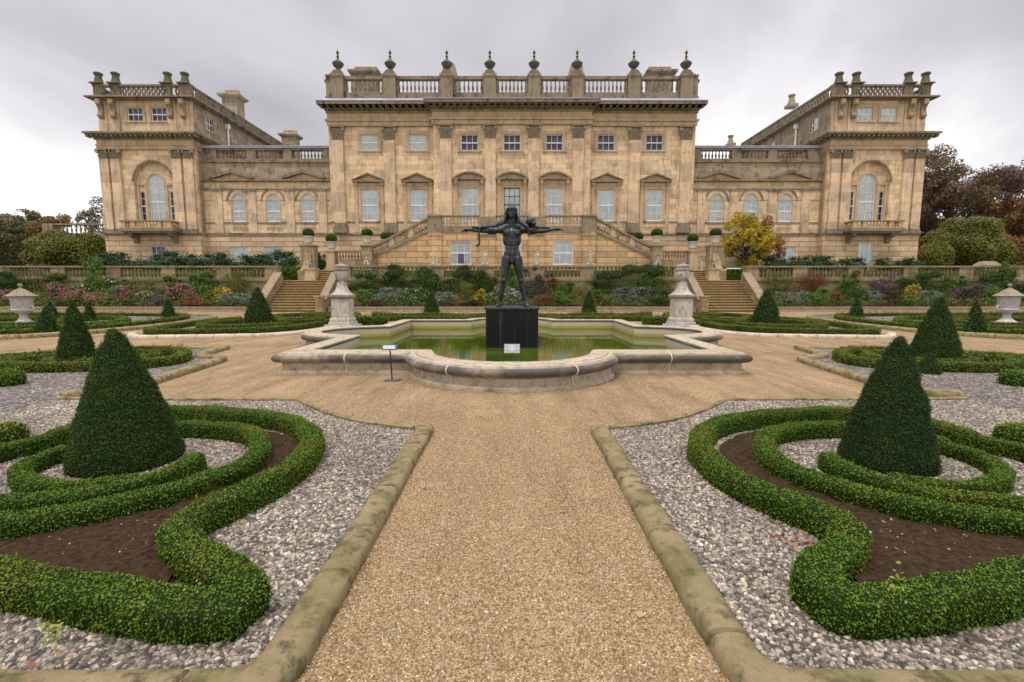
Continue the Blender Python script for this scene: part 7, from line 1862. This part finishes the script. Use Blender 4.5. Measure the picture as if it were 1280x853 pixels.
# left border
M += [
 (14, 343, 370, 60, 0, G_DK, 'wall_shrub', 'dark shrub against the wall at the far left edge, behind the lidded urn'),
 (62, 346, 372, 54, 0, G_OLV, 'wall_shrub', 'brown-olive wall shrub right of the left lidded urn'),
 (8, 366, 386, 26, 1, G_MID, 'aster_clump', 'magenta-topped clump at the far left picture edge', (P_MAG, 160, .11)),
 (50, 366, 388, 26, 1, G_OLV, 'tawny_perennial', 'tawny perennial clump just right of the left lidded urn', None, True),
 (77, 359, 386, 24, 1, G_MID, 'aster_clump', 'magenta flower clump, first of the pink flowers right of the lidded urn', (P_MAG, 200, .11)),
 (93, 361, 388, 28, 1, G_OLV, 'sedum_clump', 'dusty pink flower clump beside the magenta one', (P_PINK, 300, .11)),
 (80, 374, 389, 20, 2, G_DK, 'leafy_shrub', 'dark green tuft at the foot of the magenta flowers'),
 (117, 332, 366, 18, 0, G_BR, 'climber', 'narrow bright green climber rising above the left balustrade'),
 (106, 348, 372, 30, 0, G_MID, 'wall_shrub', 'green wall shrub left of the narrow climber', (P_WHT, 14, .12)),
 (145, 350, 372, 40, 0, G_MID, 'wall_shrub', 'green wall shrub with white blooms right of the narrow climber', (P_WHT, 30, .12)),
 (124, 364, 388, 24, 1, G_OLV, 'sedum_clump', 'dusty pink clump below the narrow climber', (P_PINK, 240, .11)),
 (142, 362, 388, 22, 1, G_BR, 'leafy_shrub', 'bright green bush between two dusty pink clumps'),
 (163, 361, 388, 30, 1, G_OLV, 'aster_clump', 'pink and white flower clump in mid left border', (P_MAG, 170, .10)),
 (184, 366, 388, 24, 1, G_OLV, 'daisy_bush', 'cream-flowered bush right of the pink and white clump', (P_WHT, 60, .10)),
 (182, 352, 374, 34, 0, G_OLV, 'wall_shrub', 'sparse tawny wall plant above the cream-flowered bush', None, True),
 (200, 368, 388, 20, 2, G_PUR, 'smoke_bush', 'small grey-purple bush left of the small far yew cone'),
 (214, 350, 374, 34, 0, G_MID, 'wall_shrub', 'green wall shrub above the small far yew cone'),
 (228, 358, 388, 34, 1, G_OLV, 'sedum_clump', 'large rosy pink clump right of the small far yew cone', (P_PINK, 330, .11)),
 (247, 374, 389, 32, 2, G_RED, 'russet_perennial', 'brick red low clump near the left stairs', (P_RED, 120, .1)),
 (255, 341, 370, 34, 0, G_MID, 'wall_shrub', 'green wall shrub two plants left of the left stairs'),
 (262, 360, 386, 22, 1, G_BR, 'leafy_shrub', 'lime green bush near the left stairs'),
 (278, 358, 380, 22, 1, G_YEL, 'yellow_flower_clump', 'golden yellow flower clump near the left stairs', (P_YEL, 170, .10)),
 (292, 368, 389, 40, 2, G_SIL, 'silver_bush', 'blue-grey silvery bush beside the left stairs'),
 (296, 343, 372, 36, 0, G_OLV, 'wall_shrub', 'brownish wall shrub beside the left stairs', None, True),
]
# right border
M += [
 (972, 342, 372, 40, 0, G_OLV, 'wall_shrub', 'thin brownish wall plant beside the right stairs', None, True),
 (1012, 343, 372, 44, 0, G_RED, 'wall_shrub', 'reddish-brown twiggy wall plant right of the right stairs', None, True),
 (985, 368, 387, 28, 1, G_SIL, 'silver_bush', 'grey-green bush beside the right stairs'),
 (1003, 366, 388, 16, 2, G_SIL, 'silver_bush', 'smaller silvery tuft left of the bright green bush'),
 (1021, 363, 388, 28, 2, G_BR, 'leafy_shrub', 'bright lime-green bush in the right border'),
 (1043, 368, 387, 22, 1, G_RED, 'russet_perennial', 'rusty red clump right of the lime-green bush', (P_RED, 60, .1)),
 (1066, 352, 386, 34, 1, G_MID, 'leafy_shrub', 'soft green bush behind the small far right yew cone'),
 (1060, 341, 370, 30, 0, G_OLV, 'wall_shrub', 'olive wall plant above the small far right yew cone'),
 (1088, 364, 387, 26, 1, G_SIL, 'silver_bush', 'silvery bush right of the small far right yew cone'),
 (1101, 342, 376, 24, 0, G_PUR, 'climbing_rose', 'tall leggy rose with a few pale blooms on the right wall', (P_PINK, 10, .12), True),
 (1114, 366, 387, 20, 2, G_MAR, 'maroon_perennial', 'nearly black maroon clump in the right border'),
 (1100, 382, 389, 9, 2, G_RED, 'russet_perennial', 'tiny red tuft on the border edge'),
 (1124, 348, 376, 34, 0, G_DK, 'wall_shrub', 'dark evergreen wall shrub left of the yellow flowers'),
 (1137, 360, 377, 16, 1, G_YEL, 'yellow_flower_clump', 'bright yellow-orange flower clump in the right border', (P_YEL, 110, .10)),
 (1134, 370, 388, 26, 2, G_MID, 'leafy_shrub', 'green mound under the yellow-orange flowers'),
 (1160, 344, 374, 40, 0, G_DK, 'wall_shrub', 'dark green wall shrub above the broad second yew cone'),
 (1160, 366, 387, 34, 1, G_SIL, 'silver_bush', 'grey-green bush left of the broad second yew cone tip'),
 (1190, 347, 374, 34, 0, G_MID, 'wall_shrub', 'mid green wall shrub right of the broad second yew cone tip'),
 (1206, 358, 387, 36, 1, G_PUR, 'lavender_bush', 'rounded lavender-grey bush left of the right lidded urn'),
 (1240, 342, 374, 46, 0, G_DK, 'wall_shrub', 'dark bushy shrub against the wall behind the right lidded urn'),
 (1256, 330, 366, 18, 0, G_MID, 'conifer_shoot', 'narrow green shoot rising above the right balustrade over the lidded urn'),
 (1238, 362, 388, 24, 1, G_BR, 'leafy_shrub', 'fresh green bush left of the right lidded urn'),
 (1278, 352, 386, 34, 1, G_DK, 'leafy_shrub', 'dark bush at the far right picture edge'),
]
for r in M:
    px, pt, pb_, w, row, mat, kind, lab = r[:8]; fl = r[8] if len(r) > 8 else None; airy = r[9] if len(r) > 9 else False
    plant(px, pt, pb_, w, row, mat, kind, lab, flowers=(fl[0], int(fl[1] * 1.9), fl[2] * 1.1) if fl else None, airy=airy, leaf=.078 if row else .09, up=.3 if airy else 0)
# rhododendrons along the house terrace
def rhodo(px, ptop, w, lab, Yv=41.2, mat=None, cat='shrub', group='glossy shrubs before the house'):
    SEED[0] += 1; X, zt = at(px, ptop, Yv)
    W = w / F * Yv
    shrub('rhododendron', lab, cat, X, Yv, ZU - .3, W * 1.75, (zt - ZU + .3) * 1.05, mat or G_RHO, leaf=.19, n=int(520 * W), lumps=9, seed=SEED[0], d=1.8, aspect=.34, group=group)
for i, (px, pt, w, lab) in enumerate([(133, 317, 30, 'leftmost glossy shrub under the left pavilion corner'), (157, 315, 34, 'glossy shrub under the left end of the left balcony'), (190, 318, 34, 'glossy shrub before the small dark window of the left pavilion'), (222, 316, 34, 'glossy shrub under the right end of the left balcony'), (250, 318, 30, 'glossy shrub at the inner corner of the left pavilion'), (278, 315, 34, 'glossy shrub between left pavilion and first wing window'), (305, 320, 28, 'glossy shrub under the first low wing window on the left'), (330, 316, 30, 'glossy shrub between the two low left wing windows'), (358, 314, 28, 'glossy shrub beside the left stair piers'), (401, 314, 12, 'dark sprig of shrub in the gap of the left stair piers'),
                                      (970, 321, 30, 'glossy shrub right of the golden tree'), (1000, 320, 34, 'low glossy shrub left of the right pavilion'), (1032, 320, 36, 'glossy shrub at the inner corner of the right pavilion'), (1066, 322, 30, 'low glossy shrub before the right pavilion window'), (1110, 323, 30, 'low glossy shrub right of the right pavilion window'), (1142, 322, 26, 'glossy shrub at the outer corner of the right pavilion')]):
    rhodo(px, pt, w, lab)
# low clipped hedge strip behind the side walls
for s in (-1, 1):
    X = [18.6, 21.5] if s < 0 else [18.6, 21.5]
    hedge(f'low clipped hedge strip behind the {SIDE[s]} stair head', mir([(16.9, 40.0), (18.6, 40.0), (20.5, 40.0)], s), 'clipped strips at the stair heads', w=.8, h=1.0, z0=ZM, leaf=.09, dens=300, step=.4)

# ------------------------------------------------------------------ trees and big shrubs
C_COP = LM('copper_beech_leaves', (0.075, 0.042, 0.034), (0.13, 0.075, 0.052), (0.19, 0.11, 0.065), clump=((0.17, 0.12, 0.03), 0.9), cs=.22)
C_BRN = LM('brown_autumn_leaves', (0.13, 0.06, 0.02), (0.24, 0.12, 0.035), (0.32, 0.16, 0.05), clump=((0.10, 0.10, 0.02), 0.6), cs=.25)
C_OLV = LM('olive_tree_leaves', (0.11, 0.115, 0.018), (0.18, 0.18, 0.026), (0.25, 0.235, 0.04), clump=((0.10, 0.125, 0.02), .7), cs=.5)
C_GOLD = LM('golden_leaves', (0.30, 0.26, 0.02), (0.50, 0.38, 0.025), (0.62, 0.42, 0.03), clump=((0.16, 0.22, 0.02), .9), cs=.7)
C_ORG = LM('orange_leaves', (0.30, 0.13, 0.03), (0.45, 0.20, 0.04), (0.24, 0.12, 0.04))
C_FAR = LM('distant_tree_leaves', (0.075, 0.085, 0.03), (0.12, 0.13, 0.05), (0.18, 0.17, 0.065), clump=((0.16, 0.11, 0.03), .7), cs=.15)
C_HEDG = LM('brown_hedge_leaves', (0.06, 0.045, 0.012), (0.10, 0.075, 0.018), (0.06, 0.07, 0.015))
def tree_at(name, lab, px, ptop, Yv, wpx, **k):
    X, zt = at(px, ptop, Yv); zt += 0.10 * (zt - ZU); R_ = wpx / 2 / F * Yv * 1.15
    return tree(name, lab, X, Yv, ZU - .1, zt - ZU, R_, **k)
TG = 'trees beyond the house'
tree_at('copper_beech', 'tall purple-brown copper beech right behind the right pavilion', 1195, 200, 66, 120, mat=C_COP, leaf=.26, n=60000, seed=21, trunk_r=.5, trunk_h=.12, blobs=40, openness=.35, group=TG)
tree_at('copper_beech', 'large bare-topped copper beech at the right picture edge', 1268, 198, 70, 120, mat=C_COP, leaf=.26, n=50000, seed=22, trunk_r=.5, trunk_h=.12, blobs=40, openness=.35, group=TG)
tree_at('autumn_tree', 'rusty brown tree low at the right picture edge', 1268, 245, 60, 70, mat=C_BRN, leaf=.24, n=26000, seed=23, trunk_r=.3, trunk_h=.05, blobs=30, openness=.4, group=TG)
tree_at('autumn_tree', 'dark brown tree low between right pavilion and round green shrub', 1165, 240, 64, 60, mat=C_COP, leaf=.24, n=22000, seed=29, trunk_r=.3, trunk_h=.05, blobs=24, openness=.4, group=TG)
def big_shrub(lab, px, ptop, Yv, wpx, mat, seed, n=14000, leaf=.2):
    X, zt = at(px, ptop, Yv); W = wpx / F * Yv; H = zt - ZU + .3
    B = [(0, 0, H * .42, W * .46, W * .4, H * .46)]; rs = np.random.default_rng(seed)
    for _ in range(16):
        a = rs.uniform(0, 6.28); el = rs.uniform(-.2, 1.2); q = .34 * W
        B.append((q * math.cos(a) * math.cos(el), q * .9 * math.sin(a) * math.cos(el), H * .42 + H * .36 * math.sin(el), W * .17, W * .17, H * .17))
    P, Nn = blob_points(B, n, .8); ok = P[:, 2] > 0; P, Nn = P[ok], Nn[ok]
    cv, cf = blob_core(B, .8)
    o = link_mesh('round_shrub', quads_mesh('round_shrub', leaf_quads(P, Nn, leaf, .5, .9, .5), cv, cf), [mat, M_SHRUBCORE], loc=(X, Yv, ZU - .3))
    return tag(o, lab, 'shrub', 'large round evergreens')
big_shrub('large rounded olive-green evergreen right of the right pavilion', 1212, 264, 52, 92, C_OLV, 5, 26000)
big_shrub('lower olive-green bush filling the corner of the right pavilion', 1168, 297, 49, 46, C_OLV, 6, 12000)
big_shrub('rounded yellow-green evergreen left of the left pavilion', 88, 284, 45.4, 96, C_OLV, 7, 22000)
tree_at('field_tree', 'open-crowned grey-green tree at the left picture edge', 30, 268, 88, 92, mat=C_FAR, leaf=.34, n=60000, seed=24, trunk_r=.4, trunk_h=.2, blobs=44, openness=.3, group=TG)
tree_at('field_tree', 'small sparse tree cut by the left picture edge', -2, 266, 84, 60, mat=C_FAR, leaf=.34, n=24000, seed=27, trunk_r=.35, trunk_h=.2, blobs=22, openness=.3, group=TG)
tree_at('field_tree', 'brownish tree between the far left tree and the garden wall', 66, 274, 80, 50, mat=C_BRN, leaf=.28, n=13000, seed=25, trunk_r=.3, trunk_h=.1, blobs=22, openness=.4, group=TG)
tree_at('field_tree', 'small dark treetop above the balustraded wall by the left pavilion', 122, 260, 75, 44, mat=C_FAR, leaf=.26, n=6000, seed=26, trunk_r=.25, trunk_h=.2, blobs=22, openness=.5, group=TG)
hedge('tall brown-green clipped hedge beyond the left balustrade', [(-60, 50), (-52, 50), (-43.5, 50)], 'tall clipped hedges', w=2.2, h=zz(303, 50) - ZU, z0=ZU, leaf=.2, dens=110, step=.8, mats=[C_HEDG, M_SHRUBCORE], amp=.08)
hedge('tall brown hedge beyond the right balustrade under the beeches', [(44, 56), (54, 56), (66, 56)], 'tall clipped hedges', w=2.2, h=zz(305, 56) - ZU, z0=ZU, leaf=.22, dens=80, step=.8, mats=[C_BRN, M_SHRUBCORE], amp=.1)
# golden tree before the right wing
gt = tree_at('golden_tree', 'small golden-yellow autumn tree right of the right stairs', 932, 268, 42.2, 52, mat=C_GOLD, leaf=.18, n=15000, seed=31, trunk_r=.14, trunk_h=.02, blobs=34, openness=.45, crown_sq=1.0)
tree_at('orange_shrub', 'orange-leaved small tree leaning on the right side of the golden tree', 962, 272, 42.8, 34, mat=C_ORG, leaf=.17, n=7000, seed=32, trunk_r=.08, trunk_h=.05, blobs=20, openness=.5)
# stone roofs of garden seats peeping over the left and right balustrade
for px, lab in ((50, 'grey sloping stone top peeping over the left balustrade'), (1234, 'grey sloping stone top peeping over the right balustrade')):
    X, z = at(px, 325.5, 44); t = thing('garden_monument', lab, 'monument', (X, 44, ZU)); mb = MB(); mb.box(-.7, .7, -.5, .5, -.02, z - ZU - .5); mb.build('block', M_COPE, t); mb = MB(); mb.frustum(0, 0, z - ZU - .5, z - ZU - .1, .85, .6, .45, .3); mb.build('cap', M_COPE, t)
# belt of woodland that closes the horizon
def far_wood(name, lab, x0, x1, Yv, h, n, mat, seed):
    rs = np.random.default_rng(seed); B = []
    for i in range(60):
        x = rs.uniform(x0, x1); s_ = rs.uniform(.6, 1.2) * h * .45; B.append((x, Yv + rs.uniform(-8, 8), h * .35 * rs.uniform(.6, 1.3), s_ * 1.3, s_, s_))
    P, Nn = blob_points(B, n, .7); ok = P[:, 2] > 0; cv, cf = blob_core(B, .85)
    o = link_mesh(name, quads_mesh(name, leaf_quads(P[ok], Nn[ok], .9, .6, .9, .4), cv, cf), [mat, M_SHRUBCORE]); tag(o, lab, 'woodland', None, 'stuff')
far_wood('woodland', 'dim belt of far woodland on the left', -330, -70, 190, 11, 14000, C_FAR, 1)
far_wood('woodland', 'dim belt of far woodland on the right', 90, 330, 190, 14, 14000, C_FAR, 2)

# a few stray leaves on the gravel
_pos = [(-0.42, 2.6), (0.35, 3.3), (0.62, 2.2), (-0.15, 4.6), (1.6, 7.2), (-2.4, 7.6), (0.2, 6.3), (-0.7, 3.7), (3.3, 8.0), (-4.0, 8.3), (0.5, 5.2)]
for i_, (x_, y_) in enumerate(_pos):
    q_ = leaf_quads(np.array([[x_, y_, 0.02]]), np.array([[1.0, 0.3 * i_ - 1, 0.05]]), 0.045, 0.7, 0.05, 1.0)
    tag(link_mesh('fallen_leaf', quads_mesh('fallen_leaf', q_), M_AUT), 'tiny curled brown leaf lying loose on the buff gravel', 'leaf', 'stray leaves on the gravel')
